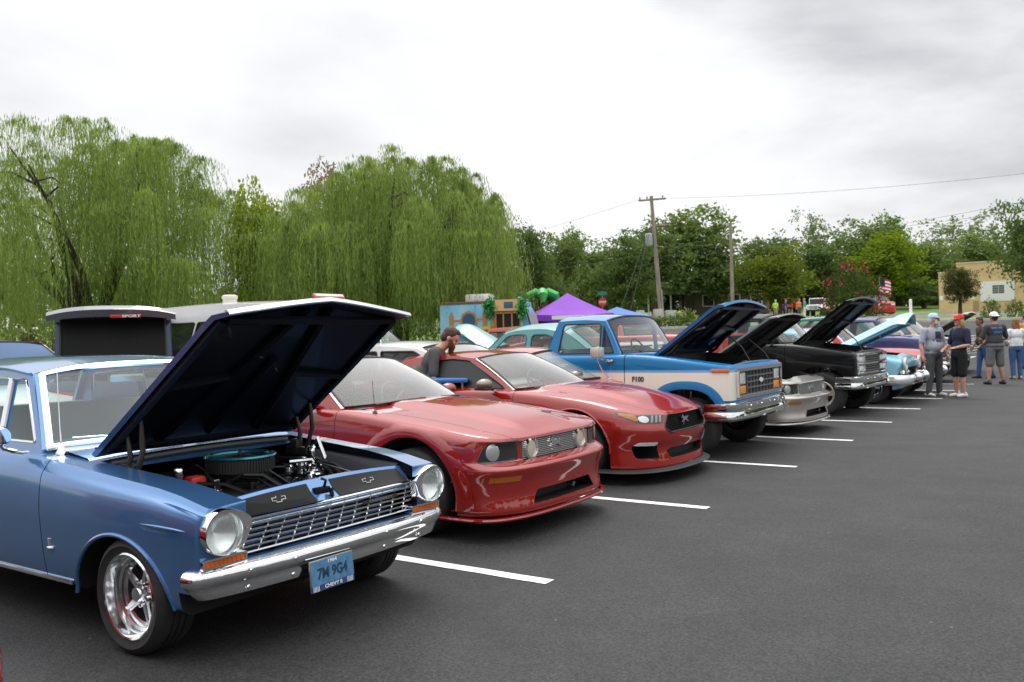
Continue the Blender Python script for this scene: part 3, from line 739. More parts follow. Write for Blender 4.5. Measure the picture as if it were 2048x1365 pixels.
    q = MB(); q.tube([(-.815 - .03 * (y / .5) ** 2, y, z) for y, z in gp], .006, 6, closed=True); q.build('grille_frame', P, g)
    q = MB(); q.box(-.93, -.90, -.52, .52, .24, .74); q.build('radiator', BLACK, t)
    for sg in ((-1, 1) if grille_kind == 'gt' else ()):
        l = ring_lamp(t, (-.822, sg * .375, .662), .070, .05, .022, name='fog_lamp', lensmat=mat('cream_lens', (.50, .46, .36), .12, 0, .6), dome=.25)
    pony_emblem(g, -.826, -.02, .665, .20, CHROME)
    sk = Skin(b)
    hl = rpoly([(-.875, .615), (-.845, .70), (-.80, .745), (-.545, .752), (-.545, .60), (-.86, .592)], .012)
    SMOKE = mat('smoked_lamp_cover', (.022, .022, .024), .06, 0, .8)
    for sg in (-1, 1):
        p = hl if sg < 0 else mir(hl)
        o = sk0.patch(p, 'yz', SMOKE, 'headlight', t, .004, .02, step=.04)
        xx = sk0.hit(sg * .755, .672, 'yz', 1, -.9) or -.9
        M = MB(); rr = .062; G = []
        for r_, dz in ((.001, .016), (.025, .015), (.045, .011), (.058, .006), (.064, .002)):
            row = []
            for a in np.linspace(0, 2 * PI, 29):
                yy, z = sg * .775 + r_ * .8 * math.cos(a), .672 + r_ * 1.0 * math.sin(a); h = sk0.hit(yy, z, 'yz', 1, xx); row.append((h + .004 + dz * .4, yy, z))
            G.append(row)
        M.grid(np.array(G)); M.build('reflector', mat('lamp_silver', (.62, .63, .64), .22, .75), o, angle=60)
        am = rpoly([(-.925, .452), (-.925, .492), (-.60, .487), (-.60, .447)], .006)
        o = Skin(b).patch(am if sg < 0 else mir(am), 'yz', AMBER, 'turn_signal', t, .004, .012) if False else sk0.patch(am if sg < 0 else mir(am), 'yz', mat('dark_amber', (.42, .12, .012), .15, 0, .6), 'turn_signal', t, .003, .012)
    q = MB(); q.tube([(-.835, .17, .30), (-.78, .17, .305), (-.775, .17, .33)], .02, 6); q.build('tow_hook', CHROME_DULL, t)
    path = nose_path(-.715, W - .035, 0, .40, 2.9, .25, 14)
    sweep(path, [(-.03, .158), (.008, .163), (.014, .175), (.008, .186), (-.02, .19)]).build('chin_lip', P, t)
    # greenhouse
    cab = Cab((-2.45, .80, .965), (-3.12, .615, 1.335), (-4.95, .66, 1.02), (-4.25, .56, 1.33), roof=[(-3.12, 1.335), (-3.45, 1.362), (-3.9, 1.36), (-4.25, 1.33)], crown=.045, rexp=2.6, bow_fb=.30, bow_ft=.12, fw=.03, rw=.06, bow_fz=.02)
    cab.build(t, P, [rpoly([(-2.72, .985), (-3.80, .99), (-3.80, 1.33), (-3.45, 1.345), (-3.2, 1.315)], .03), rpoly([(-3.90, 1.0), (-4.35, 1.02), (-4.1, 1.29), (-3.90, 1.32)], .03)], gl=glass('car_screen', (.70, .76, .74), 1.66, .27), side_gl=GLASS_DARK)
    seats(t, (-3.4,), .62, .55, 1.05, INTERIOR); q = MB(); q.box(-2.75, -2.45, -.70, .70, .70, .965, bev=.05); q.build('dashboard', INTERIOR, t); steering(t, -2.85, .34, .95)
    side_mirror(t, -2.70, -.86, 1.02, P); side_mirror(t, -2.70, .86, 1.02, P, 1)
    q = MB(); q.lathe([(.026, -.01), (.024, .012), (.01, .03), (0, .035)], 12, 'z', (-2.08, -.78, .925)); q.tube([(-2.08, -.78, .93), (-2.10, -.78, 1.2)], [.003, .002], 5); q.build('aerial', BLACK, t)
    q = MB(); q.tube([(-2.26, -.58, .985), (-2.22, -.32, 1.0), (-2.20, .0, 1.005)], .011, 6); q.tube([(-2.24, .05, 1.0), (-2.22, .35, .995), (-2.27, .58, .985)], .011, 6); q.box(-2.40, -2.26, -.72, .72, .935, .965, bev=.01); q.build('wiper', BLACK, t)
    if open_bonnet:
        open_hood(t, (-2.38, .965), 1.50, .72, .62, 33, P, mat('black_insulation', (.01, .01, .01), .9), crown=.04, nose=.06, nose_len=.15)
        clutter(t, -.98, -2.3, .62, .36, .84, 3); q = MB(); q.box(-1.02, -.93, -.62, .62, .70, .80, bev=.015); q.build('slam_panel', mat('engine_black', (.014, .014, .015), .4), t)
        q = MB(); q.tube([(-1.1, -.55, .8), (-1.3, -.58, 1.2), (-1.55, -.6, 1.42)], .008, 5); q.build('bonnet_stay', BLACK, t)
    return t

def pony_2015(x0, y0, rz, P, label):
    t = thing('parked_car', label, 'car', (x0, y0, 0), rz, 'cars parked in the front row'); W = .957; rx = -5.55
    ZT = [(-5.6, .93), (-4.5, 1.0), (-3.6, .95), (-2.9, .945), (-2.55, .935), (-2.2, .915), (-1.7, .868), (-1.3, .795), (-1.05, .742), (-.82, .708)]
    def wl(k): return [(-5.6, W * .95 + k), (-4.5, W + k), (-3.1, W - .05 + k), (-1.7, W + k), (-1.2, W - .015 + k), (-.7, W - .03 + k)]
    rails = [rail(-.90, .60, 2.5, wl(-.09), .14, rx + .15, .5), rail(-.83, .58, 2.5, wl(-.03), .165, rx + .1, .5), rail(-.835, .58, 2.5, wl(-.025), .22, rx + .1, .5), rail(-.85, .57, 2.5, wl(-.02), .34, rx + .05, .5), rail(-.81, .57, 2.45, wl(-.015), [(-5.6, .48), (-.8, .44)], rx + .02, .5),
             rail(-.80, .57, 2.45, wl(0), [(-5.6, .58), (-1.3, .56), (-.8, .52)], rx, .5), rail(-.825, .57, 2.4, wl(0), [(-5.6, .70), (-1.3, .64), (-.8, .595)], rx, .5), rail(-.85, .57, 2.35, wl(-.025), [(x, z * .6 + .265) for x, z in ZT], rx + .03, .5),
             rail(-.865, .56, 2.3, wl(-.06), [(x, z - .018) for x, z in ZT], rx + .1, .5), rail(-.90, .55, 2.3, wl(-.10), ZT, rx + .15, .5)]
    yf = rail_y(rails)
    def dome(x, y):
        a = abs(y); w = .50 + (x + .8) * -.05; return .030 * smooth01((w - a) / .10) * smooth01((-x - .9) / .5) * smooth01((x + 2.6) / .4)
    b = car_body(t, rails, [P, DARK, BLACK], W, [(-5.6, .02), (-2.6, .04), (-1.7, .055), (-.8, .012)], dome, nth=13, nside=34, t_top=14)
    sk0 = Skin(b); wx = (-1.72, -4.44); c = MB()
    for sg in (-1, 1):
        for cx in wx: c.prism(arch_poly(cx, .345, .42, .415), sg * .50, sg * 1.1, 'xz', 1)
    gp = rpoly([(-.44, .505), (.44, .505), (.525, .56), (.42, .688), (-.42, .688), (-.525, .56)], .025)
    lo = rpoly([(-.40, .24), (.40, .24), (.46, .325), (.36, .345), (-.36, .345), (-.46, .325)], .02)
    c1 = MB(); c1.prism(gp, -1.02, -.5, 'yz', 2); c1.prism(lo, -1.02, -.5, 'yz', 2)
    fg = rpoly([(-.80, .265), (-.56, .25), (-.60, .40), (-.84, .41)], .03)
    for p in (fg, mir(fg)): c1.prism(p, -1.25, -.6, 'yz', 2)
    c2 = MB(); c2.prism([(-2.85, -.62), (-2.85, .62), (-4.7, .56), (-4.7, -.56)], .45, 1.3, 'xy', 1)
    c3 = MB()
    for sg in (-1, 1):
        a, z = min(sg * .8, sg * 1.1), max(sg * .8, sg * 1.1)
        c3.box(-2.50, -2.494, a, z, .25, 1.2, 1); c3.box(-3.86, -3.854, a, z, .25, 1.2, 1)
        pts = [(-.93, .35), (-1.05, .56), (-1.35, .66), (-1.9, .70), (-2.60, .735)]
        for (xa, ya), (xb, yb) in zip(pts, pts[1:]): c3.prism([(xa, sg * ya), (xa, sg * (ya + .006)), (xb - .004, sg * (yb + .006)), (xb - .004, sg * yb)], .66, 1.3, 'xy', 1)
    cut(b, c, c1, c2, c3)
    for sg in (-1, 1): split(b, 'door', lambda q, n, m, sg=sg: -3.855 < q.x < -2.499 and q.y * sg > .80 and q.z > .26 and m == 0)
    split(b, 'bonnet', lambda q, n, m: n.z > .4 and -2.62 < q.x < -.9 and abs(q.y) < np.interp(q.x, [-2.6, -1.9, -1.35, -1.05, -.93], [.737, .702, .662, .562, .35]) and q.z > .66)
    split(b, 'front_bumper', lambda q, n, m: q.x > -1.32 and q.z < .60 and m == 0)
    for sg in (-1, 1):
        for cx in wx: wheel(t, cx, sg * (W - .03), sg, R=.345, w=.25, rim=.255, style='multi', deep=.02, rimmat=mat('bronze_alloy', (.20, .17, .13), .35, .7))
        for cx in wx: flare(t, cx, .345, .425, .42, lambda x, z: yf(x, max(.2, z)) - .004, P, .012, 'wheel_arch_lip', sg, PI * 1.02, -PI * .02)
    MESH = mat('grille_mesh', (.010, .010, .011), .5)
    q = MB(); q.box(-1.0, -.96, -.55, .55, .22, .70); bk = q.build('radiator', MESH, t)
    q = MB(); q.tube([((sk0.hit(y, z, 'yz', 1, -.86) or -.86) - .006, y, z) for y, z in gp], .012, 6, closed=True); g = q.build('grille', BLACK, t)
    q = MB()
    for k in range(9): q.box(-.93, -.915, -.50, .50, .515 + k * .02, .521 + k * .02)
    for k in range(21): q.box(-.935, -.92, -.48 + k * .048, -.474 + k * .048, .51, .685)
    q.build('grille_mesh', MESH, g)
    pony_emblem(g, -.885, 0, .605, .19, CHROME)
    # headlights: slim wedge, amber corner, three bars
    HB = mat('headlight_housing', (.03, .03, .032), .1, 0, .8)
    hl = rpoly([(-.925, .748), (-.895, .695), (-.81, .630), (-.56, .608), (-.535, .622), (-.485, .692), (-.60, .704), (-.85, .742)], .008)
    for sg in (-1, 1):
        p = hl if sg < 0 else mir(hl); o = sk0.patch(p, 'yz', HB, 'headlight', t, .004, .02, step=.03)
        def sub(pts, m, nm, off=.007): p2 = pts if sg < 0 else mir(pts); return sk0.patch(p2, 'yz', m, nm, o, off, .008, step=.03)
        sub(rpoly([(-.908, .735), (-.880, .700), (-.815, .648), (-.775, .655), (-.80, .708), (-.86, .732)], .006), mat('amber_reflector', (.42, .15, .015), .2, 0, .6), 'amber_lens')
        cc = [(-.735 + .048 * math.cos(a), .662 + .034 * math.sin(a)) for a in np.linspace(0, 2 * PI, 16, endpoint=False)]
        sub(cc, mat('lamp_silver', (.62, .63, .64), .22, .75), 'projector', .009)
        for k in range(3): sub([(-.675 + k * .050, .625), (-.652 + k * .050, .625), (-.622 + k * .050, .692), (-.645 + k * .050, .692)], mat('drl_white', (.30, .31, .31), .25), 'light_bar')
        lp = sk0.patch((lambda pp: pp if sg < 0 else mir(pp))(rpoly([(-.83, .397), (-.62, .385), (-.60, .42), (-.80, .43)], .02)), 'yz', LENS, 'fog_lamp', t, .004, .02, step=.03)
    path = nose_path(-.80, W - .03, 0, .58, 2.5, .20, 15)
    sweep(path, [(-.06, .118), (.02, .118), (.045, .128), (.03, .140), (-.03, .158)]).build('splitter', mat('matt_black_plastic', (.02, .02, .021), .5), t)
    cab = Cab((-2.55, .80, .945), (-3.22, .60, 1.295), (-5.0, .62, 1.03), (-4.35, .53, 1.285), roof=[(-3.22, 1.295), (-3.6, 1.325), (-4.0, 1.318), (-4.35, 1.285)], crown=.055, rexp=2.4, bow_fb=.30, bow_ft=.14, fw=.03, bow_fz=.02)
    cab.build(t, P, [rpoly([(-2.66, .955), (-3.95, .985), (-4.02, 1.20), (-3.9, 1.265), (-3.55, 1.292), (-3.28, 1.272)], .04)], gl=glass('car_screen', (.70, .76, .74), 1.66, .27), side_gl=glass('black_tint', (.05, .055, .06), 1.65))
    seats(t, (-3.4,), .60, .5, 1.02, INTERIOR); q = MB(); q.box(-2.9, -2.55, -.70, .70, .70, .945, bev=.05); q.build('dashboard', INTERIOR, t); steering(t, -2.95, .33, .95)
    q = MB(); q.box(-2.62, -2.50, -.62, -.40, .955, .963); q.build('windscreen_paper', mat('paper_cream', (.72, .66, .48), .8), t)
    for sg in (-1, 1):
        q = MB(); q.tube([(-2.78, sg * .84, .96), (-2.75, sg * .93, .97)], .025, 6); q.sphere((-2.79, sg * 1.01, 1.02), (.085, .115, .062), 14, 8)
        mo = q.build('door_mirror', mat('mirror_brown_grey', (.20, .165, .13), .15, .3, .8), t)
        g2 = MB(); g2.box(-2.86, -2.70, sg * 1.01 - .10, sg * 1.01 + .10, .955, .985, bev=.02); g2.build('mirror_base', BLACK, mo)
    q = MB(); q.tube([(-2.40, -.60, .955), (-2.34, -.35, .968), (-2.30, -.02, .975)], .012, 6); q.tube([(-2.34, .08, .972), (-2.37, .38, .966), (-2.43, .6, .955)], .012, 6); q.build('wiper', BLACK, t)
    for sg in (-1, 1):
        q = MB(); G = [[(x, sg * y, z) for x, z in ((-1.50, .868), (-1.56, .898), (-1.78, .912))] for y in (.20, .28, .36)]; q.grid(np.array(G)); G2 = [[(x, sg * y, z) for x, z in ((-1.52, .86), (-1.56, .898))] for y in (.20, .36)]; q.grid(np.array(G2))
        q.box(-1.66, -1.54, min(sg * .20, sg * .36), max(sg * .20, sg * .36), .85, .905, bev=.012); q.build('bonnet_vent', BLACK, t)
    return t
# ------------------------------------------------------------------ blue 1960s saloon, bonnet up
def build_blue_saloon():
    t = thing('parked_car', 'blue 1960s two-door saloon with chrome grille and its bonnet propped open, nearest the camera', 'car', (0, -1.25, 0), 0, 'cars parked in the front row')
    P = paint('blue_metallic_paint', (.072, .195, .430), .60, .28, coat_rough=.012, coat_ior=1.65)
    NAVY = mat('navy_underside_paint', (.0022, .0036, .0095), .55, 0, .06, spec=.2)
    rx = -5.0
    ZT = [(-5, .90), (-3.5, .95), (-2.4, .953), (-2.0, .93), (-1.6, .895), (-1.24, .865), (-.85, .83), (-.68, .80), (-.55, .772)]
    def zz(k): return [(x, z + k) for x, z in ZT]
    rails = [rail(-.66, .08, 6, .79, .25, rx + .1, .15), rail(-.60, .09, 6, .835, .285, rx + .05, .15), rail(-.575, .09, 6, .855, .37, rx, .15), rail(-.55, .06, 8, .872, .54, rx, .15),
             rail(-.54, .05, 9, .880, [(-5, .70), (-.55, .66)], rx, .15), rail(-.535, .05, 9, [(-5, .868), (-.5, .862)], [(x, .70 + (z - .70) * .6) for x, z in ZT], rx + .02, .15),
             rail(-.535, .05, 9, [(-5, .835), (-.5, .835)], zz(-.035), rx + .05, .15), rail(-.535, .05, 9, [(-5, .815), (-.5, .805)], zz(0), rx + .08, .15)]
    yf = rail_y(rails)
    b = car_body(t, rails, [P, DARK, NAVY], .88, [(-5, .03), (-2.2, .03), (-1.6, .03), (-.5, .02)], nth=10)
    c = MB()
    for sg in (-1, 1):
        for cx in (-1.2, -3.95):
            c.prism(arch_poly(cx, .205, .425, .385), sg * .48, sg * 1.05, 'xz', 1)
    c0 = c; c = MB()
    bay = [(-.50, -.60), (-.50, .60), (-.72, .63), (-1.66, .67), (-1.66, -.67), (-.72, -.63)]
    c.prism(bay, .36, 1.3, 'xy', 2)
    c1 = MB(); c1.box(-.69, -.4, -.655, .655, .50, .71, 2)
    c1.prism([(-2.3, -.66), (-2.3, .66), (-4.1, .62), (-4.1, -.62)], .45, 1.3, 'xy', 1)
    for sg in (-1, 1):
        c.prism([(-1.915, -.1), (-1.915, 1.2), (-1.922, 1.2), (-1.922, -.1)], sg * .80, sg * 1.0, 'xz', 1)
        c.box(-3.31, -3.303, min(sg * .80, sg * 1), max(sg * .80, sg * 1), .1, 1.2, 1)
    c2 = MB()
    for sg in (-1, 1): c2.prism(ell(sg * .752, .650, .103, .103, 28), -.66, -.40, 'yz', 1)
    c2.box(-.72, -.3, -1.2, 1.2, .1, .375, 1)
    cut(b, c0, c, c1, c2)
    for sg in (-1, 1):
        d = split(b, 'door', lambda q, n, m, sg=sg: -3.304 < q.x < -1.921 and q.y * sg > .78 and q.z > .28 and m == 0)
        h = MB(); h.box(-3.15, -2.98, sg * .875, sg * .905, .82, .845, bev=.008); h.build('door_handle', CHROME, d)
    for sg in (-1, 1):
        flare(t, -1.2, .205, .432, .392, lambda x, z: yf(x, max(.29, z)) - .001, P, .012, 'wheel_arch_lip', sg, PI * .97, PI * .06)
    # crease on the flank
    for sg in (-1, 1):
        q = MB(); q.tube([(x, sg * (yf(x, .672) + .001), .672 + (x + .55) * -.008) for x in np.linspace(-.62, -.98, 8)], [.001, .006, .008, .008, .008, .007, .005, .001], 6); q.build('body_crease', P, t)
        q = MB(); q.box(-3.45, -1.66, min(sg * .835, sg * .85), max(sg * .835, sg * .85), .278, .302, bev=.005); q.build('rocker_moulding', CHROME, t)
    # wheels
    for x in (-1.14, -3.93):
        for sg in (-1, 1): wheel(t, x, sg * .86, sg, R=.292, w=.21, rim=.214, style='cragar', rimmat=mat('wheel_chrome', (.82, .83, .84), .12, 1.0), deep=.10, face=mat('spoke_chrome', (.78, .79, .80), .2, 1.0))
    # front panel with stickers
    BLK = mat('satin_black_panel', (.006, .006, .0065), .55, 0, .08, spec=.25)
    q = MB(); ys = np.linspace(-.63, .63, 21)
    def top(y): a = abs(y) / .63; return .772 + .022 * (1 - a ** 2.5)
    G = []
    for y in ys: G.append([(-.548, y, .66), (-.553, y, .694), (-.60, y, .725), (-.645, y, top(y) - .012), (-.655, y, top(y)), (-.672, y, top(y)), (-.68, y, top(y) - .02), (-.69, y, .40)])
    q.grid(np.array(G)); sup = q.build('core_support', P, t)
    for a, c_ in ((-.60, -.13), (.03, .58)):
        q = MB(); yy = np.linspace(a, c_, 9); q.grid(np.array([[(-.5515, y, .697), (-.598, y, .7275), (-.640, y, top(y) - .014)] for y in yy])); q.build('black_panel_cover', BLK, sup)
    q = MB(); q.box(-.66, -.59, -.11, .0, .70, .752, bev=.01); q.tube([(-.60, -.04, .75), (-.575, -.05, .79), (-.60, -.06, .80)], .008, 6); q.tube([(-.56, -.02, .70), (-.57, -.02, .745)], .012, 6); q.build('bonnet_latch', NAVY, sup)
    SIL = mat('silver_print', (.7, .7, .7), .4)
    def bow(cy, cx, cz, s, ax):
        pts = [(-.5, -.12), (-.5, .12), (-.17, .12), (-.17, .26), (.22, .26), (.22, .12), (.5, .12), (.5, -.12), (.17, -.12), (.17, -.26), (-.22, -.26), (-.22, -.12)]
        pts = [(u + v * .35, v) for u, v in pts]
        q = MB(); M = basis((cx, cy, cz), (0, 1, 0), ax)
        q.tube([(u * s, v * s, .002) for u, v in pts], .0024, 5, closed=True, M=M); q.build('emblem', SIL, sup)
    bow(-.345, -.607, .7375, .085, (-.045, 0, .035)); bow(.30, -.607, .7375, .085, (-.045, 0, .035))
    # grille
    nb = 7
    def gx(z): return -.535 - (.69 - z) * .42
    zs = np.linspace(.512, .688, nb); g = None
    for i, z in list(enumerate(zs))[::-1]:
        w = .60 + (.69 - z) * .35; q = MB()
        yy = np.linspace(-w, w, 13); pr = [(-.012, -.008), (.0, -.009), (.008, -.004), (.008, .004), (.0, .009), (-.012, .008)]
        q.grid(np.array([[(gx(z) + d + .012 * (1 - (y / w) ** 2), y, z + h) for d, h in pr + pr[:1]] for y in yy]))
        o = q.build('bar' if g else 'grille', CHROME, g or t, angle=50); g = g or o
    for k in range(12):
        y0 = -.60 + 1.2 * (k + .5) / 12; q = MB()
        q.tube([(gx(z) - .004 + .012 * (1 - (y0 / .65) ** 2), y0 * (1 + (.69 - z) * .4), z) for z in np.linspace(.512, .688, 5)], .0035, 5); q.build('upright', CHROME, g)
    q = MB(); q.box(-.70, -.69, -.7, .7, .48, .70); q.build('radiator', BLACK, t)
    q = MB(); q.box(gx(.628) + .012, gx(.628) + .024, .19, .47, .618, .640, bev=.004); pl = q.build('name_bar', mat('name_bar_black', (.03, .03, .03), .4), g)
    text('CHEVROLET', .020, basis((gx(.628) + .025, .33, .629), (0, 1, 0), (0, 0, 1)), CHROME, 'lettering', g, .002, True, squash=1.7)
    # headlights
    for sg in (-1, 1):
        cy, cz = sg * .752, .650
        def loop(sc, x, tip=True, r=.111):
            out = []
            for i in range(64):
                a = 2 * PI * i / 64; yy, z = r * math.cos(a), r * math.sin(a)
                if tip:
                    d = max(0, math.cos(a - .55)); yy += .062 * d ** 5; z += -.012 * d ** 5
                    d2 = max(0, math.cos(a - 5.7)); yy += .030 * d2 ** 6
                out.append((x, cy - sg * yy * sc, cz + z * sc + (.008 if tip else 0)))
            return out
        q = MB(); Ls = [loop(1.0, -.60), loop(1.0, -.525), loop(.985, -.508), loop(.95, -.500), loop(1, -.502, False, .100), loop(1, -.510, False, .096), loop(1, -.540, False, .092)]
        q.grid(np.array([l + l[:1] for l in Ls])); bz = q.build('headlight_bezel', CHROME, t, angle=40)
        ring_lamp(t, (-.540, cy, cz), .093, .05, None)
        q = MB(); q.lathe([(0, .004), (.004, .003), (.005, 0)], 8, 'x', (-.494, cy - sg * .118, cz + .005)); q.build('screw', STEEL, bz)
        # turn signals
        y0, y1 = sorted((sg * .60, sg * .85))
        q = MB(); q.prism(rpoly([(y0, .492), (y1, .492), (y1, .538), (y0, .538)], .006), -.60, -.54, 'yz', holes=[rpoly([(y0 + .011, .500), (y1 - .011, .500), (y1 - .011, .530), (y0 + .011, .530)], .005)])
        f = q.build('turn_signal', CHROME, t); q = MB(); q.box(-.59, -.545, y0 + .01, y1 - .01, .4995, .5305, bev=.004)
        for k in range(9): q.box(-.546, -.542, y0 + .02 + k * .024, y0 + .036 + k * .024, .503, .527)
        q.build('amber_lens', AMBER, f)
    # bumper
    path = nose_path(-.495, .885, .055, .07, 4, 0, 12)
    prof = [(-.04, .352), (-.005, .345), (.006, .349), (.013, .385), (.012, .404), (.018, .413), (.030, .430), (.035, .450), (.031, .472), (.016, .487), (-.01, .493), (-.05, .489)]
    bmb = sweep(path, prof); bmb.v = [(x, y * (1 - .055 * smooth01((.43 - z) / .08)), z) for x, y, z in bmb.v]
    bp = bmb.build('front_bumper', CHROME, t, angle=42)
    q = MB()
    for y in (-.62, -.36, .30, .62):
        q.lathe([(0, .009), (.008, .007), (.012, 0)], 10, 'x', (-.462 - .055 * (y / .9) ** 2, y, .455)); q.lathe([(0, .009), (.008, .007), (.012, 0)], 10, 'x', (-.486 - .055 * (y / .9) ** 2, y, .372))
    q.build('bumper_bolts', CHROME, bp)
    q = MB(); q.box(-.62, -.535, -.80, .80, .43, .490, bev=.012); q.build('valance', P, t)
    # number plate
    PB = mat('plate_blue', (.075, .20, .36), .35, fn=vary((.06, .17, .32), (.10, .25, .42), 30)); INK = mat('plate_ink', (.018, .045, .09), .4); PW = mat('plate_white', (.7, .74, .8), .4)
    M = Matrix.Translation((-.458, -.135, .340)) @ Matrix.Rotation(math.radians(-4), 4, 'Y')
    def pb(a, b_, c_, d, x0, x1, m, nm, par, bev=0): q = MB(); q.box(x0, x1, a, b_, c_, d, bev=bev, M=M); return q.build(nm, m, par)
    pf = pb(-.153, .153, -.082, .078, -.004, .004, CHROME_DULL, 'number_plate', t, .003)
    pb(-.146, .146, -.05, .072, .004, .006, PB, 'plate_face', pf); pb(-.15, .15, -.08, -.05, .004, .0065, mat('plate_navy', (.03, .06, .16), .4), 'plate_frame', pf)
    def pt(s, size, y, z, m, nm, sq=1.): return text(s, size, M @ basis((.0068, y, z), (0, 1, 0), (0, 0, 1)), m, nm, pf, .001, True, squash=sq)
    pt('1964', .026, 0, .058, PW, 'lettering', 1.3); pt('7M 9G4', .075, 0, .003, INK, 'lettering', .85); pt('CHEVY II', .026, 0, -.065, PW, 'lettering', 1.2)
    q = MB()
    for k in range(5):
        for sg in (-1, 1): q.box(.0066, .0075, sg * (.10 + k * .009) - .002, sg * (.10 + k * .009) + .002, -.079, -.052, M=M)
    q.build('plate_checks', PW, pf)
    # side emblem on the wing
    q = MB(); sy = -(yf(-1.83, .47) + .004)
    q.tube([(-1.86, sy, .462), (-1.83, sy, .462), (-1.795, sy, .462)], [.004, .011, .003], 8); q.prism([(-1.842, .46), (-1.822, .46), (-1.828, .496), (-1.848, .496)], sy - .004, sy + .006, 'xz'); q.box(-1.853, -1.822, sy - .004, sy + .004, .494, .512, bev=.003)
    q.build('wing_emblem', CHROME, t)
    q = MB()

    # cowl
    q = MB(); ys = np.linspace(-.70, .70, 17); G = []
    for y in ys:
        bwx = .11 * (1 - (y / .7) ** 2); cr = .02 * (1 - (y / .7) ** 2)
        G.append([(-1.63, y, .80), (-1.63, y, .862 + cr), (-1.66, y, .878 + cr), (-1.70, y, .884 + cr), (-1.705, y, .905 + cr), (-1.74, y, .925 + cr), (-1.93 + bwx * .5, y, .950 + cr), (-2.10 + bwx, y, .972 + cr * .5), (-2.15 + bwx, y, .975)])
    q.grid(np.array(G)); cw = q.build('cowl', P, t, angle=50)
    q = MB()
    for k in range(44):
        y = -.56 + k * .026
        if abs(y) < .05: continue
        q.box(-1.90, -1.80, y - .005, y + .005, .936 + .02 * (1 - (y / .7) ** 2), .955 + .02 * (1 - (y / .7) ** 2) , M=None)
    q.build('cowl_vents', NAVY, cw)
    q = MB()
    for y in (-.30, .28): q.box(-1.96, -1.86, y - .05, y + .05, .955, .985, bev=.012)
    q.tube([(-1.92, -.30, .985), (-2.02, -.45, 1.01), (-2.07, -.60, 1.012)], .006, 6); q.tube([(-1.92, .28, .985), (-1.97, .05, 1.02), (-1.98, -.18, 1.03)], .006, 6)
    q.build('wiper', CHROME, cw)
    q = MB(); q.tube([(-1.645, y, .888 + .02 * (1 - (y / .7) ** 2)) for y in np.linspace(-.62, .62, 11)], .013, 7); q.build('bonnet_seal', mat('seal_grey', (.12, .125, .13), .5), cw)
    # greenhouse
    cab = Cab((-2.09, .765, .962), (-2.37, .655, 1.385), (-4.35, .70, .95), (-3.95, .60, 1.375), roof=[(-2.37, 1.385), (-2.8, 1.422), (-3.4, 1.425), (-3.95, 1.375)], crown=.058, rexp=3.2, bow_fb=.16, bow_ft=.09, fw=.035, bow_fz=.015)
    vent = rpoly([(-2.185, 1.0), (-2.60, 1.0), (-2.60, 1.352), (-2.43, 1.352)], .02)
    main = rpoly([(-2.64, 1.0), (-3.30, 1.0), (-3.30, 1.37), (-2.64, 1.362)], .02); rearq = rpoly([(-3.36, 1.0), (-4.08, 1.0), (-3.95, 1.33), (-3.36, 1.37)], .03)
    rf = cab.build(t, P, [vent, main, rearq], trim=CHROME, gl=glass('green_windscreen', (.74, .84, .80), 1.75))
    cab.frame_strip(t, CHROME)
    for sg in (-1, 1):
        q = MB(); q.tube([(x, sg * (cab.y(x, z) + .012), z + .0) for x, z in cab.top(14)], .010, 6); q.build('drip_rail', P, rf)
    for sg in (-1, 1):
        q = MB(); q.tube([(-2.62, sg * (cab.y(-2.62, 1.0) + .004), 1.0), (-2.62, sg * (cab.y(-2.62, 1.36) + .004), 1.36)], .011, 6); q.build('vent_window_post', CHROME, t)
    q = MB(); q.tube([(-2.30, -.66, 1.02), (-2.42, -.64, 1.28)], .008, 6); q.build('vent_window_bar', CHROME, t)
    # interior
    TEAL = mat('teal_vinyl', (.10, .17, .19), .55); PALE = mat('pale_vinyl', (.30, .36, .36), .6)
    seats(t, (-3.0,), .68, .62, 1.16, PALE, True); seats(t, (-3.85,), .66, .62, 1.12, PALE, True)
    q = MB(); q.box(-2.36, -2.10, -.68, .68, .72, .985, bev=.05); q.build('dashboard', TEAL, t); steering(t, -2.52, .34, 1.0)
    q = MB(); q.box(-2.50, -2.47, -.12, .12, 1.30, 1.36, bev=.01); q.build('rear_view_mirror', CHROME_DULL, t)
    # aerial, mirror
    q = MB(); q.lathe([(.032, 0), (.03, .02), (.018, .035), (.012, .06), (0, .07)], 14, 'z', (-1.98, -.715, .93)); q.tube([(-1.98, -.715, .95), (-2.0, -.712, 1.2), (-2.03, -.70, 1.43)], [.006, .0035, .0022], 6); q.build('aerial', CHROME, t)
    q = MB(); q.lathe([(0, .02), (.045, .018), (.056, .0), (.05, -.05), (.02, -.08), (0, -.085)], 20, 'x', (-2.16, -.95, 1.055)); q.tube([(-2.18, -.95, 1.02), (-2.18, -.93, .985), (-2.14, -.87, .96)], .012, 7); q.box(-2.20, -2.07, -.89, -.845, .952, .972, bev=.009); q.build('door_mirror', CHROME, t)
    # bonnet
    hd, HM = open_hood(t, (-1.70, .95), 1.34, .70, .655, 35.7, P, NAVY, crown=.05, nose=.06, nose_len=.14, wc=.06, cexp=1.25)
    q = MB(); 
    def hp(v, off, up):
        k = 1 - abs(v) ** 1.25; return (1.34 + .06 * k + off, .655 * v, .05 * k - .06 + up)
    q.grid(np.array([[hp(v, .004, -.024), hp(v, .012, -.022), hp(v, .015, -.004), hp(v, .006, .008), hp(v, -.02, .014)] for v in np.linspace(-1, 1, 17)])); q.build('bonnet_moulding', mat('bright_trim', (.8, .8, .82), .18, .6, .4), hd)
    q = MB(); q.box(1.385, 1.40, -.10, .12, -.002, .028, bev=.006); em = q.build('bonnet_badge', mat('badge_red', (.55, .09, .08), .3), hd)
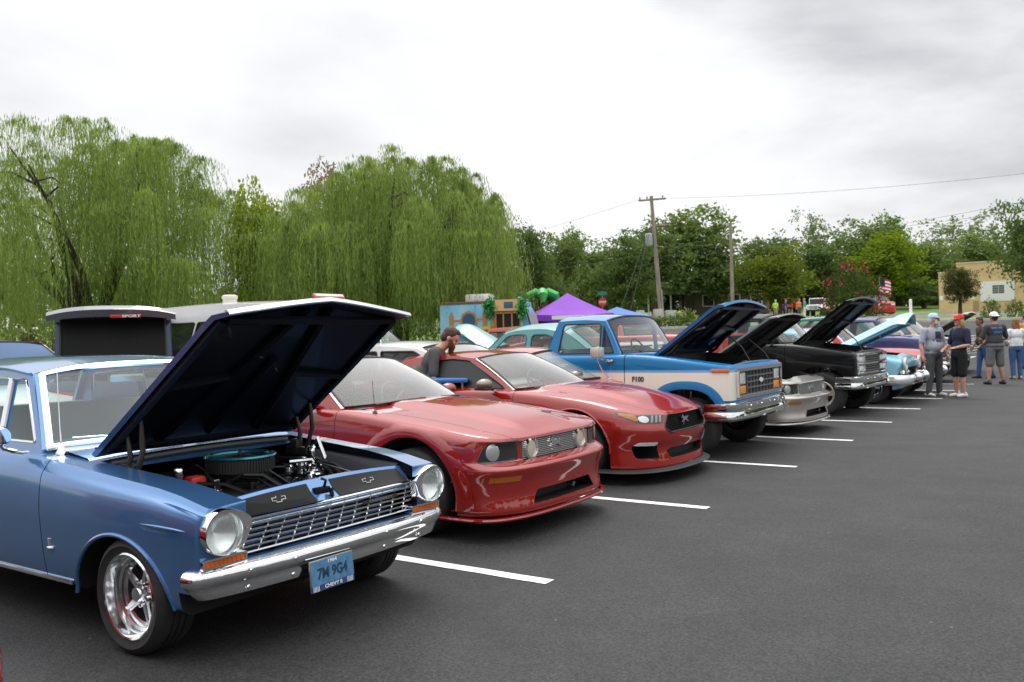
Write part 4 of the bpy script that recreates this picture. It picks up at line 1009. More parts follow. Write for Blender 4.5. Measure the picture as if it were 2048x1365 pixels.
    q = MB(); q.box(1.397, 1.404, -.09, .11, .005, .021, bev=.003); q.build('badge_face', mat('badge_white', (.75, .66, .64), .4), hd)
    HB = mat('hinge_grey', (.07, .065, .06), .4, .6)
    for sg in (-1, 1):
        q = MB(); a = (-1.60, sg * .60, .80)
        def hpt(u, z): return HM @ Vector((u, sg * .60, z))
        for off, u in ((0, .20), (.10, .36)):
            e = hpt(u, -.03); s = Vector((-1.56 + off, sg * .60, .78)); mid = (s + e) / 2 + Vector((.05, 0, .02)); q.tube([s, mid, e], [.016, .015, .012], 6)
        q.box(-1.62, -1.42, sg * .60 - .02, sg * .60 + .02, .76, .85, bev=.01); q.box(-1.56, -1.50, sg * .60 - .03, sg * .60 + .03, .80, .90, bev=.008)
        q.build('bonnet_hinge', HB, t)
    # engine bay
    q = MB()
    for sg in (-1, 1):
        q.grid(np.array([[(x, sg * .655, .80 + (-.62 - x) * .05), (x, sg * .60, .775 + (-.62 - x) * .05), (x, sg * (.36 + .0), .60), (x, sg * .32, .40)] for x in np.linspace(-.66, -1.64, 6)]))
        q.tube([(x, sg * .50, .70 + (-.62 - x) * .05) for x in np.linspace(-.85, -1.3, 5)], .008, 6)
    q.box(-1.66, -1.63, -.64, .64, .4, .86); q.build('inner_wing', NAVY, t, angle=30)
    eng = MB(); eng.box(-1.58, -.86, -.24, .24, .40, .68, bev=.03)
    for sg in (-1, 1): eng.box(-1.42, -.92, sg * .26 - .06, sg * .26 + .06, .60, .70, bev=.02)
    e = eng.build('engine', mat('engine_block', (.05, .05, .052), .5, .4), t)
    ac = (-1.34, .0, .875)
    q = MB(); q.lathe([(.175, -.09), (.192, -.085), (.192, -.005)], 72, 'z', ac)
    fl = q.build('air_filter', mat('filter_black', (.012, .012, .012), .55, fn=lambda t_, b_: None), e)
    q = MB()
    for k in range(72):
        a = 2 * PI * k / 72; q.box(.188, .197, -.0045, .0045, -.082, -.008, M=Matrix.Translation(ac) @ Matrix.Rotation(a, 4, 'Z'))
    q.build('filter_pleats', mat('pleat_black', (.02, .02, .02), .6), fl)
    q = MB(); q.lathe([(.203, -.006), (.207, .0), (.202, .009), (.185, .013), (.172, .007), (.168, -.004)], 60, 'z', ac); q.build('filter_ring', mat('blue_anodised', (.02, .20, .27), .25, .6, .4), fl)
    q = MB(); q.lathe([(.165, -.004), (.10, -.002), (.03, .002), (.012, .006), (.01, .03), (0, .032)], 40, 'z', ac); q.build('filter_lid', mat('lid_mesh', (.05, .045, .04), .35, .7), fl)
    ch = MB(); dk = MB(); r = random.Random(4)
    for (x, y, z, s, h) in ((-1.15, .30, .84, .035, .1), (-1.10, .36, .80, .045, .07), (-1.02, .25, .77, .03, .06), (-1.28, .50, .88, .028, .14), (-1.24, .47, .87, .02, .12), (-1.33, -.42, .86, .026, .12), (-.92, .05, .73, .03, .08), (-.9, -.08, .74, .025, .05), (-1.2, .24, .80, .03, .04), (-.95, .2, .74, .035, .05)):
        ch.lathe([(0, 0), (s * .75, -.004), (s, -.015), (s * .92, -.03), (s, -.045), (s * .8, -.06), (s * .9, -h)], 14, 'z', (x, y, z))
    ch.tube([(-1.3, .52, .86), (-1.22, .50, .93), (-1.18, .52, .80)], .012, 7); ch.tube([(-1.16, .22, .82), (-1.05, .30, .83), (-.95, .28, .76)], .014, 7)
    ch.box(-.98, -.80, .0, .20, .66, .70, bev=.01); ch.box(-.95, -.86, .04, .12, .70, .735, bev=.012, M=None); ch.tube([(-.86, -.05, .70), (-.82, .05, .73), (-.84, .16, .70)], .018, 8)
    for k in range(44):
        x = r.uniform(-1.5, -.8); y = r.uniform(-.5, .35); s = r.uniform(.015, .04); z = r.uniform(.62, .74)
        (ch if r.random() < .3 else dk).box(x - s, x + s, y - s, y + s, z - .1, z, bev=.006)
    for k in range(14):
        y0 = r.uniform(-.55, .55); y1 = y0 + r.uniform(-.3, .3); xa = r.uniform(-1.6, -1.2); xb = r.uniform(-1.1, -.75); z0 = r.uniform(.68, .80)
        dk.tube([(xa, y0, z0), (xa + .1, y0, z0 + .04), ((xa + xb) / 2, (y0 + y1) / 2, z0 + .03), (xb, y1, z0 - .08)], r.choice((.006, .008, .012)), 6)
    dk.box(-1.0, -.78, -.55, -.36, .55, .71, bev=.01)
    ch.build('engine_bright_parts', CHROME, e); dk.build('engine_hoses', mat('engine_black', (.014, .014, .015), .4), e)
    RED = mat('red_plastic', (.6, .035, .02), .35)
    q = MB(); q.box(-.93, -.86, -.50, -.43, .71, .745, bev=.01); q.build('battery_cap', RED, e)
    q = MB(); q.box(-1.38, -1.30, -.36, -.26, .70, .80, bev=.02); q.build('relay_box', RED, e)
    return t
# ------------------------------------------------------------------ pickups
def two_tone(name, blue, cream, light, zs):
    """blue over cream with a pale pinstripe: bands by height on the panels"""
    def fn(t, b):
        tcn = N(t, 'ShaderNodeTexCoord'); sp = N(t, 'ShaderNodeSeparateXYZ'); t.links.new(tcn.outputs['Object'], sp.inputs[0])
        mr = N(t, 'ShaderNodeMapRange'); mr.inputs[1].default_value = 0; mr.inputs[2].default_value = 2; t.links.new(sp.outputs[2], mr.inputs[0])
        r = ramp_node(t, mr.outputs[0], [(0, blue), (zs[0] / 2, cream), (zs[1] / 2, light), (zs[2] / 2, blue)]); r.color_ramp.interpolation = 'CONSTANT'
        t.links.new(r.outputs[0], b.inputs['Base Color'])
    return mat(name, blue, .4, .0, .6, .03, fn=fn, coat_ior=1.45, spec=.15)

def pickup(x0, y0, rz, label, P, ZT, W=1.0, fx=-.80, wx=(-1.38, -4.35), wz=.36, R=.36, arch=(.43, .42), zb=.46, A0=None, A1=None, C0=None, C1=None, wins=None, hinge=None, hood_len=1.4, hood_ang=0, rear=-5.6,
           bed=True, grille='grid', roof_h=.08, trim_paint=None, group='cars parked in the front row', front=True, cat='pickup truck', bumper=CHROME, style='steel', belt=1.27, under=None, glassm=None, near_detail=True, rimm=None, cabcut=True):
    t = thing('parked_pickup', label, cat, (x0, y0, 0), rz, group); under = under or BLACK; pm = trim_paint or P
    def wl(k): return [(-6, W + k), (0, W + k)]
    D, n = (.09, 7)
    rails = [rail(fx - .10, D, n, wl(-.06), zb, rear + .05, .1, 6), rail(fx - .02, D, n, wl(-.015), zb + .05, rear, .1, 6), rail(fx, D, n, wl(-.004), zb + .22, rear, .1, 6), rail(fx, D, n, wl(0), zb + .40, rear, .1, 6),
             rail(fx, D, n, wl(-.004), [(x, z - .12) for x, z in ZT], rear, .1, 6), rail(fx - .01, D, n, wl(-.018), [(x, z - .03) for x, z in ZT], rear, .1, 6), rail(fx - .035, D, n, wl(-.05), ZT, rear + .02, .1, 6)]
    yf = rail_y(rails)
    b = car_body(t, rails, [P, DARK, BLACK], W, [(-6, .01), (-2.2, .02), (-1.6, .05), (-.7, .03)], nth=9, nside=28, seg=3)
    sk0 = Skin(b) if near_detail else None
    c = MB()
    for sg in (-1, 1):
        for cx in wx: c.prism([(cx + arch[0] * math.copysign(abs(math.cos(a)) ** .8, math.cos(a)), wz + .06 + arch[1] * abs(math.sin(a)) ** .8) for a in np.linspace(PI, 0, 24)] + [(cx + arch[0], 0), (cx - arch[0], 0)], sg * .52, sg * 1.2, 'xz', 1)
    cs = [c]; c1 = MB(); use = False
    if hood_ang: c1.prism([(fx - .045, -W + .17), (fx - .045, W - .17), (hinge[0] + .02, W - .16), (hinge[0] + .02, -W + .16)], zb + .1, 1.6, 'xy', 2); use = True
    if cabcut: c1.prism([(A0[0] - .18, -W + .14), (A0[0] - .18, W - .14), (C0[0] + .12, W - .14), (C0[0] + .12, -W + .14)], zb + .15, 1.8, 'xy', 1); use = True
    if bed: c1.box(rear + .08, C0[0] - .12, -W + .10, W - .10, zb + .35, 1.8, 0)
    if use or bed: cs.append(c1)
    c4 = MB(); c4.box(fx - .22, fx + .3, -W - .3, W + .3, zb - .3, zb + .19, 1); cs.append(c4)
    if near_detail:
        c3 = MB()
        for sg in (-1, 1):
            lo, hi = min(sg * (W - .08), sg * 1.2), max(sg * (W - .08), sg * 1.2)
            for xg in (A0[0] + .13, C0[0] + .17, C0[0] - .04): c3.box(xg - .005, xg + .005, lo, hi, zb + .04, 1.8, 1)
        cs.append(c3)
    cut(b, *cs)
    if near_detail:
        for sg in (-1, 1):
            d = split(b, 'door', lambda q, nn, m, sg=sg: C0[0] + .165 < q.x < A0[0] + .126 and q.y * sg > W - .13 and q.z > zb + .05 and m == 0)
            if d: h = MB(); h.box(C0[0] + .24, C0[0] + .44, min(sg * (W - .005), sg * (W + .03)), max(sg * (W - .005), sg * (W + .03)), belt - .15, belt - .11, bev=.012); h.build('door_handle', CHROME, d)
    for cx in wx:
        for sg in (-1, 1): wheel(t, cx, sg * (W - .03), sg, R=R, w=.25, rim=R * .58, style=style, deep=.03, rimmat=rimm)
    cab = Cab(A0, A1, C0, C1, crown=roof_h, rexp=3.0, bow_fb=.14, bow_ft=.07, bow_rb=.03, bow_rt=.03, fw=.05, rw=.12, roof=[(A1[0], A1[2]), ((A1[0] + C1[0]) / 2, A1[2] + .02), (C1[0], C1[2])])
    cab.build(t, pm, wins, gl=glassm or glass('car_screen', (.70, .76, .74), 1.66, .27), side_gl=GLASS_LITE, trim=BLACK, r_trim=.011)
    seats(t, (C0[0] + .42,), W - .16, zb + .50, belt + .08, INT_GREY, True); q = MB(); q.box(A0[0] - .16, A0[0] + .06, -W + .18, W - .18, belt - .25, belt + .0, bev=.04); q.build('dashboard', INTERIOR, t)
    if near_detail: steering(t, A0[0] - .32, .38, belt + .02)
    # cowl and wipers
    q = MB(); q.box(A0[0] + .02, (hinge[0] if hinge else A0[0] + .45), -W + .17, W - .17, belt - .06, belt + .012, bev=.012); cw = q.build('cowl', pm, t)
    q = MB(); q.tube([(A0[0] + .13, -.52, belt + .03), (A0[0] + .07, -.30, belt + .09), (A0[0] + .06, -.02, belt + .10)], .011, 6); q.tube([(A0[0] + .15, .1, belt + .03), (A0[0] + .08, .3, belt + .09), (A0[0] + .06, .56, belt + .10)], .011, 6); q.build('wiper', BLACK, cw)
    zt = float(curve1(ZT)(fx)[0])
    if hood_ang:
        open_hood(t, hinge, hood_len, W - .17, W - .19, hood_ang, pm, under, crown=.06, nose=.06, nose_len=.16, thick=.04)
        clutter(t, fx - .2, hinge[0] + .02, W - .2, zb + .1, zt - .08, int(abs(y0) * 10), 34, .18)
        q = MB(); q.box(fx - .26, fx - .03, -W + .175, W - .175, zt - .16, zt - .03, bev=.02); q.box(fx - .20, fx - .16, -.08, .08, zt - .06, zt + .03, bev=.01)
        sp = q.build('slam_panel', mat('engine_grey', (.09, .09, .09), .6), t)
        q = MB(); q.tube([(fx - .35, W - .25, zt - .05), (fx - .5, W - .23, zt + .2), (fx - .75, W - .22, zt + .42)], .012, 6); q.build('bonnet_stay', BLACK, t)
        for sg in (-1, 1):
            q = MB(); q.tube([(hinge[0] + .05, sg * (W - .25), hinge[1] - .06), (hinge[0] + .2, sg * (W - .25), hinge[1] + .02), (hinge[0] + .36, sg * (W - .25), hinge[1] + .2)], .02, 6); q.build('bonnet_hinge', BLACK, t)
    z0 = zb + .27; z1 = zt - .035; x = fx
    if grille == 'grid':
        q = MB(); w = W - .17
        q.prism([(-w, z0), (w, z0), (w, z1), (-w, z1)], x - .02, x + .035, 'yz', holes=[[(-w + .03, z0 + .03), (w - .03, z0 + .03), (w - .03, z1 - .04), (-w + .03, z1 - .04)]])
        f = q.build('grille_surround', CHROME, t); q = MB(); q.box(x - .02, x + .004, -w + .02, w - .02, z0 + .02, z1 - .02); q.build('grille_backing', BLACK, f)
        q = MB()
        for k in range(1, 4): zz = z0 + .03 + (z1 - z0 - .07) * k / 4; q.box(x + .002, x + .022, -w + .33, w - .33, zz - .008, zz + .008)
        for k in range(9): yy = -w + .33 + (2 * w - .66) * k / 8; q.box(x + .002, x + .020, yy - .006, yy + .006, z0 + .03, z1 - .04)
        q.build('grille', mat('grille_grey', (.30, .30, .31), .3, .7), f)
        q = MB(); q.prism(ell(0, (z0 + z1) / 2, .065, .03, 24), x + .02, x + .03, 'yz'); q.build('emblem', mat('oval_white', (.7, .72, .76), .3), f)
        for sg in (-1, 1):
            yc = sg * (w - .175)
            q = MB(); q.prism(rpoly([(yc - .11, z1 - .20), (yc + .11, z1 - .20), (yc + .11, z1 - .055), (yc - .11, z1 - .055)], .02), x - .005, x + .012, 'yz', holes=[rpoly([(yc - .098, z1 - .19), (yc + .098, z1 - .19), (yc + .098, z1 - .065), (yc - .098, z1 - .065)], .02)]); l = q.build('headlight', CHROME, t)
            q = MB(); q.box(x - .005, x + .010, yc - .098, yc + .098, z1 - .19, z1 - .065, bev=.005); q.build('lens', LENS, l)
            q = MB(); q.box(x - .005, x + .014, yc - .12, yc + .12, z0 + .04, z0 + .135, bev=.008); q.build('turn_signal', mat('amber_bright', (.85, .30, .02), .2, 0, .5), t)
    elif grille == 'bars':
        q = MB(); w = W - .13; zs = (z0 - .005, (z0 + z1) / 2, z1 + .0)
        for zz in zs: q.box(x - .03, x + .035, -w, w, zz - .022, zz + .022, bev=.012)
        for sg in (-1, 1): q.box(x - .03, x + .02, min(sg * (w - .03), sg * w), max(sg * (w - .03), sg * w), z0, z1, bev=.01)
        f = q.build('grille_surround', CHROME, t); q = MB(); q.box(x - .03, x + .002, -w + .02, w - .02, z0, z1); q.build('grille_backing', BLACK, f)
        for sg in (-1, 1):
            for a, b_ in ((zs[0], zs[1]), (zs[1], zs[2])):
                q = MB(); y0_, y1_ = sorted((sg * (w - .40), sg * (w - .03))); q.box(x - .01, x + .016, y0_, y1_, a + .03, b_ - .03, bev=.01); h = q.build('headlight', LENS, t)
                q = MB(); yc = sg * (w - .17); q.box(x + .014, x + .022, yc - .09, yc + .06, a + .045, b_ - .045, bev=.006); q.build('lens', WHITE, h)
        q = MB()
        for k in range(3):
            for a, b_ in ((zs[0], zs[1]), (zs[1], zs[2])): zz = a + (b_ - a) * (k + 1) / 4; q.box(x, x + .012, -w + .42, w - .42, zz - .004, zz + .004)
        q.build('grille', STEEL, f)
    elif grille == 'slats':
        q = MB(); w = W - .1
        for k in range(9): zz = z0 - .15 + k * .075; q.box(x - .01, x + .04, -w, w, zz - .02, zz + .02, bev=.012)
        for k in range(5): yy = -w + 2 * w * k / 4; q.box(x - .02, x + .03, yy - .015, yy + .015, z0 - .17, z1)
        q.build('grille', mat('cream_enamel', (.66, .65, .60), .4, 0, .4), t); q = MB(); q.box(x - .03, x, -w, w, z0 - .18, z1); q.build('grille_backing', BLACK, t)
        for sg in (-1, 1): ring_lamp(t, (x + .03, sg * (W - .2), z1 - .1), .09, .05, .02)
    if bumper:
        path = nose_path(fx + .07, W + .01, .03, .12, 5, .26, 9)
        bm_ = sweep(path, [(-.05, zb + .20), (-.01, zb + .215), (.015, zb + .20), (.02, zb + .14), (.008, zb + .12), (.008, zb + .10), (.02, zb + .08), (.018, zb + .02), (-.01, zb - .005), (-.04, zb + .0)]).build('front_bumper', bumper, t, angle=40)
        if near_detail:
            q = MB()
            for yy in (-.62, -.25, .25, .62): q.lathe([(0, .012), (.012, .008), (.016, 0)], 10, 'x', (fx + .112 - .03 * (yy / W) ** 2, yy, zb + .165))
            q.build('bumper_bolts', CHROME, bm_)
    if bed:
        q = MB(); q.box(rear + .0, rear + .06, -W + .12, W - .12, zb + .2, float(curve1(ZT)(rear)[0]) + .002, bev=.015); tg = q.build('tailgate', P, t)
        for sg in (-1, 1): q = MB(); q.box(rear - .012, rear + .02, min(sg * (W - .02), sg * (W - .12)), max(sg * (W - .02), sg * (W - .12)), zb + .35, zb + .68, bev=.01); q.build('tail_light', REDLENS, t)
    t['_y'] = 0
    del t['_y']
    return t, yf, sk0, cab

def build_blue_cream_pickup():
    BL = (.002, .150, .36); CR = (.80, .76, .66); LT = (.18, .36, .62)
    P = two_tone('blue_and_cream_paint', BL, CR, LT, (.70, 1.032, 1.066)); PB = paint('strong_blue_paint', BL, .0, .4, coat_ior=1.45)
    ZT = [(-6, 1.24), (-3.6, 1.262), (-2.2, 1.262), (-1.7, 1.225), (-1.2, 1.165), (-.95, 1.135), (-.78, 1.115)]
    t, yf, sk, cab = pickup(0, 6.4, 0, 'blue and cream 1980s pickup with chrome bumper and its bonnet propped open', P, ZT, A0=(-2.34, .86, 1.275), A1=(-2.59, .765, 1.715), C0=(-3.46, .86, 1.275), C1=(-3.30, .77, 1.725),
        wins=[rpoly([(-2.46, 1.285), (-2.605, 1.285), (-2.605, 1.66), (-2.63, 1.66)][:3] + [(-2.635, 1.55)], .01) if False else rpoly([(-2.43, 1.29), (-2.60, 1.29), (-2.60, 1.655)], .015), rpoly([(-2.64, 1.29), (-3.28, 1.29), (-3.215, 1.68), (-2.64, 1.68)], .05)],
        hinge=(-1.86, 1.275), hood_len=1.08, hood_ang=36, trim_paint=PB, under=mat('navy_bonnet_underside', (.006, .012, .030), .35, 0, .4), glassm=glass('truck_screen', (.80, .84, .82), 1.6))
    # wheel arch trims
    for sg in (-1, 1):
        for cx in (-1.38, -4.35):
            q = MB(); G = []
            for a in np.linspace(PI * 1.04, PI * .085, 30):
                ca, sa = math.cos(a), math.sin(a); e = lambda r, s: math.copysign(abs(s) ** .8, s) * r
                G.append([(cx + e(.425, ca), sg * .985, .42 + e(.415, sa)), (cx + e(.428, ca), sg * 1.018, .42 + e(.418, sa)), (cx + e(.47, ca), sg * 1.022, .42 + e(.46, sa)), (cx + e(.525, ca), sg * 1.012, .42 + e(.515, sa)), (cx + e(.53, ca), sg * .99, .42 + e(.52, sa))])
            q.grid(np.array(G)); q.build('wheel_arch_trim', PB, t, angle=60)
        q = MB(); q.box(-1.05, -.82, min(sg * .985, sg * 1.012), max(sg * .985, sg * 1.012), 1.045, 1.085, bev=.006); q.build('side_marker', AMBER, t)
        # tall mirror on struts
        y = sg * 1.16
        q = MB(); q.tube([(-2.42, sg * 1.0, .97), (-2.46, sg * 1.10, 1.06), (-2.50, y, 1.20), (-2.49, y, 1.27)], .011, 6); q.tube([(-2.42, sg * .99, 1.20), (-2.47, sg * 1.10, 1.22), (-2.49, y, 1.25)], .011, 6); q.box(-2.46, -2.36, min(sg * .99, sg * 1.03), max(sg * .99, sg * 1.03), 1.175, 1.21, bev=.012); q.box(-2.46, -2.38, min(sg * .99, sg * 1.02), max(sg * .99, sg * 1.02), .95, .975, bev=.01)
        m = q.build('mirror_bracket', CHROME, t); q = MB(); q.box(-2.57, -2.44, y - .085, y + .085, 1.24, 1.375, bev=.03); q.build('door_mirror', mat('mirror_beige', (.55, .50, .44), .25, .3, .5), m)
    text('F100', .088, basis((-2.02, -1.004, .955), (1, 0, 0), (0, 0, 1)), mat('badge_brown', (.06, .025, .02), .4), 'badge_lettering', t, .003, True, squash=.95)
    q = MB(); q.box(-.93, -.84, -.80, .80, .66, .735, bev=.015); q.build('valance', PB, t)
    return t

def build_black_pickup():
    P = mat('black_paint', (.0035, .0035, .004), .4, 0, .45, .03, spec=.15, coat_ior=1.4)
    ZT = [(-6, 1.26), (-3.6, 1.28), (-2.0, 1.275), (-1.5, 1.235), (-1.0, 1.165), (-.6, 1.10)]
    rz = -.07; xn = -.62
    t, yf, sk, cab = pickup(xn * (1 - math.cos(rz)), 12.02 - xn * math.sin(rz), rz, 'black 1990s pickup with stacked headlights, chrome bumper and raised bonnet', P, ZT, W=.98, fx=-.62, wx=(-1.22, -4.3), wz=.37, R=.385, arch=(.46, .44), zb=.48, A0=(-1.98, .85, 1.29), A1=(-2.36, .74, 1.76), C0=(-3.5, .85, 1.29), C1=(-3.38, .75, 1.77),
        wins=[rpoly([(-2.14, 1.30), (-3.34, 1.30), (-3.26, 1.72), (-2.44, 1.72)], .05)], hinge=(-1.76, 1.285), hood_len=1.28, hood_ang=38, grille='bars', style='five', rimm=mat('worn_alloy', (.5, .47, .42), .4, .7))
    side_mirror(t, -2.12, -.96, 1.37, P, -1, .24, .18, .14); side_mirror(t, -2.12, .96, 1.37, P, 1, .24, .18, .14)
    return t

def fifties(x0, y0, rz, label, P, opened=True, two=None, group='cars parked in the front row'):
    """rounded 1950s car"""
    t = thing('parked_car', label, 'car', (x0, y0, 0), rz, group); W = .92; rx = -5.1
    ZT = [(-5.2, .90), (-3.2, .98), (-2.0, 1.0), (-1.4, .99), (-.9, .965), (-.55, .93), (-.34, .88)]
    def wl(k): return [(-5.2, W + k - .03), (-2.0, W + k - .02), (-.9, W + k), (-.4, W + k)]
    rails = [rail(-.55, .12, 4, wl(-.10), .25, rx, .3), rail(-.45, .12, 4, wl(-.04), .30, rx, .3), rail(-.42, .14, 4, wl(-.01), .42, rx, .3), rail(-.40, .14, 4, wl(.0), .60, rx, .3), rail(-.33, .12, 4, wl(-.01), [(x, z - .14) for x, z in ZT], rx, .3), rail(-.31, .12, 4, wl(-.03), [(x, z - .05) for x, z in ZT], rx, .3), rail(-.36, .12, 4, wl(-.10), ZT, rx + .05, .3)]
    b = car_body(t, rails, [P, DARK, BLACK], W, [(-5.2, .03), (-2, .06), (-.4, .08)], nth=9, nside=26, seg=3)
    c = MB()
    for sg in (-1, 1):
        for cx in (-.94, -3.86): c.prism(arch_poly(cx, .33, .40, .37), sg * .5, sg * 1.1, 'xz', 1)
    cs = [c]; c1 = MB()
    if opened: c1.prism([(-.5, -.56), (-.5, .56), (-1.7, .62), (-1.7, -.62)], .4, 1.4, 'xy', 1)
    c1.prism([(-2.2, -.64), (-2.2, .64), (-3.9, .6), (-3.9, -.6)], .5, 1.4, 'xy', 1); c1.box(-.46, -.2, -.55, .55, .50, .72, 1); cs.append(c1)
    cut(b, *cs)
    for cx in (-.94, -3.86):
        for sg in (-1, 1): wheel(t, cx, sg * .88, sg, R=.33, w=.2, rim=.205, style='cragar', rimmat=CHROME, deep=.04)
    cab = Cab((-1.95, .80, 1.0), (-2.35, .66, 1.44), (-4.1, .76, 1.0), (-3.75, .64, 1.44), crown=.09, bow_fb=.25, bow_ft=.12, roof=[(-2.35, 1.44), (-3.0, 1.48), (-3.75, 1.44)])
    cab.build(t, two or P, [rpoly([(-2.2, 1.02), (-2.95, 1.02), (-2.95, 1.42), (-2.48, 1.42)], .03), rpoly([(-3.02, 1.02), (-3.9, 1.02), (-3.7, 1.40), (-3.02, 1.42)], .04)], trim=CHROME)
    seats(t, (-2.9,), .66, .6, 1.15, INT_GREY, True)
    for sg in (-1, 1):
        ring_lamp(t, (-.30, sg * .74, .80), .092, .05, .035, bm=WHITE if opened else CHROME)
        q = MB(); q.prism(rpoly([(sg * .74 - .10, .60), (sg * .74 + .10, .60), (sg * .74 + .09, .67), (sg * .74 - .09, .67)], .02), -.40, -.35, 'yz'); q.build('turn_signal', LENS, t)
    q = MB()
    for k in range(7): q.box(-.36, -.33, -.54, .54, .52 + k * .03, .527 + k * .03)
    for k in range(11): yy = -.52 + k * .104; q.box(-.355, -.335, yy - .004, yy + .004, .51, .71)
    q.build('grille', CHROME, t)
    path = nose_path(-.22, .95, .05, .22, 3.5, .35, 11)
    sweep(path, [(-.05, .40), (.0, .385), (.03, .41), (.045, .47), (.04, .54), (.01, .58), (-.04, .575)]).build('front_bumper', mat('pale_chrome', (.85, .85, .84), .18, .6, .5), t, angle=40)
    for sg in (-1, 1): q = MB(); q.sphere((-.16, sg * .42, .52), (.10, .06, .11), 14, 8); q.build('bumper_guard', CHROME, t)
    if opened:
        open_hood(t, (-1.72, 1.02), 1.50, .62, .60, 26, P, mat('pale_blue_underside', (.20, .40, .50), .45, 0, .3), crown=.17, nose=.10, nose_len=.25, wc=.16, cexp=1.5)
        clutter(t, -.52, -1.65, .55, .4, .92, 11, 30, .4)
    return t

def generic_car(label, loc, rz, P, L=4.7, W=.9, H=1.45, belt=.92, hood=.85, cab=(.27, .40, .80, .93), zb=.2, R=.32, group='cars parked in the second row', name='parked_car', cat='car', gl=None, side=None, boxy=False, win_drop=0., trunk=None, style='five', lights=True, sidewin=2, roof_in=.74, sp=None, name_lens=True, wheelsteer=0):
    """plain saloon, hatchback or van from proportions; nose at x = 0"""
    t = thing(name, label, cat, loc, rz, group); trunk = trunk or belt
    a, b_, c_, d = [-L * v for v in cab]
    ZT = [(-L - .1, trunk - .04), (d, trunk), (a - .2, belt), (a, belt - .01), (a * .5, (hood + belt) / 2 + .0), (-.25, hood - .05), (0, hood - .14)]
    n = 5 if boxy else 3; D = .25 if boxy else .42
    wl = [(-L, W - .03), (-L * .5, W), (0, W - .02)]
    def w(k): return [(x, v + k) for x, v in wl]
    rails = [rail(-.08, D, n, w(-.08), zb, -L + .08, .3, n), rail(0, D, n, w(-.02), zb + .08, -L, .3, n), rail(.0, D, n, w(0), zb + .3, -L, .3, n), rail(-.02, D, n, w(0), [(x, .45 + z * .35) for x, z in ZT], -L, .3, n), rail(-.05, D, n, w(-.02), [(x, z - .05) for x, z in ZT], -L + .03, .3, n), rail(-.1, D, n, w(-.08), ZT, -L + .06, .3, n)]
    b = car_body(t, rails, [P, DARK], W, [(-L, .02), (a, .03), (0, .03)], nth=8, nside=18, seg=2, t_top=6)
    wx = (-L * .185, -L * .79); c = MB()
    for sg in (-1, 1):
        for cx in wx: c.prism(arch_poly(cx, R + .01, R * 1.2, R * 1.17), sg * (W - .4), sg * 1.3, 'xz', 1)
    c.prism([(a - .15, -W + .2), (a - .15, W - .2), (d + .3, W - .22), (d + .3, -W + .22)], zb + .3, H + 1, 'xy', 1)
    cut(b, c)
    for cx in wx:
        for sg in (-1, 1): wheel(t, cx, sg * (W - .03), sg, R=R, w=.2, rim=R * .65, style=style)
    wt = W * roof_in; cb = Cab((a, W - .12, belt), (b_, wt, H - .06), (d, W - .13, trunk), (c_, wt, H - .07), crown=.06, bow_fb=.2, bow_ft=.09, bow_rb=.12, bow_rt=.06, roof=[(b_, H - .06), ((b_ + c_) / 2, H - .03), (c_, H - .07)])
    m = .05; x0, x1 = a - .16, d + .22; t0, t1 = b_ - .06, c_ + .06; zl, zh = max(belt, trunk) + .025, H - .105 - win_drop
    wins = []
    for k in range(sidewin):
        u0, u1 = k / sidewin, (k + 1) / sidewin; g = .035
        wins.append(rpoly([(x0 + (x1 - x0) * u0 - (g if k else 0), zl), (x0 + (x1 - x0) * u1 + (g if k < sidewin - 1 else 0), zl), (t0 + (t1 - t0) * u1 + (g if k < sidewin - 1 else 0), zh), (t0 + (t1 - t0) * u0 - (g if k else 0), zh)], .03))
    cb.build(t, P, wins, gl=gl or glass('car_screen', (.70, .76, .74), 1.66, .27), side_gl=side or GLASS, r_trim=.012)
    seats(t, (a - .9,), W - .25, zb + .35, belt + .08, INTERIOR)
    if lights:
        sk = Skin(b)
        for sg in (-1, 1):
            p = rpoly([(-W + .12, hood - .30), (-W + .42, hood - .32), (-W + .45, hood - .21), (-W + .14, hood - .18)], .02); sk.patch(p if sg < 0 else mir(p), 'yz', LENS, 'headlight', t, .006, .02)
            p = rpoly([(-W + .10, trunk - .32), (-W + .38, trunk - .32), (-W + .38, trunk - .16), (-W + .12, trunk - .14)], .02); sk.patch(p if sg < 0 else mir(p), 'yz', REDLENS, 'tail_light', t, .006, .02, sg=-1)
        p = rpoly([(-.4, hood - .33), (.4, hood - .33), (.36, hood - .23), (-.36, hood - .23)], .02); sk.patch(p, 'yz', BLACK, 'grille', t, .006, .02)
    return t, cb

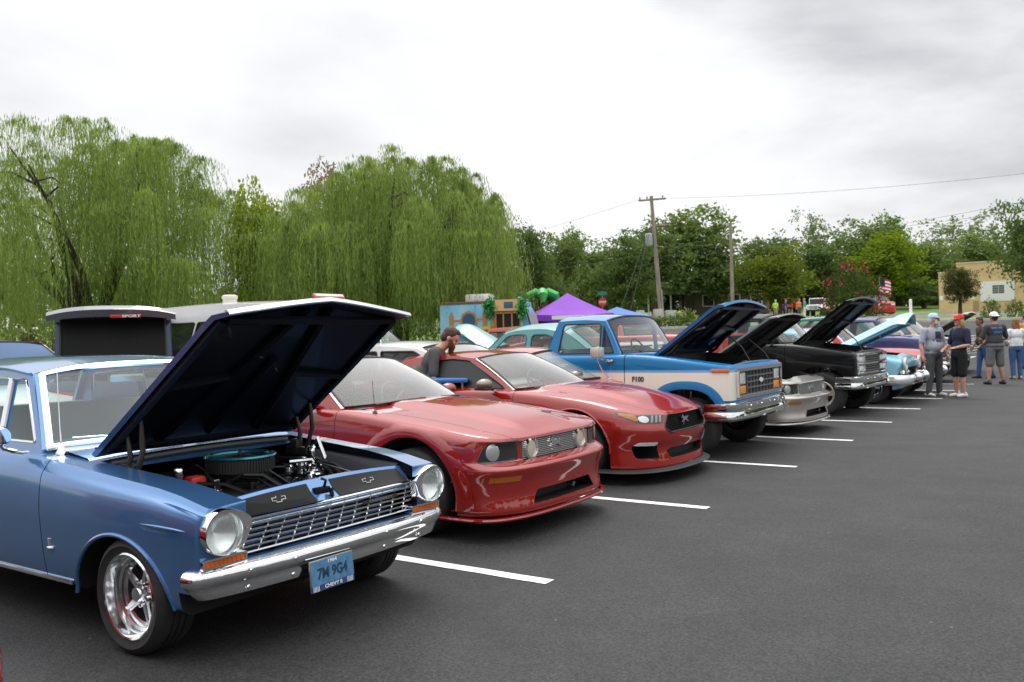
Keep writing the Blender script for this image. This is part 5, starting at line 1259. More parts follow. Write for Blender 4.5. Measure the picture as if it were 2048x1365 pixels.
def forties_coupe(x0, y0, rz, label, P, group='cars parked in the second row'):
    t = thing('parked_car', label, 'car', (x0, y0, 0), rz, group); W = .90; rx = -5.0
    ZT = [(-5.1, .70), (-4.7, .98), (-4.3, 1.18), (-3.9, 1.27), (-2.0, 1.25), (-1.3, 1.19), (-.5, 1.05), (0, .92)]
    def w(k): return [(-5.1, W - .12 + k), (-4, W + k), (-2.2, W + k), (-.8, W - .06 + k), (0, W - .15 + k)]
    rails = [rail(-.1, .4, 2.6, w(-.08), .28, rx, .6, 2.4), rail(0, .4, 2.6, w(-.02), .36, rx, .6, 2.4), rail(.02, .4, 2.6, w(0), .55, rx, .6, 2.4), rail(0, .4, 2.6, w(-.02), [(x, .45 + z * .36) for x, z in ZT], rx + .02, .6, 2.4), rail(-.05, .4, 2.5, w(-.08), [(x, z - .07) for x, z in ZT], rx + .06, .6, 2.4), rail(-.12, .4, 2.4, w(-.20), ZT, rx + .12, .6, 2.4)]
    b = car_body(t, rails, [P, DARK], W, [(-5, .06), (-4, .05), (-2, .05), (-.5, .12), (0, .08)], nth=9, nside=22, seg=3)
    c = MB()
    for sg in (-1, 1):
        for cx in (-.85, -3.85): c.prism(arch_poly(cx, .36, .40, .36), sg * .5, sg * 1.1, 'xz', 1)
    c.prism([(-2.15, -.62), (-2.15, .62), (-3.7, .58), (-3.7, -.58)], .6, 1.6, 'xy', 1); cut(b, c)
    for cx in (-.85, -3.85):
        for sg in (-1, 1): wheel(t, cx, sg * .86, sg, R=.35, w=.18, rim=.21, style='steel', rimmat=CHROME)
    cab = Cab((-2.02, .74, 1.24), (-2.42, .58, 1.60), (-4.42, .66, 1.20), (-3.75, .52, 1.62), crown=.12, rexp=2.2, bow_fb=.16, bow_ft=.08, bow_rb=.18, bow_rt=.10, fw=.07, rw=.16, roof=[(-2.42, 1.60), (-2.75, 1.665), (-3.2, 1.68), (-3.75, 1.62)])
    cab.build(t, P, [rpoly([(-2.24, 1.275), (-2.95, 1.275), (-2.95, 1.565), (-2.75, 1.585), (-2.50, 1.555)], .07, 5), rpoly([(-3.06, 1.275), (-3.80, 1.275), (-3.66, 1.46), (-3.40, 1.57), (-3.06, 1.575)], .09, 5)], side_gl=GLASS_LITE, r_trim=.014, trim=mat('teal_trim', (.03, .10, .10), .4))
    seats(t, (-3.1,), .6, .8, 1.38, INT_GREY, True); q = MB()
    for sg in (-1, 1): q.tube([(x, sg * (W + .004), 1.10 + (x + 2) * .0) for x in np.linspace(-.9, -4.2, 14)], .010, 6)
    q.build('side_moulding', CHROME, t)
    open_hood(t, (-1.95, 1.25), 1.16, .52, .36, 27, P, mat('teal_underside', (.05, .12, .12), .6), crown=.16, nose=.10, nose_len=.3, cexp=1.6)
    side_mirror(t, -2.15, -.78, 1.32, P, -1, .14, .1); side_mirror(t, -2.15, .78, 1.32, P, 1, .14, .1)
    return t
# ------------------------------------------------------------------ people
SKIN = mat('skin', (.50, .27, .19), .55, fn=vary((.46, .24, .165), (.55, .31, .22), 14))
SKIN_TAN = mat('tanned_skin', (.42, .215, .14), .55, fn=vary((.38, .19, .12), (.46, .245, .165), 14))
SKIN_DARK = mat('brown_skin', (.26, .13, .085), .55)
def cloth(name, c): return mat(name, c, .9, fn=vary(tuple(v * .82 for v in c), tuple(min(1, v * 1.12) for v in c), 9, bump=.25, bscale=40))
def blob(parts, name, m, parent, vox, smooth=3, mats=None):
    """union of limbs and masses into one continuous skin"""
    mb = MB()
    for p in parts:
        if p[0] == 't': mb.tube(p[1], p[2], 12); [mb.sphere(p[1][i], p[2][i], 12, 8) for i in range(len(p[1]))]
        else: mb.sphere(p[1], p[2], 16, 12, M=p[3] if len(p) > 3 else None)
    o = mb.build(name, m, parent, weld=0, recalc=False)
    md = o.modifiers.new('r', 'REMESH'); md.mode = 'VOXEL'; md.voxel_size = vox
    ms = o.modifiers.new('s', 'SMOOTH'); ms.factor = .5; ms.iterations = smooth
    dg = bpy.context.evaluated_depsgraph_get(); dg.update()
    me = bpy.data.meshes.new_from_object(o.evaluated_get(dg), depsgraph=dg); o.modifiers.clear(); old = o.data; o.data = me; bpy.data.meshes.remove(old); me.name = name
    finish(me, True, 180); return o
def V3(*a): return Vector(a)
def person(name, label, loc, rz, H=1.78, girth=1.0, shirt=None, pants=None, shorts=False, shoe=None, hair=None, hair_len=.0, cap=None, cap_back=False, skin=None, lean=0., head_turn=0., head_tilt=0., arms=None, stance=.16, beard=False, vox=.010, legs=((0, 0), (0, 0)), sleeve=.55, long_sleeve=False, female=False, group='people at the car show', far=False, print_m=None, shirt_hem=.0, front_print=None, step=0.):
    """standing figure facing +x in its own space. arms: per side (elbow offset, hand offset) from the shoulder"""
    t = thing(name, label, 'person', loc, rz, group); skin = skin or SKIN; s = H / 1.78
    sw = (.185 if not female else .165) * (1 + (girth - 1) * .4); hw = .10
    la = math.radians(lean); hip = V3(0, 0, .94)
    def up(d, h): return hip + Vector((math.sin(la) * h + math.cos(la) * d, 0, math.cos(la) * h - math.sin(la) * d))     # torso space
    pel = up(0, 0); waist = up(.0, .18); chest = up(.0, .38); neck0 = up(-.01, .53); neck1 = up(.02, .60)
    hc = up(.035, .715); T = []
    gx, gy = girth, girth
    def rl(c, r): return ('s', c * s, tuple(q * s for q in r), Matrix.Translation(c * s) @ Matrix.Rotation(la, 4, 'Y') @ Matrix.Translation(-c * s))
    torso = [rl(pel + V3(0, 0, .02), (.115 * gx, .165 * gy, .13)), rl(waist, (.112 * gx, .150 * gy, .17)), rl(chest, (.118 * (1 + (gx - 1) * .6), .172 * (1 + (gy - 1) * .5), .18)), rl(up(-.01, .47), (.08, .165, .075))]
    if girth > 1.05: torso.append(rl(up(.06 * girth, .14), (.12 * gx, .145 * gy, .15)))
    if female: torso.append(rl(up(.08, .36), (.07, .13, .07)))
    for side in (-1, 1): torso.append(('s', up(-.01, .475) * s + V3(0, side * sw * s, 0), (.062 * s, .062 * s, .068 * s)))
    body = list(torso); sh = []; pn = []; shoes = []
    body.append(('t', [neck0 * s, neck1 * s, hc * s], [.062 * s, .055 * s, .055 * s]))
    # head
    Hm = Matrix.Translation(hc * s) @ Matrix.Rotation(math.radians(head_turn), 4, 'Z') @ Matrix.Rotation(math.radians(head_tilt) + la * .6, 4, 'Y')
    def hs(c, r): body.append(('s', (0, 0, 0), tuple(q * s for q in r), Hm @ Matrix.Translation(Vector(c) * s)))
    hs((0, 0, .035), (.098, .076, .098)); hs((.03, 0, -.04), (.066, .058, .075)); hs((.072, 0, -.088), (.026, .03, .024)); hs((.100, 0, -.005), (.016, .014, .028)); hs((.108, 0, -.022), (.015, .017, .012))
    hs((.082, 0, .038), (.018, .05, .012)); hs((.085, 0, -.058), (.014, .026, .010))
    for side in (-1, 1): hs((-.005, side * .078, -.005), (.022, .012, .032)); hs((.06, side * .042, -.02), (.03, .02, .02))
    # arms with hands
    for k, side in enumerate((-1, 1)):
        S = up(-.01, .475) + V3(0, side * (sw + .01), 0); e, h = (arms[k] if arms else ((-.03, .07, -.29), (.03, .08, -.54)))
        E = S + V3(e[0], side * e[1], e[2]); Hd = S + V3(h[0], side * h[1], h[2]); fd = (Hd - E).normalized(); wr = Hd
        ul = [S, S + (E - S) * .5, E, E + (Hd - E) * .35, wr]; body.append(('t', [p * s for p in ul], [.056 * s * (1 + (girth - 1) * .5), .048 * s, .040 * s, .042 * s, .027 * s]))
        palm = wr + fd * .055; sdv = Vector((0, 0, 1)).cross(fd); sdv = sdv.normalized() if sdv.length > .2 else Vector((1, 0, 0)); nrm_ = fd.cross(sdv)
        if abs(fd.z) > .8: sdv = Vector((1, 0, 0)) - fd * fd.x; sdv.normalize(); nrm_ = fd.cross(sdv)
        body.append(('t', [(wr + fd * .01) * s, palm * s, (wr + fd * .085) * s], [.026 * s, .030 * s, .028 * s]))
        for j in range(4):
            o = sdv * (.028 - j * .0185); ln = (.066, .076, .070, .054)[j]; b0 = wr + fd * .085 + o; b1 = b0 + fd * ln * .55 + nrm_ * side * .008; b2 = b1 + fd * ln * .45 + nrm_ * side * .024
            body.append(('t', [b0 * s, b1 * s, b2 * s], [.0095 * s, .0088 * s, .0075 * s]))
        th0 = wr + fd * .03 + sdv * .026; th1 = th0 + fd * .035 + sdv * .028; body.append(('t', [th0 * s, th1 * s, (th1 + fd * .032 + sdv * .004) * s], [.012 * s, .0105 * s, .009 * s]))
        pl = [S, S + (E - S) * .5] + ([E, E + (wr - E) * .9] if long_sleeve else [S + (E - S) * sleeve * 1.45])
        sh.append(('t', [p * s for p in pl], [.068 * s * (1 + (girth - 1) * .4)] + [.064 * s] * (len(pl) - 1)))
    # legs
    for k, side in enumerate((-1, 1)):
        dx, dy = legs[k]; hp = V3(0, side * hw, .90); kn = V3(dx * .45 + .02, side * (hw * .6 + stance * .5 * .5) + dy * .5, .49); an = V3(dx, side * stance * .62 + dy, .085)
        f = 1 + (girth - 1) * .45
        body.append(('t', [p * s for p in (hp, (hp + kn) / 2, kn, kn + (an - kn) * .35, an)], [.088 * f * s, .075 * f * s, .053 * f * s, .057 * f * s, .036 * s]))
        ft = [an + V3(-.05, 0, -.045), an + V3(.03, 0, -.045), an + V3(.13, side * .015, -.055)]; body.append(('t', [p * s for p in ft], [.036 * s, .036 * s, .026 * s]))
        sx = [an + V3(-.06, 0, -.043), an + V3(.04, 0, -.038), an + V3(.15, side * .015, -.05)]; shoes.append([('t', [p * s for p in sx], [.042 * s, .044 * s, .036 * s]), ('s', (an + V3(-.03, 0, -.005)) * s, (.045 * s, .042 * s, .045 * s))])
        kl = [hp, (hp + kn) / 2] + ([kn + V3(0, 0, .02)] if shorts else [kn, (kn + an) / 2, an + V3(-.005, 0, .0)])
        pn.append(('t', [p * s for p in kl], [.104 * f * s, .096 * f * s] + ([.092 * f * s] if shorts else [.072 * f * s, .068 * s, .062 * s])))
    bd = blob(body, 'body', skin, t, vox * s if not far else .02)
    tor = []
    for p in torso:
        if p[0] == 's': tor.append(('s', p[1], tuple(r + .013 * s for r in p[2])) + tuple(p[3:]))
    hem = ('s', (pel + V3(0, 0, .05 - shirt_hem)) * s, (.128 * gx * s, .180 * gy * s, .10 * s))
    blob(tor[1:] + [hem, ('s', (pel + V3(0, 0, .13)) * s, (.126 * gx * s, .172 * gy * s, .14 * s))] + sh, 'shirt', shirt, t, .014 * s if not far else .022, 9)
    blob([tor[0], ('s', (pel + V3(0, 0, -.04)) * s, (.125 * gx * s, .17 * gy * s, .10 * s))] + pn, 'shorts' if shorts else 'trousers', pants, t, .014 * s if not far else .022)
    if shoe:
        for q in shoes: blob(q, 'shoe', shoe, t, .010 * s if not far else .02)
    if hair and not (cap and hair_len == 0 and far):
        hp_ = []
        def hh(c, r): hp_.append(('s', (0, 0, 0), tuple(q * s for q in r), Hm @ Matrix.Translation(Vector(c) * s)))
        hh((-.018, 0, .055), (.098, .086, .090)); hh((-.055, 0, 0), (.060, .078, .085)); hh((.03, 0, .105), (.06, .06, .035))
        if hair_len > 0:
            for side in (-1, 0, 1): hh((-.06, side * .05, -.08 - hair_len * .3), (.055, .055, .10 + hair_len * .5)); 
            for side in (-1, 1): hh((-.01, side * .078, -.05), (.045, .025, .09))
        if beard: hh((.075, 0, -.085), (.042, .055, .05)); hh((.085, 0, -.125), (.035, .04, .045)); [hh((.045, sd_ * .06, -.05), (.03, .02, .06)) for sd_ in (-1, 1)]
        blob(hp_, 'hair', hair, bd, .010 * s if not far else .02, 1)
    if not far:
        q = MB()
        for side in (-1, 1): q.sphere((.088 * s, side * .032 * s, .012 * s), .009 * s, 8, 6, M=Hm)
        q.build('eyes', BLACK, bd)
    if cap:
        q = MB(); q.lathe([(.001, .118 * s), (.05 * s, .112 * s), (.085 * s, .085 * s), (.104 * s, .045 * s), (.107 * s, .018 * s), (.103 * s, .016 * s)], 24, 'z', (-.012 * s, 0, .030 * s), M=Hm)
        cp = q.build('cap', cap, bd); q = MB(); G = []
        sgn = -1 if cap_back else 1
        for a in np.linspace(-1.05, 1.05, 13):
            G.append([(sgn * (math.cos(a) * r_ * s) - .012 * s, math.sin(a) * min(r_, .107 + (r_ - .107) * .35) * s, (.050 - (r_ - .10) * .16 * abs(math.cos(a)) + .0) * s) for r_ in (.10, .13, .16, .185)])
        G = np.array(G); q.grid(G, M=Hm); q.grid(G - [0, 0, .006 * s], flip=True, M=Hm); q.build('cap_peak', cap, cp)
    if print_m:
        # printed design on the shirt
        sg = -1 if print_m[1] == 'back' else 1; sk = Skin(bpy.data.objects[[c.name for c in t.children if c.name.startswith('shirt')][0]]); q = MB()
        for (y, z, w, h) in print_m[2]:
            G = []
            for yy in np.linspace(y - w / 2, y + w / 2, 5):
                row = []
                for zz_ in np.linspace(z - h / 2, z + h / 2, 4):
                    hx = sk.hit(yy * s, zz_ * s, 'yz', sg if sg > 0 else -1); row.append(((hx if hx is not None else 0) + sg * .004, yy * s, zz_ * s))
                G.append(row)
            q.grid(np.array(G))
        q.build('shirt_print', print_m[0], t)
    return t
# ------------------------------------------------------------------ trees and plants
def leaf_mat(name, c1, c2, scale=.35, trans=.35):
    if name in MATS: return MATS[name]
    m = bpy.data.materials.new(name); m.use_nodes = True; t = m.node_tree; t.nodes.clear(); o = N(t, 'ShaderNodeOutputMaterial')
    g = N(t, 'ShaderNodeNewGeometry'); n = noise_node(t, scale, 3); ad = N(t, 'ShaderNodeMath', operation='MULTIPLY_ADD'); t.links.new(g.outputs['Random Per Island'], ad.inputs[0]); ad.inputs[1].default_value = .5
    sc = N(t, 'ShaderNodeMath', operation='MULTIPLY'); t.links.new(n.outputs[0], sc.inputs[0]); sc.inputs[1].default_value = .75; t.links.new(sc.outputs[0], ad.inputs[2])
    r = ramp_node(t, ad.outputs[0], [(.25, c1), (.85, c2)]); d = N(t, 'ShaderNodeBsdfDiffuse'); tr = N(t, 'ShaderNodeBsdfTranslucent'); mx = N(t, 'ShaderNodeMixShader'); mx.inputs[0].default_value = trans
    hs = N(t, 'ShaderNodeHueSaturation'); hs.inputs['Value'].default_value = 1.5; hs.inputs['Saturation'].default_value = 1.1; hs.inputs['Hue'].default_value = .485; t.links.new(r.outputs[0], hs.inputs['Color'])
    t.links.new(r.outputs[0], d.inputs[0]); t.links.new(hs.outputs[0], tr.inputs[0]); t.links.new(d.outputs[0], mx.inputs[1]); t.links.new(tr.outputs[0], mx.inputs[2]); t.links.new(mx.outputs[0], o.inputs[0])
    MATS[name] = m; return m
BARK = mat('bark', (.05, .038, .028), .95, fn=vary((.03, .023, .018), (.085, .066, .05), 3, bump=.6, stretch=(1, 1, .2)))
def quads_mesh(name, V):
    """V: n x 4 x 3"""
    n = len(V); me = bpy.data.meshes.new(name); me.vertices.add(n * 4); me.vertices.foreach_set('co', np.ascontiguousarray(V, dtype=np.float32).ravel())
    me.loops.add(n * 4); me.loops.foreach_set('vertex_index', np.arange(n * 4, dtype=np.int32)); me.polygons.add(n); me.polygons.foreach_set('loop_start', np.arange(0, n * 4, 4, dtype=np.int32)); me.update(); me.validate(); return me
def leaf_quads(P, size, R, flat=.0, stretch=1.5):
    n = len(P); a = R.normal(size=(n, 3)); a[:, 2] *= (1 - flat); a /= np.linalg.norm(a, axis=1)[:, None]; b = R.normal(size=(n, 3)); b -= a * (a * b).sum(1)[:, None]; b /= np.linalg.norm(b, axis=1)[:, None]
    s = size * R.uniform(.6, 1.3, n)[:, None]; a = a * s * stretch * .5; b = b * s * .5
    return np.stack([P - a, P + b * .9 - a * .1, P + a, P - b * .9 + a * .1], 1)
def crown_points(n_clump, per, R, lobes=6, shape=(1, 1, 1), clump=.13, hollow=.55):
    """unit crown: uneven lobes, clumps on their shells; height 0..1, radius about .5"""
    L = [(np.array([R.uniform(-.24, .24), R.uniform(-.24, .24), R.uniform(.34, .78)]), R.uniform(.17, .30)) for _ in range(lobes)] + [(np.array([0, 0, .5]), .36)]
    C = []
    while len(C) < n_clump:
        c, r = L[R.integers(len(L))]; d = R.normal(size=3); d /= np.linalg.norm(d); rr = r * R.uniform(hollow, 1.08); p = c + d * rr * np.array([1, 1, 1.0])
        if p[2] < .06: continue
        C.append(p)
    C = np.array(C); P = np.repeat(C, per, 0) + R.normal(size=(n_clump * per, 3)) * clump * np.array([1, 1, .6]) * .45
    return P * np.array(shape)
CROWNS = []
def make_crowns():
    for k in range(5):
        R = np.random.default_rng(50 + k); P = crown_points(330, 26, R, 8 + k, clump=.10)
        V = leaf_quads(P, .026, R, .3); me = quads_mesh('crown', V); CROWNS.append(me)
    for k in range(2):
        R = np.random.default_rng(80 + k); P = crown_points(120, 16, R, 9, (.8, .8, 1), clump=.09, hollow=.8); me = quads_mesh('crown', leaf_quads(P, .026, R, .3)); CROWNS.append(me)
def tree(name, label, loc, h, w, m, k, rz=0., trunk_h=.16, group='trees behind the car park', cat='tree'):
    t = thing(name, label, cat, loc, rz, group); c = bpy.data.objects.new('crown', CROWNS[k]); COL.objects.link(c); c.parent = t
    if not CROWNS[k].materials: CROWNS[k].materials.append(m)
    c.material_slots[0].link = 'OBJECT'; c.material_slots[0].material = m
    c.scale = (w, w, h * (1 - trunk_h * .55)); c.location = (0, 0, h * trunk_h * .55)
    q = MB(); R = random.Random(int(h * 100 + w * 10)); b = w * .028 + .05
    q.tube([(0, 0, -.5), (0, 0, h * .15), (R.uniform(-.02, .02) * w, 0, h * .4), (0, R.uniform(-.03, .03) * w, h * .72)], [b * 1.3, b, b * .7, b * .25], 8)
    for i in range(6):
        a = R.uniform(0, 6.28); z = h * R.uniform(.22, .5); q.tube([(0, 0, z), (math.cos(a) * w * .16, math.sin(a) * w * .16, z + h * .12), (math.cos(a) * w * .33, math.sin(a) * w * .33, z + h * .26)], [b * .5, b * .32, b * .1], 6)
    q.build('trunk', BARK, t); return t
def willow(label, loc, h, w, seed, m, n_cl=95, per=34, sparse=1.0):
    t = thing('weeping_willow', label, 'tree', loc, 0, 'weeping willows behind the cars'); R = np.random.default_rng(seed); rr = random.Random(seed)
    # limbs
    q = MB(); tips = []
    q.tube([(0, 0, -.6), (0.05, 0, .8), (.1, .05, 1.7)], [.42, .34, .30], 10)
    for i in range(9):
        a = 2 * PI * i / 9 + rr.uniform(-.3, .3); L = rr.uniform(.55, 1.0); zt = h * rr.uniform(.72, .96); zt = min(zt, h * (.97 - .50 * (.84 * L) ** 2.2)); e = Vector((math.cos(a) * w * .40 * L, math.sin(a) * w * .40 * L, zt))
        p0 = Vector((.1, .05, 1.5)); p1 = p0.lerp(e, .33) + Vector((rr.uniform(-.3, .3), rr.uniform(-.3, .3), h * .04)); p2 = p0.lerp(e, .68) + Vector((rr.uniform(-.4, .4), rr.uniform(-.4, .4), h * .03))
        q.tube([p0, p1, p2, e], [.20, .13, .075, .02], 7)
        for j in range(4):
            u = rr.uniform(.35, .95); s = (p1.lerp(p2, (u - .33) / .35) if u < .68 else p2.lerp(e, (u - .68) / .32)); b = rr.uniform(0, 6.28); d = Vector((math.cos(b), math.sin(b), rr.uniform(.0, .3))) * w * rr.uniform(.05, .11)
            q.tube([s, s + d * .6 + Vector((0, 0, .2)), s + d], [.05, .03, .01], 5); tips.append(s + d)
        tips.append(e)
    q.build('trunk', BARK, t)
    # curtains of hanging shoots
    V = []; twigs = []
    for c in range(n_cl):
        a = R.uniform(0, 2 * PI); r = R.uniform(.02, 1) ** .62 * w * .5; f = r / (w * .5)
        ztop = h * (1.0 - .38 * f ** 2.6) * R.uniform(.82, 1.0) if R.random() < .64 else h * R.uniform(.34, .80) * (1 - .25 * f)
        C0_ = np.array([math.cos(a) * r, math.sin(a) * r, ztop]); spread = R.uniform(.75, 1.25) * w * .095; lnc = min(ztop * R.uniform(.45, 1.0), R.uniform(1.8, 5.5)); lean_ = R.normal(size=2) * .05
        for k in range(int(per * R.uniform(.45, 1.4) * sparse)):
            b = R.uniform(0, 2 * PI); out = spread * math.sqrt(R.uniform(.02, 1)); rise = R.uniform(.0, .45); ln = lnc * R.uniform(.62, 1.08)
            n = max(6, int(ln / .125)); u = np.linspace(0, 1, n); ho = out * (1 - np.exp(-4 * u)); x = C0_[0] + math.cos(b) * ho; y = C0_[1] + math.sin(b) * ho
            z = C0_[2] + rise * np.sin(np.clip(u * 6, 0, PI)) - ln * u ** 1.15; z = np.maximum(z, .25 + R.uniform(0, .7))
            sway = R.normal(size=2) * .06 + lean_; x = x + sway[0] * u * ln * .35; y = y + sway[1] * u * ln * .35
            P = np.stack([x, y, z], 1) + R.normal(size=(n, 3)) * np.array([.016, .016, .02]); dn = np.array([R.normal() * .10, R.normal() * .10, -1.0]); dn /= np.linalg.norm(dn)
            az = R.uniform(0, PI, n); wd = np.stack([np.cos(az), np.sin(az), R.normal(size=n) * .15], 1) * .5 * R.uniform(.020, .034, n)[:, None]; ld = dn[None] * R.uniform(.075, .125, n)[:, None] + R.normal(size=(n, 3)) * .013
            V.append(np.stack([P - ld, P + wd, P + ld, P - wd], 1))
    V = np.concatenate(V); me = quads_mesh('crown', V); me.materials.append(m); o = bpy.data.objects.new('crown', me); COL.objects.link(o); o.parent = t
    return t
def bush(name, label, loc, w, d, h, m, n=900, leaf=.09, flowers=None, cat='shrub', group=None, seed=1, rz=0):
    t = thing(name, label, cat, loc, rz, group); R = np.random.default_rng(seed); k = max(6, n // 22)
    C = R.normal(size=(k, 3)); C /= np.linalg.norm(C, axis=1)[:, None]; C[:, 2] = abs(C[:, 2]); C *= R.uniform(.45, 1, (k, 1)) ** .5
    P = np.repeat(C, 22, 0) * np.array([w / 2, d / 2, h]) + R.normal(size=(k * 22, 3)) * np.array([w, d, h]) * .07; P[:, 2] = np.maximum(P[:, 2], .02)
    me = quads_mesh('foliage', leaf_quads(P, leaf, R)); me.materials.append(m); o = bpy.data.objects.new('foliage', me); COL.objects.link(o); o.parent = t
    if flowers:
        fm, fn_, fs = flowers; Cf = R.normal(size=(fn_, 3)); Cf /= np.linalg.norm(Cf, axis=1)[:, None]; Cf[:, 2] = abs(Cf[:, 2]) * 1.02 + .05; Pf = np.repeat(Cf, 14, 0) * np.array([w / 2, d / 2, h]) * 1.02 + R.normal(size=(fn_ * 14, 3)) * fs * 1.4
        me = quads_mesh('flowers', leaf_quads(Pf, fs, R)); me.materials.append(fm); o = bpy.data.objects.new('flowers', me); COL.objects.link(o); o.parent = t
    q = MB(); rr = random.Random(seed)
    for i in range(5): q.tube([(0, 0, 0), (rr.uniform(-.2, .2) * w, rr.uniform(-.2, .2) * d, h * .5), (rr.uniform(-.35, .35) * w, rr.uniform(-.35, .35) * d, h * .85)], [.03, .02, .008], 5)
    q.build('stem', BARK, t); return t
# ------------------------------------------------------------------ ground
def asphalt_fn(t, b):
    n1 = noise_node(t, .16, 6, .65, stretch=(1, .45, 1)); n2 = noise_node(t, 1.7, 7, .62); n3 = noise_node(t, 55, 4, .7); v = N(t, 'ShaderNodeTexVoronoi'); v.inputs['Scale'].default_value = 95
    tcn = N(t, 'ShaderNodeTexCoord'); t.links.new(tcn.outputs['Object'], v.inputs['Vector'])
    m1 = N(t, 'ShaderNodeMix', data_type='FLOAT'); m1.inputs[0].default_value = .45; t.links.new(n1.outputs[0], m1.inputs[2]); t.links.new(n2.outputs[0], m1.inputs[3])
    m2 = N(t, 'ShaderNodeMix', data_type='FLOAT'); m2.inputs[0].default_value = .42; t.links.new(m1.outputs[0], m2.inputs[2]); t.links.new(n3.outputs[0], m2.inputs[3])
    r = ramp_node(t, m2.outputs[0], [(.36, (.0165, .0163, .0165)), (.5, (.030, .0296, .030)), (.64, (.050, .049, .049))])
    # aggregate: every stone of its own tone
    wn = N(t, 'ShaderNodeTexWhiteNoise'); t.links.new(v.outputs['Color'], wn.inputs['Vector']); ag = N(t, 'ShaderNodeMapRange'); t.links.new(wn.outputs[0], ag.inputs[0]); ag.inputs[3].default_value = .45; ag.inputs[4].default_value = 1.6
    am = N(t, 'ShaderNodeMix', data_type='RGBA', blend_type='MULTIPLY'); am.inputs[0].default_value = .8; t.links.new(r.outputs[0], am.inputs['A']); t.links.new(ag.outputs[0], am.inputs['B'])
    # scattered small dark pits, pale grit and hairline seams
    v2 = N(t, 'ShaderNodeTexVoronoi'); v2.inputs['Scale'].default_value = 8.0; t.links.new(tcn.outputs['Object'], v2.inputs['Vector']); l = N(t, 'ShaderNodeMath', operation='LESS_THAN'); t.links.new(v2.outputs['Distance'], l.inputs[0]); l.inputs[1].default_value = .075
    w = N(t, 'ShaderNodeTexWhiteNoise'); t.links.new(v2.outputs['Color'], w.inputs['Vector']); rr = ramp_node(t, w.outputs[0], [(0, (.012, .012, .012)), (.90, (.012, .012, .012)), (.962, (.11, .105, .10))]); rr.color_ramp.interpolation = 'CONSTANT'
    mx = N(t, 'ShaderNodeMix', data_type='RGBA'); t.links.new(l.outputs[0], mx.inputs[0]); t.links.new(am.outputs['Result'], mx.inputs['A']); t.links.new(rr.outputs[0], mx.inputs['B']); t.links.new(mx.outputs['Result'], b.inputs['Base Color'])
    # brushed-on sealer streaks change the sheen along the bays
    ns = noise_node(t, 1.1, 4, .6, stretch=(.5, 1.0, 1)); mr = N(t, 'ShaderNodeMapRange'); t.links.new(ns.outputs[0], mr.inputs[0]); mr.inputs[1].default_value = .3; mr.inputs[2].default_value = .7; mr.inputs[3].default_value = .66; mr.inputs[4].default_value = .76; t.links.new(mr.outputs[0], b.inputs['Roughness'])
    bp = N(t, 'ShaderNodeBump'); bp.inputs['Strength'].default_value = .55; bp.inputs['Distance'].default_value = .006; ad = N(t, 'ShaderNodeMath', operation='ADD'); t.links.new(v.outputs['Distance'], ad.inputs[0]); t.links.new(n3.outputs[0], ad.inputs[1]); t.links.new(ad.outputs[0], bp.inputs['Height']); t.links.new(bp.outputs[0], b.inputs['Normal'])
ASPHALT = mat('asphalt', (.03, .03, .03), .68, spec=.35, fn=asphalt_fn)
GRASS = mat('grass_green', (.10, .17, .03), .9, fn=vary((.075, .14, .022), (.16, .235, .05), 1.2, 6, bump=.5, bscale=18))
ROAD = mat('road_asphalt', (.06, .06, .062), .8, fn=vary((.05, .05, .052), (.075, .075, .077), .8, 5))
CONC = mat('pale_concrete', (.46, .44, .40), .85, fn=vary((.40, .38, .345), (.52, .50, .46), 2.0, 5))
PAINTW = mat('white_line_paint', (.80, .79, .76), .6, fn=vary((.40, .39, .37), (.80, .79, .76), 11, 9, lo=.30, hi=.46))
def sheet(name, us, vs, f, m, kind='structure', lift=0.):
    q = MB(); q.grid(np.array([[f(u, v) for v in vs] for u in us])); return tag(q.build(name, m, None, smooth=True, angle=60, weld=0), kind=kind)
def site(d, r, lift=0.):
    p = CAM + Vector((F_.x, F_.y, 0)).normalized() * d + Vector((R_.x, R_.y, 0)).normalized() * r; return (p.x, p.y, tz(p.x, p.y) + lift)
DS = sorted(set(list(np.linspace(-60, 24, 8)) + [25, 26.5, 28, 30, 32, 34, 36, 38, 40, 42, 45, 48, 52, 56, 60, 66, 72, 78, 85, 95, 110, 130, 200, 330]))
sheet('ground', DS, np.linspace(-330, 330, 61), lambda d, r: site(d, r, -.05), GRASS)
sheet('parking_lot', [d for d in DS if -61 < d < 25.5], np.linspace(-60, 60, 7), lambda d, r: (site(d, r)[0], site(d, r)[1], 0.), ASPHALT)
# upper lot climbs to the planted kerb on the right
sheet('upper_lot', np.linspace(25, 45, 15), np.linspace(-2.5, 60, 14), lambda d, r: site(d, r, .004), ASPHALT)
sheet('road', np.linspace(56, 70, 8), np.linspace(-12, 120, 14), lambda d, r: site(d, r, .004), ROAD)
def strip(name, d, r0, r1, w=.18, h=.13, m=CONC):
    q = MB(); n = 14; G = []
    for r in np.linspace(r0, r1, n):
        a, b = site(d, r), site(d + w, r); G.append([(a[0], a[1], a[2] - .06), (a[0], a[1], a[2] + h), (b[0], b[1], b[2] + h), (b[0], b[1], b[2] - .06)])
    q.grid(np.array(G)); return tag(q.build(name, m, None, angle=30), kind='structure')
strip('kerb', 45, 5, 60); strip('kerb', 55.5, -2, 120); strip('kerb', 70.2, -12, 120, .2, .14); strip('pavement', 71, -12, 120, 1.8, .10)
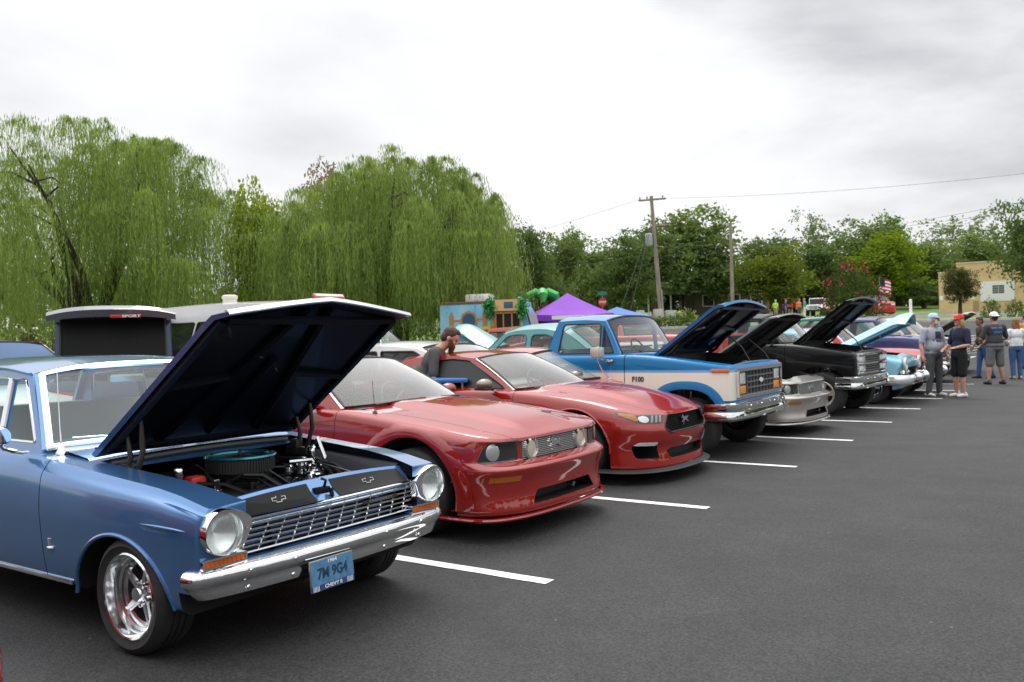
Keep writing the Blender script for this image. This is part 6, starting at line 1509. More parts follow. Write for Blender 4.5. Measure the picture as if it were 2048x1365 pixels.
# bay lines: row direction is y, bays 2.6 m apart
for k in range(0, 9):
    q = MB(); rr = random.Random(k + 40); y = 2.6 * k; n = 18; G = []
    for i in range(n + 1):
        x = -4.7 * i / n; j0, j1 = rr.uniform(-.004, .004), rr.uniform(-.004, .004); G.append([(x, y - .052 + j0, .004), (x, y + .052 + j1, .004)])
    q.grid(np.array(G)); tag(q.build('parking_line', PAINTW, None, smooth=False), kind='structure')
# ------------------------------------------------------------------ canopies, truck, poles, houses
def canopy(label, loc, w, eave, peak, m, rz=0, legs=True, print_=False):
    t = thing('canopy_tent', label, 'canopy', loc, rz, 'pop-up canopies at the show'); q = MB(); h = w / 2; n = 8; v = []
    for k in range(4):
        a = [(-h, -h), (h, -h), (h, h), (-h, h)]; p, r = a[k], a[(k + 1) % 4]; G = []
        for i in range(n + 1):
            u = i / n; e = (p[0] + (r[0] - p[0]) * u, p[1] + (r[1] - p[1]) * u); row = []
            for j in range(n + 1):
                s = j / n; sag = -.10 * w * .33 * math.sin(PI * u) * (1 - s) - .05 * math.sin(PI * s); row.append((e[0] * (1 - s), e[1] * (1 - s), eave + (peak - eave) * s ** 1.08 + sag * .5))
            G.append(row)
        G = np.array(G); q.grid(G)
        e = G[:, 0]; q.grid(np.stack([e, e * [1.005, 1.005, 1] - [0, 0, .12], e * [1.0, 1.0, 1] - [0, 0, .24]], 1))
    q.build('canopy_roof', m, t, angle=20)
    for sx in (-1, 1):
        for sy in (-1, 1): p = MB(); p.box(sx * h * .97 - .02, sx * h * .97 + .02, sy * h * .97 - .02, sy * h * .97 + .02, 0, eave - .02); p.build('leg', STEEL, t)
    if print_:
        for k in range(2): p = MB(); p.box(-h * .6, h * .6, -h * 1.012 - .004, -h * 1.012, eave - .20, eave - .05); p.build('valance_print', WHITE, t) if k == 0 else None
    return t
def food_truck(loc, rz):
    t = thing('food_truck', 'light blue tropical-painted snack truck with straw-roofed serving hatch', 'food truck', loc, rz)
    SKY = mat('truck_sky_blue', (.16, .42, .60), .4, 0, .4, fn=vary((.12, .38, .58), (.36, .60, .70), .6, 2, .3, .7)); q = MB()
    L, W, H = 5.2, 2.2, 2.75; q.box(-L / 2, L / 2, -W / 2, W / 2, .55, H, bev=.10); b = q.build('body', SKY, t)
    q = MB(); q.prism(rpoly([(L / 2 - .1, .55), (L / 2 + .9, .55), (L / 2 + .95, 1.25), (L / 2 + .55, 1.45), (L / 2 + .15, H - .35), (L / 2 - .1, H - .1)], .12), -W / 2 + .05, W / 2 - .05, 'xz'); q.build('cab', mat('truck_teal', (.10, .36, .50), .35, 0, .5), t)
    q = MB(); q.prism([(L / 2 + .56, 1.48), (L / 2 + .22, H - .45), (L / 2 + .28, H - .43), (L / 2 + .62, 1.50)], -W / 2 + .15, W / 2 - .15, 'xz'); q.build('windscreen', GLASS_DARK, t)
    for x in (-1.5, 2.3):
        for sg in (-1, 1): wheel(t, x, sg * (W / 2 - .02), sg, R=.4, w=.25, rim=.22, style='steel', rimmat=STEEL)
    q = MB(); q.box(-1.2, .4, -.5, .5, H, H + .32, bev=.10); q.build('roof_air_conditioner', WHITE, t)
    q = MB(); q.box(-L / 2 + .02, L / 2 - .4, -W / 2 - .03, W / 2 + .03, H - .06, H + .03, bev=.02); q.build('roof_edge', mat('thatch_brown', (.16, .10, .06), .9), t)
    y = -W / 2 - .006
    WOOD = mat('bamboo_brown', (.42, .20, .06), .7); DKW = mat('hatch_dark', (.012, .010, .008), .9); YEL = mat('sign_yellow', (.65, .42, .05), .6); GR = mat('palm_green_paint', (.05, .28, .07), .6); ORG = mat('mural_orange', (.65, .18, .03), .6); SAND = mat('mural_sand', (.62, .50, .33), .6); SEA = mat('mural_sea', (.05, .25, .38), .5)
    def flat(poly, m, nm, d=.006): p = MB(); p.prism(poly, y - d, y + .004, 'xz'); return p.build(nm, m, t)
    # serving hatch
    h = MB(); h.prism(rpoly([(.95, 1.25), (2.5, 1.25), (2.5, 2.32), (.95, 2.32)], .02), y - .02, y + .004, 'xz'); h.build('serving_hatch', DKW, t)
    p = MB()
    for x in (.95, 1.42, 1.95, 2.46): p.box(x - .04, x + .04, y - .06, y, 1.2, 2.36)
    p.box(.9, 2.55, y - .22, y, 1.18, 1.26); p.box(.9, 2.55, y - .06, y, 2.30, 2.38); p.box(.95, 1.42, y - .05, y, 1.72, 1.80); p.build('hatch_frame', WOOD, t)
    p = MB(); p.prism([(.85, 2.40), (2.62, 2.40), (2.5, 2.80), (.95, 2.80)], y - .12, y + .02, 'xz'); p.build('sign_board', mat('sign_sand', (.62, .40, .18), .7), t)
    p = MB(); p.box(1.5, 2.05, y - .14, y - .12, 2.50, 2.72, bev=.02); p.build('sign_panel', mat('sign_blue', (.04, .10, .18), .5), t)
    R = np.random.default_rng(3)
    for cx, cz in ((.62, 2.5), (2.62, 2.55)):
        n = 340; P = R.normal(size=(n, 3)) * np.array([.16, .08, .17]) + np.array([cx, y - .1, cz]); me = quads_mesh('palm_thatch', leaf_quads(P, .12, R)); me.materials.append(GR); o = bpy.data.objects.new('palm_thatch', me); COL.objects.link(o); o.parent = t
    # mural: beach scene
    flat([(-2.5, .75), (.8, .75), (.8, 1.32), (-2.5, 1.35)], SAND, 'mural_beach', .004); flat([(-2.5, 1.35), (.8, 1.32), (.8, 1.52), (-2.5, 1.56)], SEA, 'mural_sea', .003)
    for cx in (-1.85, .25): flat([(cx - .12, 1.3), (cx + .12, 1.3), (cx + .16, 2.25), (cx, 2.45), (cx - .16, 2.25)], WOOD, 'mural_totem', .008)
    flat([(-1.9, 2.05), (.3, 2.10), (.3, 2.18), (-1.9, 2.13)], WOOD, 'mural_rail', .007)
    flat(ell(-.75, 2.06, .58, .40, 8), WOOD, 'mural_emblem', .010); flat(ell(-.75, 2.09, .43, .27, 10), mat('mural_navy', (.02, .08, .16), .5), 'mural_emblem_face', .013)
    flat([(-.15, 1.42), (.72, 1.46), (.70, 1.90), (-.13, 1.84)], YEL, 'mural_sign', .012)
    p = text('OPEN', .26, basis((.28, y - .014, 1.65), (1, 0, 0), (0, 0, 1)), mat('mural_black', (.02, .02, .02), .6), 'lettering', t, .002, True)
    for cx, cz, r in ((-1.75, 1.25, .42), (.30, 1.15, .55), (.85, 1.42, .42)):
        for k in range(6): a = k * 1.05 + .3; flat([(cx, cz), (cx + math.cos(a - .22) * r * .6, cz + math.sin(a - .22) * r * .6), (cx + math.cos(a) * r, cz + math.sin(a) * r), (cx + math.cos(a + .22) * r * .6, cz + math.sin(a + .22) * r * .6)], GR if k % 3 else ORG, 'mural_leaf', .009)
    flat(ell(.80, 1.85, .20, .32, 12), ORG, 'mural_flower', .012); flat(ell(-.72, 1.42, .16, .2, 9), mat('mural_red', (.5, .06, .04), .6), 'mural_boat', .012)
    t.scale = (.56, .8, .95)
    q = MB(); q.tube([(L / 2 + .5, -W / 2, 1.3), (L / 2 + .62, -W / 2 - .22, 1.5), (L / 2 + .6, -W / 2 - .24, 1.8)], .025, 6); q.build('mirror_arm', BLACK, t)
    return t
def jeep(label, loc, rz, m, top=None, cat='jeep', cage=False):
    t = thing('parked_jeep', label, cat, loc, rz, 'off-road vehicles on the far road'); q = MB(); q.box(-3.6, -1.3, -.78, .78, .62, 1.20, bev=.06); q.box(-1.35, -.05, -.62, .62, .66, 1.18, bev=.06)
    for sg in (-1, 1): q.prism([(-1.35, .95), (-1.15, 1.02), (-.25, 1.02), (-.05, .92), (-.05, .88), (-1.35, .88)], sg * .60, sg * .90, 'xz')
    q.build('body', m, t); q = MB(); q.box(-3.55, -1.50, -.70, .70, 1.20, 1.82, bev=.08); q.build('hard_top', top or m, t)
    for sg in (-1, 1):
        for a, b in ((-1.62, -2.25), (-2.35, -2.85), (-2.95, -3.5)): q = MB(); q.prism(rpoly([(a, 1.26), (b, 1.26), (b, 1.72), (a, 1.72)], .04), sg * .695, sg * .712, 'xz'); q.build('side_window', GLASS_DARK, t)
    q = MB(); q.box(-1.51, -1.48, -.62, .62, 1.24, 1.74); q.build('windscreen', GLASS_DARK, t)
    q = MB(); q.box(-.06, .0, -.48, .48, .72, 1.12)
    g = q.build('grille', m, t); q = MB()
    for k in range(7): q.box(-.01, .01, -.30 + k * .1 - .025, -.30 + k * .1 + .025, .78, 1.06)
    q.build('grille_slots', BLACK, g)
    for sg in (-1, 1): ring_lamp(t, (.0, sg * .42, .98), .085, .03, .01)
    q = MB(); q.box(.02, .16, -.80, .80, .55, .70, bev=.03); q.build('front_bumper', BLACK, t)
    for x in (-.65, -3.0):
        for sg in (-1, 1): wheel(t, x, sg * .82, sg, R=.42, w=.27, rim=.22, style='five', rimmat=STEEL)
    return t
def utility_pole(loc, H, lean, name='utility_pole', label='tall leaning wooden utility pole with crossarms and a transformer', full=True):
    t = thing(name, label, 'utility pole', loc, 0); t.rotation_euler = lean; WOODP = mat('weathered_pole', (.23, .19, .155), .9, fn=vary((.17, .14, .115), (.30, .255, .21), 2, stretch=(4, 4, .4)))
    q = MB(); q.tube([(0, 0, -1), (0, 0, H * .5), (0, 0, H)], [.19, .155, .12], 12); q.build('pole', WOODP, t)
    if full:
        ax = Vector((R_.x, R_.y, 0)).normalized()
        for z, w in ((H - .25, 1.05), (H - 2.2, .5)):
            p = MB(); o = ax * (.5 if z < H - 1 else .0); p.tube([ax * -w * .9 + o + Vector((0, 0, z)), ax * w + o + Vector((0, 0, z))], .075, 6); c = p.build('crossarm', WOODP, t); p = MB()
            for k in (-.8, -.3, .8): v = ax * w * k + o; p.lathe([(.0, .22), (.05, .2), (.06, .12), (.03, .05), (.03, 0)], 8, 'z', (v.x, v.y, z + .04))
            p.build('insulators', mat('insulator_brown', (.10, .05, .035), .3), c)
        v = ax * -.42; p = MB(); p.lathe([(0, .5), (.2, .48), (.27, .42), (.27, -.35), (.2, -.45), (0, -.46)], 16, 'z', (v.x, v.y, H - 3.2)); p.build('transformer', mat('transformer_grey', (.40, .42, .42), .5), t)
        p = MB(); p.tube([(.2, 0, -.5), (.2, 0, 2.4)], .06, 6); p.build('conduit', mat('conduit_grey', (.3, .3, .3), .6), t)
    return t
def wire(name, label, a, b, sag, r=.016, n=16, cat='overhead wire'):
    q = MB(); a, b = Vector(a), Vector(b); q.tube([a.lerp(b, i / n) - Vector((0, 0, sag * 4 * (i / n) * (1 - i / n))) for i in range(n + 1)], r, 5); return tag(q.build(name, mat('wire_black', (.03, .03, .03), .6), None), label, cat, 'overhead wires')
def build_house(loc, rz):
    t = thing('house', 'low grey-roofed house with dark open carport beneath the trees', 'house', loc, rz); q = MB(); q.box(-4, 4, -3, 3, 0, 2.5); q.build('wall', mat('house_brown', (.13, .10, .08), .8), t)
    q = MB(); q.prism([(-3.6, 2.45), (3.6, 2.45), (0, 4.3)], -4.6, 4.6, 'yz'); ROOFM = mat('grey_shingle', (.17, .17, .175), .9, fn=vary((.12, .12, .125), (.22, .22, .225), 6)); q.build('roof', ROOFM, t)
    q = MB(); q.box(-9.2, -4.05, -3, 3, 2.35, 2.62); q.build('carport_roof', mat('carport_pale', (.36, .35, .33), .8), t)
    for x in (-9, -6.6):
        q = MB(); q.box(x - .07, x + .07, -2.9, -2.76, 0, 2.35); q.build('carport_post', WHITE, t)
    for x in (-2.6, 0.2, 2.6): q = MB(); q.box(x - .55, x + .55, -3.03, -2.98, .95, 2.05); w = q.build('window', GLASS_DARK, t); q = MB(); q.prism([(x - .65, .85), (x + .65, .85), (x + .65, 2.15), (x - .65, 2.15)], -3.06, -3.0, 'xz', holes=[[(x - .55, .95), (x + .55, .95), (x + .55, 2.05), (x - .55, 2.05)]]); q.build('frame', WHITE, w)
    q = MB(); q.box(-4.6, 4.6, -3.7, -3.62, 2.38, 2.56); q.build('gutter', WHITE, t); return t
def build_shop(loc, rz, s):
    """facade in its own x-z plane; s metres per photo pixel at that distance"""
    t = thing('cream_building', 'cream flat-fronted building with stepped parapet and a small white-framed window', 'building', loc, rz); CREAM = mat('cream_stucco', (.62, .45, .24), .85, fn=vary((.56, .41, .215), (.67, .49, .27), 1.2, 5)); W = lambda px: (px - 1880) * s
    Z = lambda py: (626 - py) * s
    q = MB(); q.prism([(W(1880), -.6), (W(2027), -.6), (W(2027), Z(540)), (W(1995), Z(540)), (W(1995), Z(529)), (W(1912), Z(529)), (W(1912), Z(546)), (W(1880), Z(546))], 0, 7, 'xz'); q.build('wall', CREAM, t)
    q = MB(); q.box(W(2027) + .01, W(2130), .6, 6.5, -.6, Z(560)); q.build('side_wing', CREAM, t); q = MB(); q.prism([(W(2024), Z(560)), (W(2140), Z(560)), (W(2140), Z(552)), (W(2036), Z(541)), (W(2028), Z(541))], .3, 6.8, 'xz'); q.build('wing_roof', mat('charcoal_roof', (.05, .05, .055), .8), t)
    q = MB()
    for a, b_, z in ((1879, 1912.5, 546), (1911.5, 1995.5, 529), (1995, 2028, 540)): q.box(W(a), W(b_), -.06, .3, Z(z) - .02, Z(z) + .10)
    q.build('parapet_cap', mat('pale_cap', (.62, .52, .36), .8), t)
    q = MB(); q.prism([(W(1953), Z(606)), (W(2011), Z(606)), (W(2011), Z(567)), (W(1953), Z(567))], -.05, .02, 'xz', holes=[[(W(1974), Z(591)), (W(1994), Z(591)), (W(1994), Z(575)), (W(1974), Z(575))]]); q.build('white_panel', WHITE, t)
    q = MB(); q.box(W(1973.5), W(1994.5), -.02, .03, Z(591.5), Z(574.5)); wv = q.build('window', mat('window_grey', (.10, .11, .11), .15), t); q = MB()
    for z in (579, 583, 587): q.box(W(1974), W(1994), -.035, -.02, Z(z) - .02, Z(z) + .02)
    q.box(W(1983.5), W(1984.5), -.036, -.02, Z(591), Z(575)); q.build('glazing_bars', mat('bar_cream', (.5, .48, .42), .6), wv)
    for a, b_ in ((1881, 1888), (1937, 1944)): q = MB(); q.box(W(a), W(b_), -.03, .02, Z(600), Z(592)); q.build('vent_grille', WHITE, t)
    q = MB(); q.box(W(1940), W(1950), -.04, .02, 0, Z(604)); q.build('door', mat('door_tan', (.40, .24, .12), .7), t)
    return t
# ------------------------------------------------------------------ assemble: front row
build_blue_saloon()
RED1 = paint('dark_red_metallic', (.265, .010, .007), .06, .4, coat_rough=.010, coat_ior=1.75, spec=.05)
RED2 = paint('ruby_red_metallic', (.275, .0105, .0065), .06, .4, coat_rough=.010, coat_ior=1.72, spec=.05)
SILVER = paint('silver_metallic', (.42, .40, .37), .6, .35)
PALE = paint('pale_blue_paint', (.27, .55, .70), .0, .4)
pony_2000s(0, 1.46, 0, RED1, 'dark red 2000s coupe with bonnet shut and two round fog lamps in its grille', False)
pony_2015(0, 4.18, 0, RED2, 'ruby red modern coupe with slim headlights and black hexagonal grille')
build_blue_cream_pickup()
pony_2000s(.02, 8.72, -.06, SILVER, 'silver 2000s coupe with raised bonnet between two pickups', True, grille_kind='plain')
build_black_pickup()
fifties(-.10, 14.72, 0, 'pale blue 1950s car with white-rimmed headlights and its bonnet up', PALE)
fifties(-.10, 17.2, 0, 'low red 1950s car with white bumper behind the man in the grey shirt', paint('bright_red_paint', (.42, .022, .018), .0, .4), False)
VIOLET = paint('violet_blue_paint', (.035, .042, .15), .2, .4)
ZTS = [(-6, 1.26), (-3.6, 1.28), (-2.0, 1.275), (-1.5, 1.235), (-1.0, 1.165), (-.6, 1.10)]
SM = dict(A0=(-1.98, .85, 1.29), A1=(-2.46, .74, 1.74), C0=(-3.5, .85, 1.29), C1=(-3.38, .75, 1.75), wins=[rpoly([(-2.14, 1.30), (-3.34, 1.30), (-3.26, 1.70), (-2.50, 1.70)], .05)], W=.98, fx=-.62, wx=(-1.22, -4.3), wz=.37, R=.385, arch=(.46, .44), zb=.48, near_detail=False)
pickup(.0, 21.9, 0, 'violet blue pickup parked beyond the pale blue car', VIOLET, ZTS, grille='bars', style='five', **SM)
pickup(.05, 25.5, -.05, 'old cream pickup with slatted grille behind the standing group', paint('old_cream_paint', (.50, .47, .40), .0, .45), ZTS, grille='slats', hinge=(-1.76, 1.285), hood_len=1.3, hood_ang=30, under=mat('grey_underside', (.12, .12, .125), .6), style='steel', **SM)
generic_car('dark red car whose front corner just enters at the left edge', (.79, -4.33, 0), 0, paint('edge_red_paint', (.30, .015, .015), .1, .4), hood=.90, belt=.95, group='cars parked in the front row', lights=False)

# ------------------------------------------------------------------ second row
def spot(px, d, L, rz):
    p = at(px, d, 0); c, s = math.cos(rz), math.sin(rz); return (p.x + c * L / 2, p.y + s * L / 2, 0)
W_P = paint('gloss_white_paint', (.72, .72, .71), .0, .4); NVY = paint('dark_navy_paint', (.012, .020, .040), .2, .4); BLU = paint('midnight_blue_paint', (.010, .028, .085), .2, .4)
RED3 = paint('salmon_red_paint', (.42, .07, .06), .1, .45); TEAL = paint('teal_paint', (.055, .22, .225), .0, .4)
generic_car('white car at far left with a sky-blue reflection coloured into its screen', spot(-30, 11.0, 4.7, 0), 0, W_P, H=1.66, belt=1.12, hood=1.05, cab=(.30, .47, .80, .93), gl=glass('sky_tint_glass', (.10, .18, .32), 1.7, gcol=(.42, .60, .92)))  # blue of a mirrored sky is put into the screen's gloss colour
t, cb = generic_car('midnight blue estate seen from behind with grey roof spoiler', spot(246, 12.0, 4.6, math.radians(146)), math.radians(146), BLU, L=4.6, W=.75, H=1.99, belt=1.20, hood=1.1, cab=(.24, .36, .955, .985), boxy=True, roof_in=.80, gl=glass('very_dark_glass', (.02, .022, .025), 1.3), trunk=1.2)
q = MB(); G = []
for v in np.linspace(-1, 1, 15): G.append([(-4.38 - .05 * (1 - v * v), 0.665 * v, 1.92 + .06 * (1 - abs(v) ** 3)), (-4.62 - .10 * (1 - v * v), 0.665 * v, 1.94 + .065 * (1 - abs(v) ** 3)), (-4.68 - .11 * (1 - v * v), 0.665 * v, 1.90 + .06 * (1 - abs(v) ** 3)), (-4.66 - .10 * (1 - v * v), 0.665 * v, 1.84 + .04 * (1 - abs(v) ** 3)), (-4.45, .64 * v, 1.86)])
q.grid(np.array(G)); sp = q.build('roof_spoiler', paint('grey_spoiler_paint', (.10, .105, .12), .2, .4), t)
q = MB(); q.box(-4.79, -4.76, -.30, .02, 1.865, 1.90, bev=.005); q.build('brake_light', REDLENS, sp); text('SPORT', .04, basis((-4.795, -.2, 1.882), (0, -1, 0), (0, 0, 1)), WHITE, 'lettering', sp, .002, True, squash=1.6)
t, cb = generic_car('tall white van with dark windows and round roof vent behind the raised blue bonnet', spot(450, 13.2, 5.2, PI), PI, W_P, L=5.2, W=.98, H=2.12, belt=1.25, hood=1.2, cab=(.12, .25, .94, .975), boxy=True, roof_in=.86, side=GLASS_DARK, sidewin=2, cat='van', win_drop=.16)
q = MB(); q.lathe([(.10, -.04), (.10, .09), (.112, .09), (.112, .13), (.08, .145), (0, .147)], 20, 'z', (-3.0, .2, 2.12)); q.build('roof_vent', mat('vent_beige', (.55, .52, .46), .6), t)
pickup(*spot(755, 17.6, 4.0, 0)[:2], 0, 'dark navy pickup parked on the grass edge under the willow', NVY, [(x, z + .12) for x, z in ZTS], **{**SM, 'A0': (-1.98, .85, 1.41), 'A1': (-2.46, .74, 1.80), 'C0': (-4.2, .85, 1.41), 'C1': (-4.0, .75, 1.80), 'wins': [rpoly([(-2.14, 1.43), (-3.0, 1.43), (-3.0, 1.76), (-2.50, 1.76)], .05), rpoly([(-3.1, 1.43), (-4.0, 1.43), (-3.9, 1.76), (-3.1, 1.76)], .05)]}, grille='bars', bumper=CHROME, group='cars parked in the second row')
generic_car('white coupe with arched roof beside the bearded man', spot(792, 12.2, 4.4, PI), PI, W_P, L=4.4, H=1.49, belt=1.0, cab=(.26, .42, .72, .94), side=GLASS_DARK)
generic_car('low salmon red car in front of the teal coupe', spot(1000, 12.6, 4.4, PI), PI, RED3, L=4.4, W=.88, H=1.36, belt=.95, cab=(.32, .46, .70, .9))
forties_coupe(-9.4, 10.2, PI, 'teal 1940s coupe with rounded roof and its bonnet raised', TEAL)
generic_car('salmon red car half hidden behind the teal coupe', spot(1045, 19.5, 4.6, PI), PI, RED3, L=4.6, H=1.76, belt=1.15, hood=1.1, boxy=True)
t, _, _, _ = pickup(*spot(1195, 18.0, 5.0, PI)[:2], PI, 'red pickup with black tailgate seen through the blue cab windows', RED3, [(x, z + .22) for x, z in ZTS], **{**SM, 'zb': .62, 'A0': (-1.98, .85, 1.50), 'A1': (-2.3, .74, 1.74), 'C0': (-3.5, .85, 1.50), 'C1': (-3.38, .75, 1.74), 'wins': [rpoly([(-2.2, 1.53), (-3.34, 1.53), (-3.26, 1.70), (-2.40, 1.70)], .05)], 'R': .45, 'wz': .45}, grille='bars', group='cars parked in the second row')
q = MB(); q.box(-5.63, -5.59, -.80, .80, 1.0, 1.46, bev=.02); tg = q.build('tailgate_cover', BLACK, t); text('DODGE', .16, basis((-5.635, 0, 1.34), (0, -1, 0), (0, 0, 1)), WHITE, 'lettering', tg, .002, True, squash=1.2)
generic_car('red car seen through the windscreen of the blue pickup', spot(1290, 20.5, 4.5, PI), PI, RED3, L=4.5, H=1.50, belt=1.0)
generic_car('teal green four-wheel drive beyond the black raised bonnet', spot(1640, 28.5, 4.4, PI), PI, paint('green_teal_paint', (.02, .24, .20), .0, .4), L=4.4, H=1.92, belt=1.25, hood=1.2, boxy=True, roof_in=.84)

# ------------------------------------------------------------------ people
DEN = cloth('blue_denim', (.045, .10, .24)); GRY = cloth('heather_grey_cotton', (.34, .35, .40)); CHA = cloth('charcoal_cotton', (.045, .046, .052)); NAVYC = cloth('navy_cotton', (.014, .018, .045)); DKG = cloth('dark_grey_twill', (.075, .078, .08)); MGR = cloth('mid_grey_twill', (.13, .13, .135)); BLKC = cloth('black_cloth', (.010, .010, .011)); WHC = cloth('white_cotton', (.72, .72, .73)); BRC = cloth('dark_brown_cotton', (.055, .035, .025)); OLV = cloth('grey_olive_cotton', (.075, .072, .062))
HB = mat('brown_hair', (.05, .022, .012), .7, fn=vary((.025, .012, .007), (.09, .045, .025), 40)); HR = mat('auburn_hair', (.22, .085, .03), .65, fn=vary((.14, .05, .02), (.30, .13, .05), 40)); HG = mat('white_hair', (.55, .54, .52), .7); HBL = mat('fair_hair', (.38, .25, .12), .7, fn=vary((.28, .17, .08), (.46, .32, .17), 40))
SHW = mat('white_shoe', (.66, .64, .60), .6); SHB = mat('black_shoe', (.015, .015, .016), .5); SHT = mat('tan_shoe', (.34, .24, .16), .7)
CPB = cloth('pale_blue_cap', (.42, .55, .68)); CPR = cloth('red_cap', (.60, .03, .03)); CPW = cloth('white_cap', (.74, .72, .74))
PR1 = mat('print_black', (.03, .035, .05), .8); PR2 = mat('print_blue', (.05, .16, .36), .8); PR3 = mat('print_white', (.6, .6, .62), .8)
AW = math.radians(124.4)
def ppl(px, d, **k): p = at(px, d, 0); p.z = tz(p.x, p.y); return tuple(p)
person('person', 'bearded man in dark grey t-shirt leaning forward over a car behind the red coupes', ppl(832, 10.7), math.radians(30), 1.80, 1.0, OLV, DEN, shoe=SHB, hair=HB, hair_len=.0, beard=True, lean=33, head_tilt=12, arms=((.02, .07, -.30), (.10, .06, -.56)) and (((.0, .08, -.30), (.10, .06, -.55)), ((.06, .08, -.29), (.16, .05, -.52))), skin=SKIN, vox=.008)
person('person', 'older man in pale blue cap, grey t-shirt and dark grey trousers', ppl(1866, 19.0), AW + PI + .35, 1.80, 1.22, GRY, DKG, shoe=SHW, hair=HG, hair_len=0, beard=True, cap=CPB, skin=SKIN, head_turn=45, arms=(((-.02, .10, -.29), (.05, .12, -.54)), ((-.02, .10, -.29), (.04, .13, -.54))), vox=.008, stance=.24, print_m=(PR1, 'front', [(.02, 1.32, .18, .16), (-.01, 1.20, .22, .06)]), shirt_hem=.04)
person('person', 'person in red and navy cap, navy t-shirt and black shorts facing left', ppl(1918, 18.6), AW + PI / 2 + .25, 1.76, 1.05, NAVYC, BLKC, True, SHW, HBL, .03, CPR, lean=-3, arms=(((.04, .08, -.29), (.28, -.04, -.36)), ((.04, .08, -.29), (.28, -.02, -.34))), vox=.008, print_m=(PR3, 'back', [(.0, 1.36, .16, .10)]), shirt_hem=.08, head_tilt=4)
person('person', 'man in dark brown t-shirt and jeans walking left behind the man in the white cap', ppl(1967, 25.0), AW + PI / 2, 1.76, 1.1, BRC, DEN, shoe=SHB, hair=HB, skin=SKIN_DARK, lean=6, arms=(((-.06, .10, -.28), (.10, .10, -.50)), ((.02, .1, -.29), (.2, .06, -.46))), legs=((.12, 0), (-.18, 0)), vox=.010)
person('person', 'man in white cap, charcoal t-shirt and grey shorts seen from behind', ppl(1990, 22.3), AW + .05, 1.84, 1.2, CHA, MGR, True, SHB, HB, 0, CPW, True, SKIN_TAN, arms=(((.06, .12, -.28), (.24, .0, -.36)), ((.06, .12, -.28), (.24, .0, -.36))), stance=.30, vox=.008, print_m=(PR2, 'back', [(-.07, 1.40, .12, .035), (.08, 1.40, .12, .035), (0, 1.29, .20, .05)]), shirt_hem=.05)
person('person', 'woman with long auburn hair in white top and jeans seen from behind', ppl(2032, 24.2), AW - .1, 1.68, 1.1, WHC, DEN, shoe=SHT, hair=HR, hair_len=.22, female=True, long_sleeve=True, arms=(((.03, .10, -.27), (.16, .02, -.38)), ((.03, .10, -.27), (.16, .02, -.38))), vox=.009, shirt_hem=.0)
person('person', 'person in orange t-shirt cut by the right edge of the picture', ppl(2052, 27.5), AW, 1.72, 1.1, cloth('orange_cotton', (.70, .25, .03)), DKG, shoe=SHB, hair=HB, vox=.012)
for px, d, lab, sh, pn, so, hh_, gi in ((1520, 84, 'distant person in a royal blue shirt left of the far group', (.03, .12, .50), MGR, True, HB, 1.1), (1538, 86, 'distant person in a pink shirt beside the blue shirt', (.55, .22, .18), MGR, True, HBL, 1.), (1553, 82, 'distant person in a lime green shirt', (.45, .70, .06), cloth('khaki_cloth', (.32, .28, .20)), True, HG, 1.1), (1573, 83, 'distant person in a dark blue shirt beside the red jeep', (.02, .06, .30), MGR, True, HBL, 1.1), (1591, 86, 'distant person in a red shirt before the red jeep', (.60, .08, .03), BLKC, True, HB, 1.), (1600, 79, 'distant person in an orange shirt between the jeeps', (.75, .22, .05), DKG, True, HB, 1.05), (1611, 78, 'distant person in teal top and white trousers beside the white jeep', (.04, .30, .32), WHC, False, HBL, 1.)):
    person('person', lab, ppl(px, d), AW + (px % 7) * .9, 1.74, gi, cloth('shirt_%d' % px, sh), pn, so, SHB, hh_, far=True, group='distant people by the jeeps')
person('person', 'person in teal shirt standing far behind the black pickup', ppl(1494, 40), AW, 1.7, 1., cloth('shirt_teal', (.03, .34, .30)), DKG, True, SHB, HB, far=True)
p = at(868, 10.3, 0)
q = MB(); q.box(-.40, .40, -.28, .28, 1.02, 1.07, bev=.02); tb = thing('folding_table', 'blue-topped folding table beside the bearded man', 'table', (p.x, p.y, 0), math.radians(35)); q.build('table_top', mat('table_blue', (.03, .14, .40), .4), tb)
for sx in (-1, 1):
    for sy in (-1, 1): q = MB(); q.tube([(sx * .33, sy * .22, 1.02), (sx * .38, sy * .25, 0)], .015, 6); q.build('leg', STEEL, tb)

# ------------------------------------------------------------------ show ground behind
def gz(px, d, dz=0): p = at(px, d, 0); p.z = tz(p.x, p.y) + dz; return tuple(p)
RA = math.radians(34.4)
food_truck(gz(975, 30.5, -.12), RA - math.radians(12))
PUR = mat('purple_canopy', (.20, .035, .42), .7, fn=vary((.18, .03, .38), (.23, .045, .47), .8)); BLC = mat('blue_canopy', (.06, .15, .42), .7, fn=vary((.055, .14, .39), (.07, .17, .46), .8))
canopy('purple pop-up canopy beside the snack truck', gz(1137, 34.5), 3.0, 1.60, 2.47, PUR, RA + .12, print_=True)
canopy('blue pop-up canopy behind the blue pickup cab', gz(1236, 46), 2.8, .70, 1.22, BLC, RA + .2)
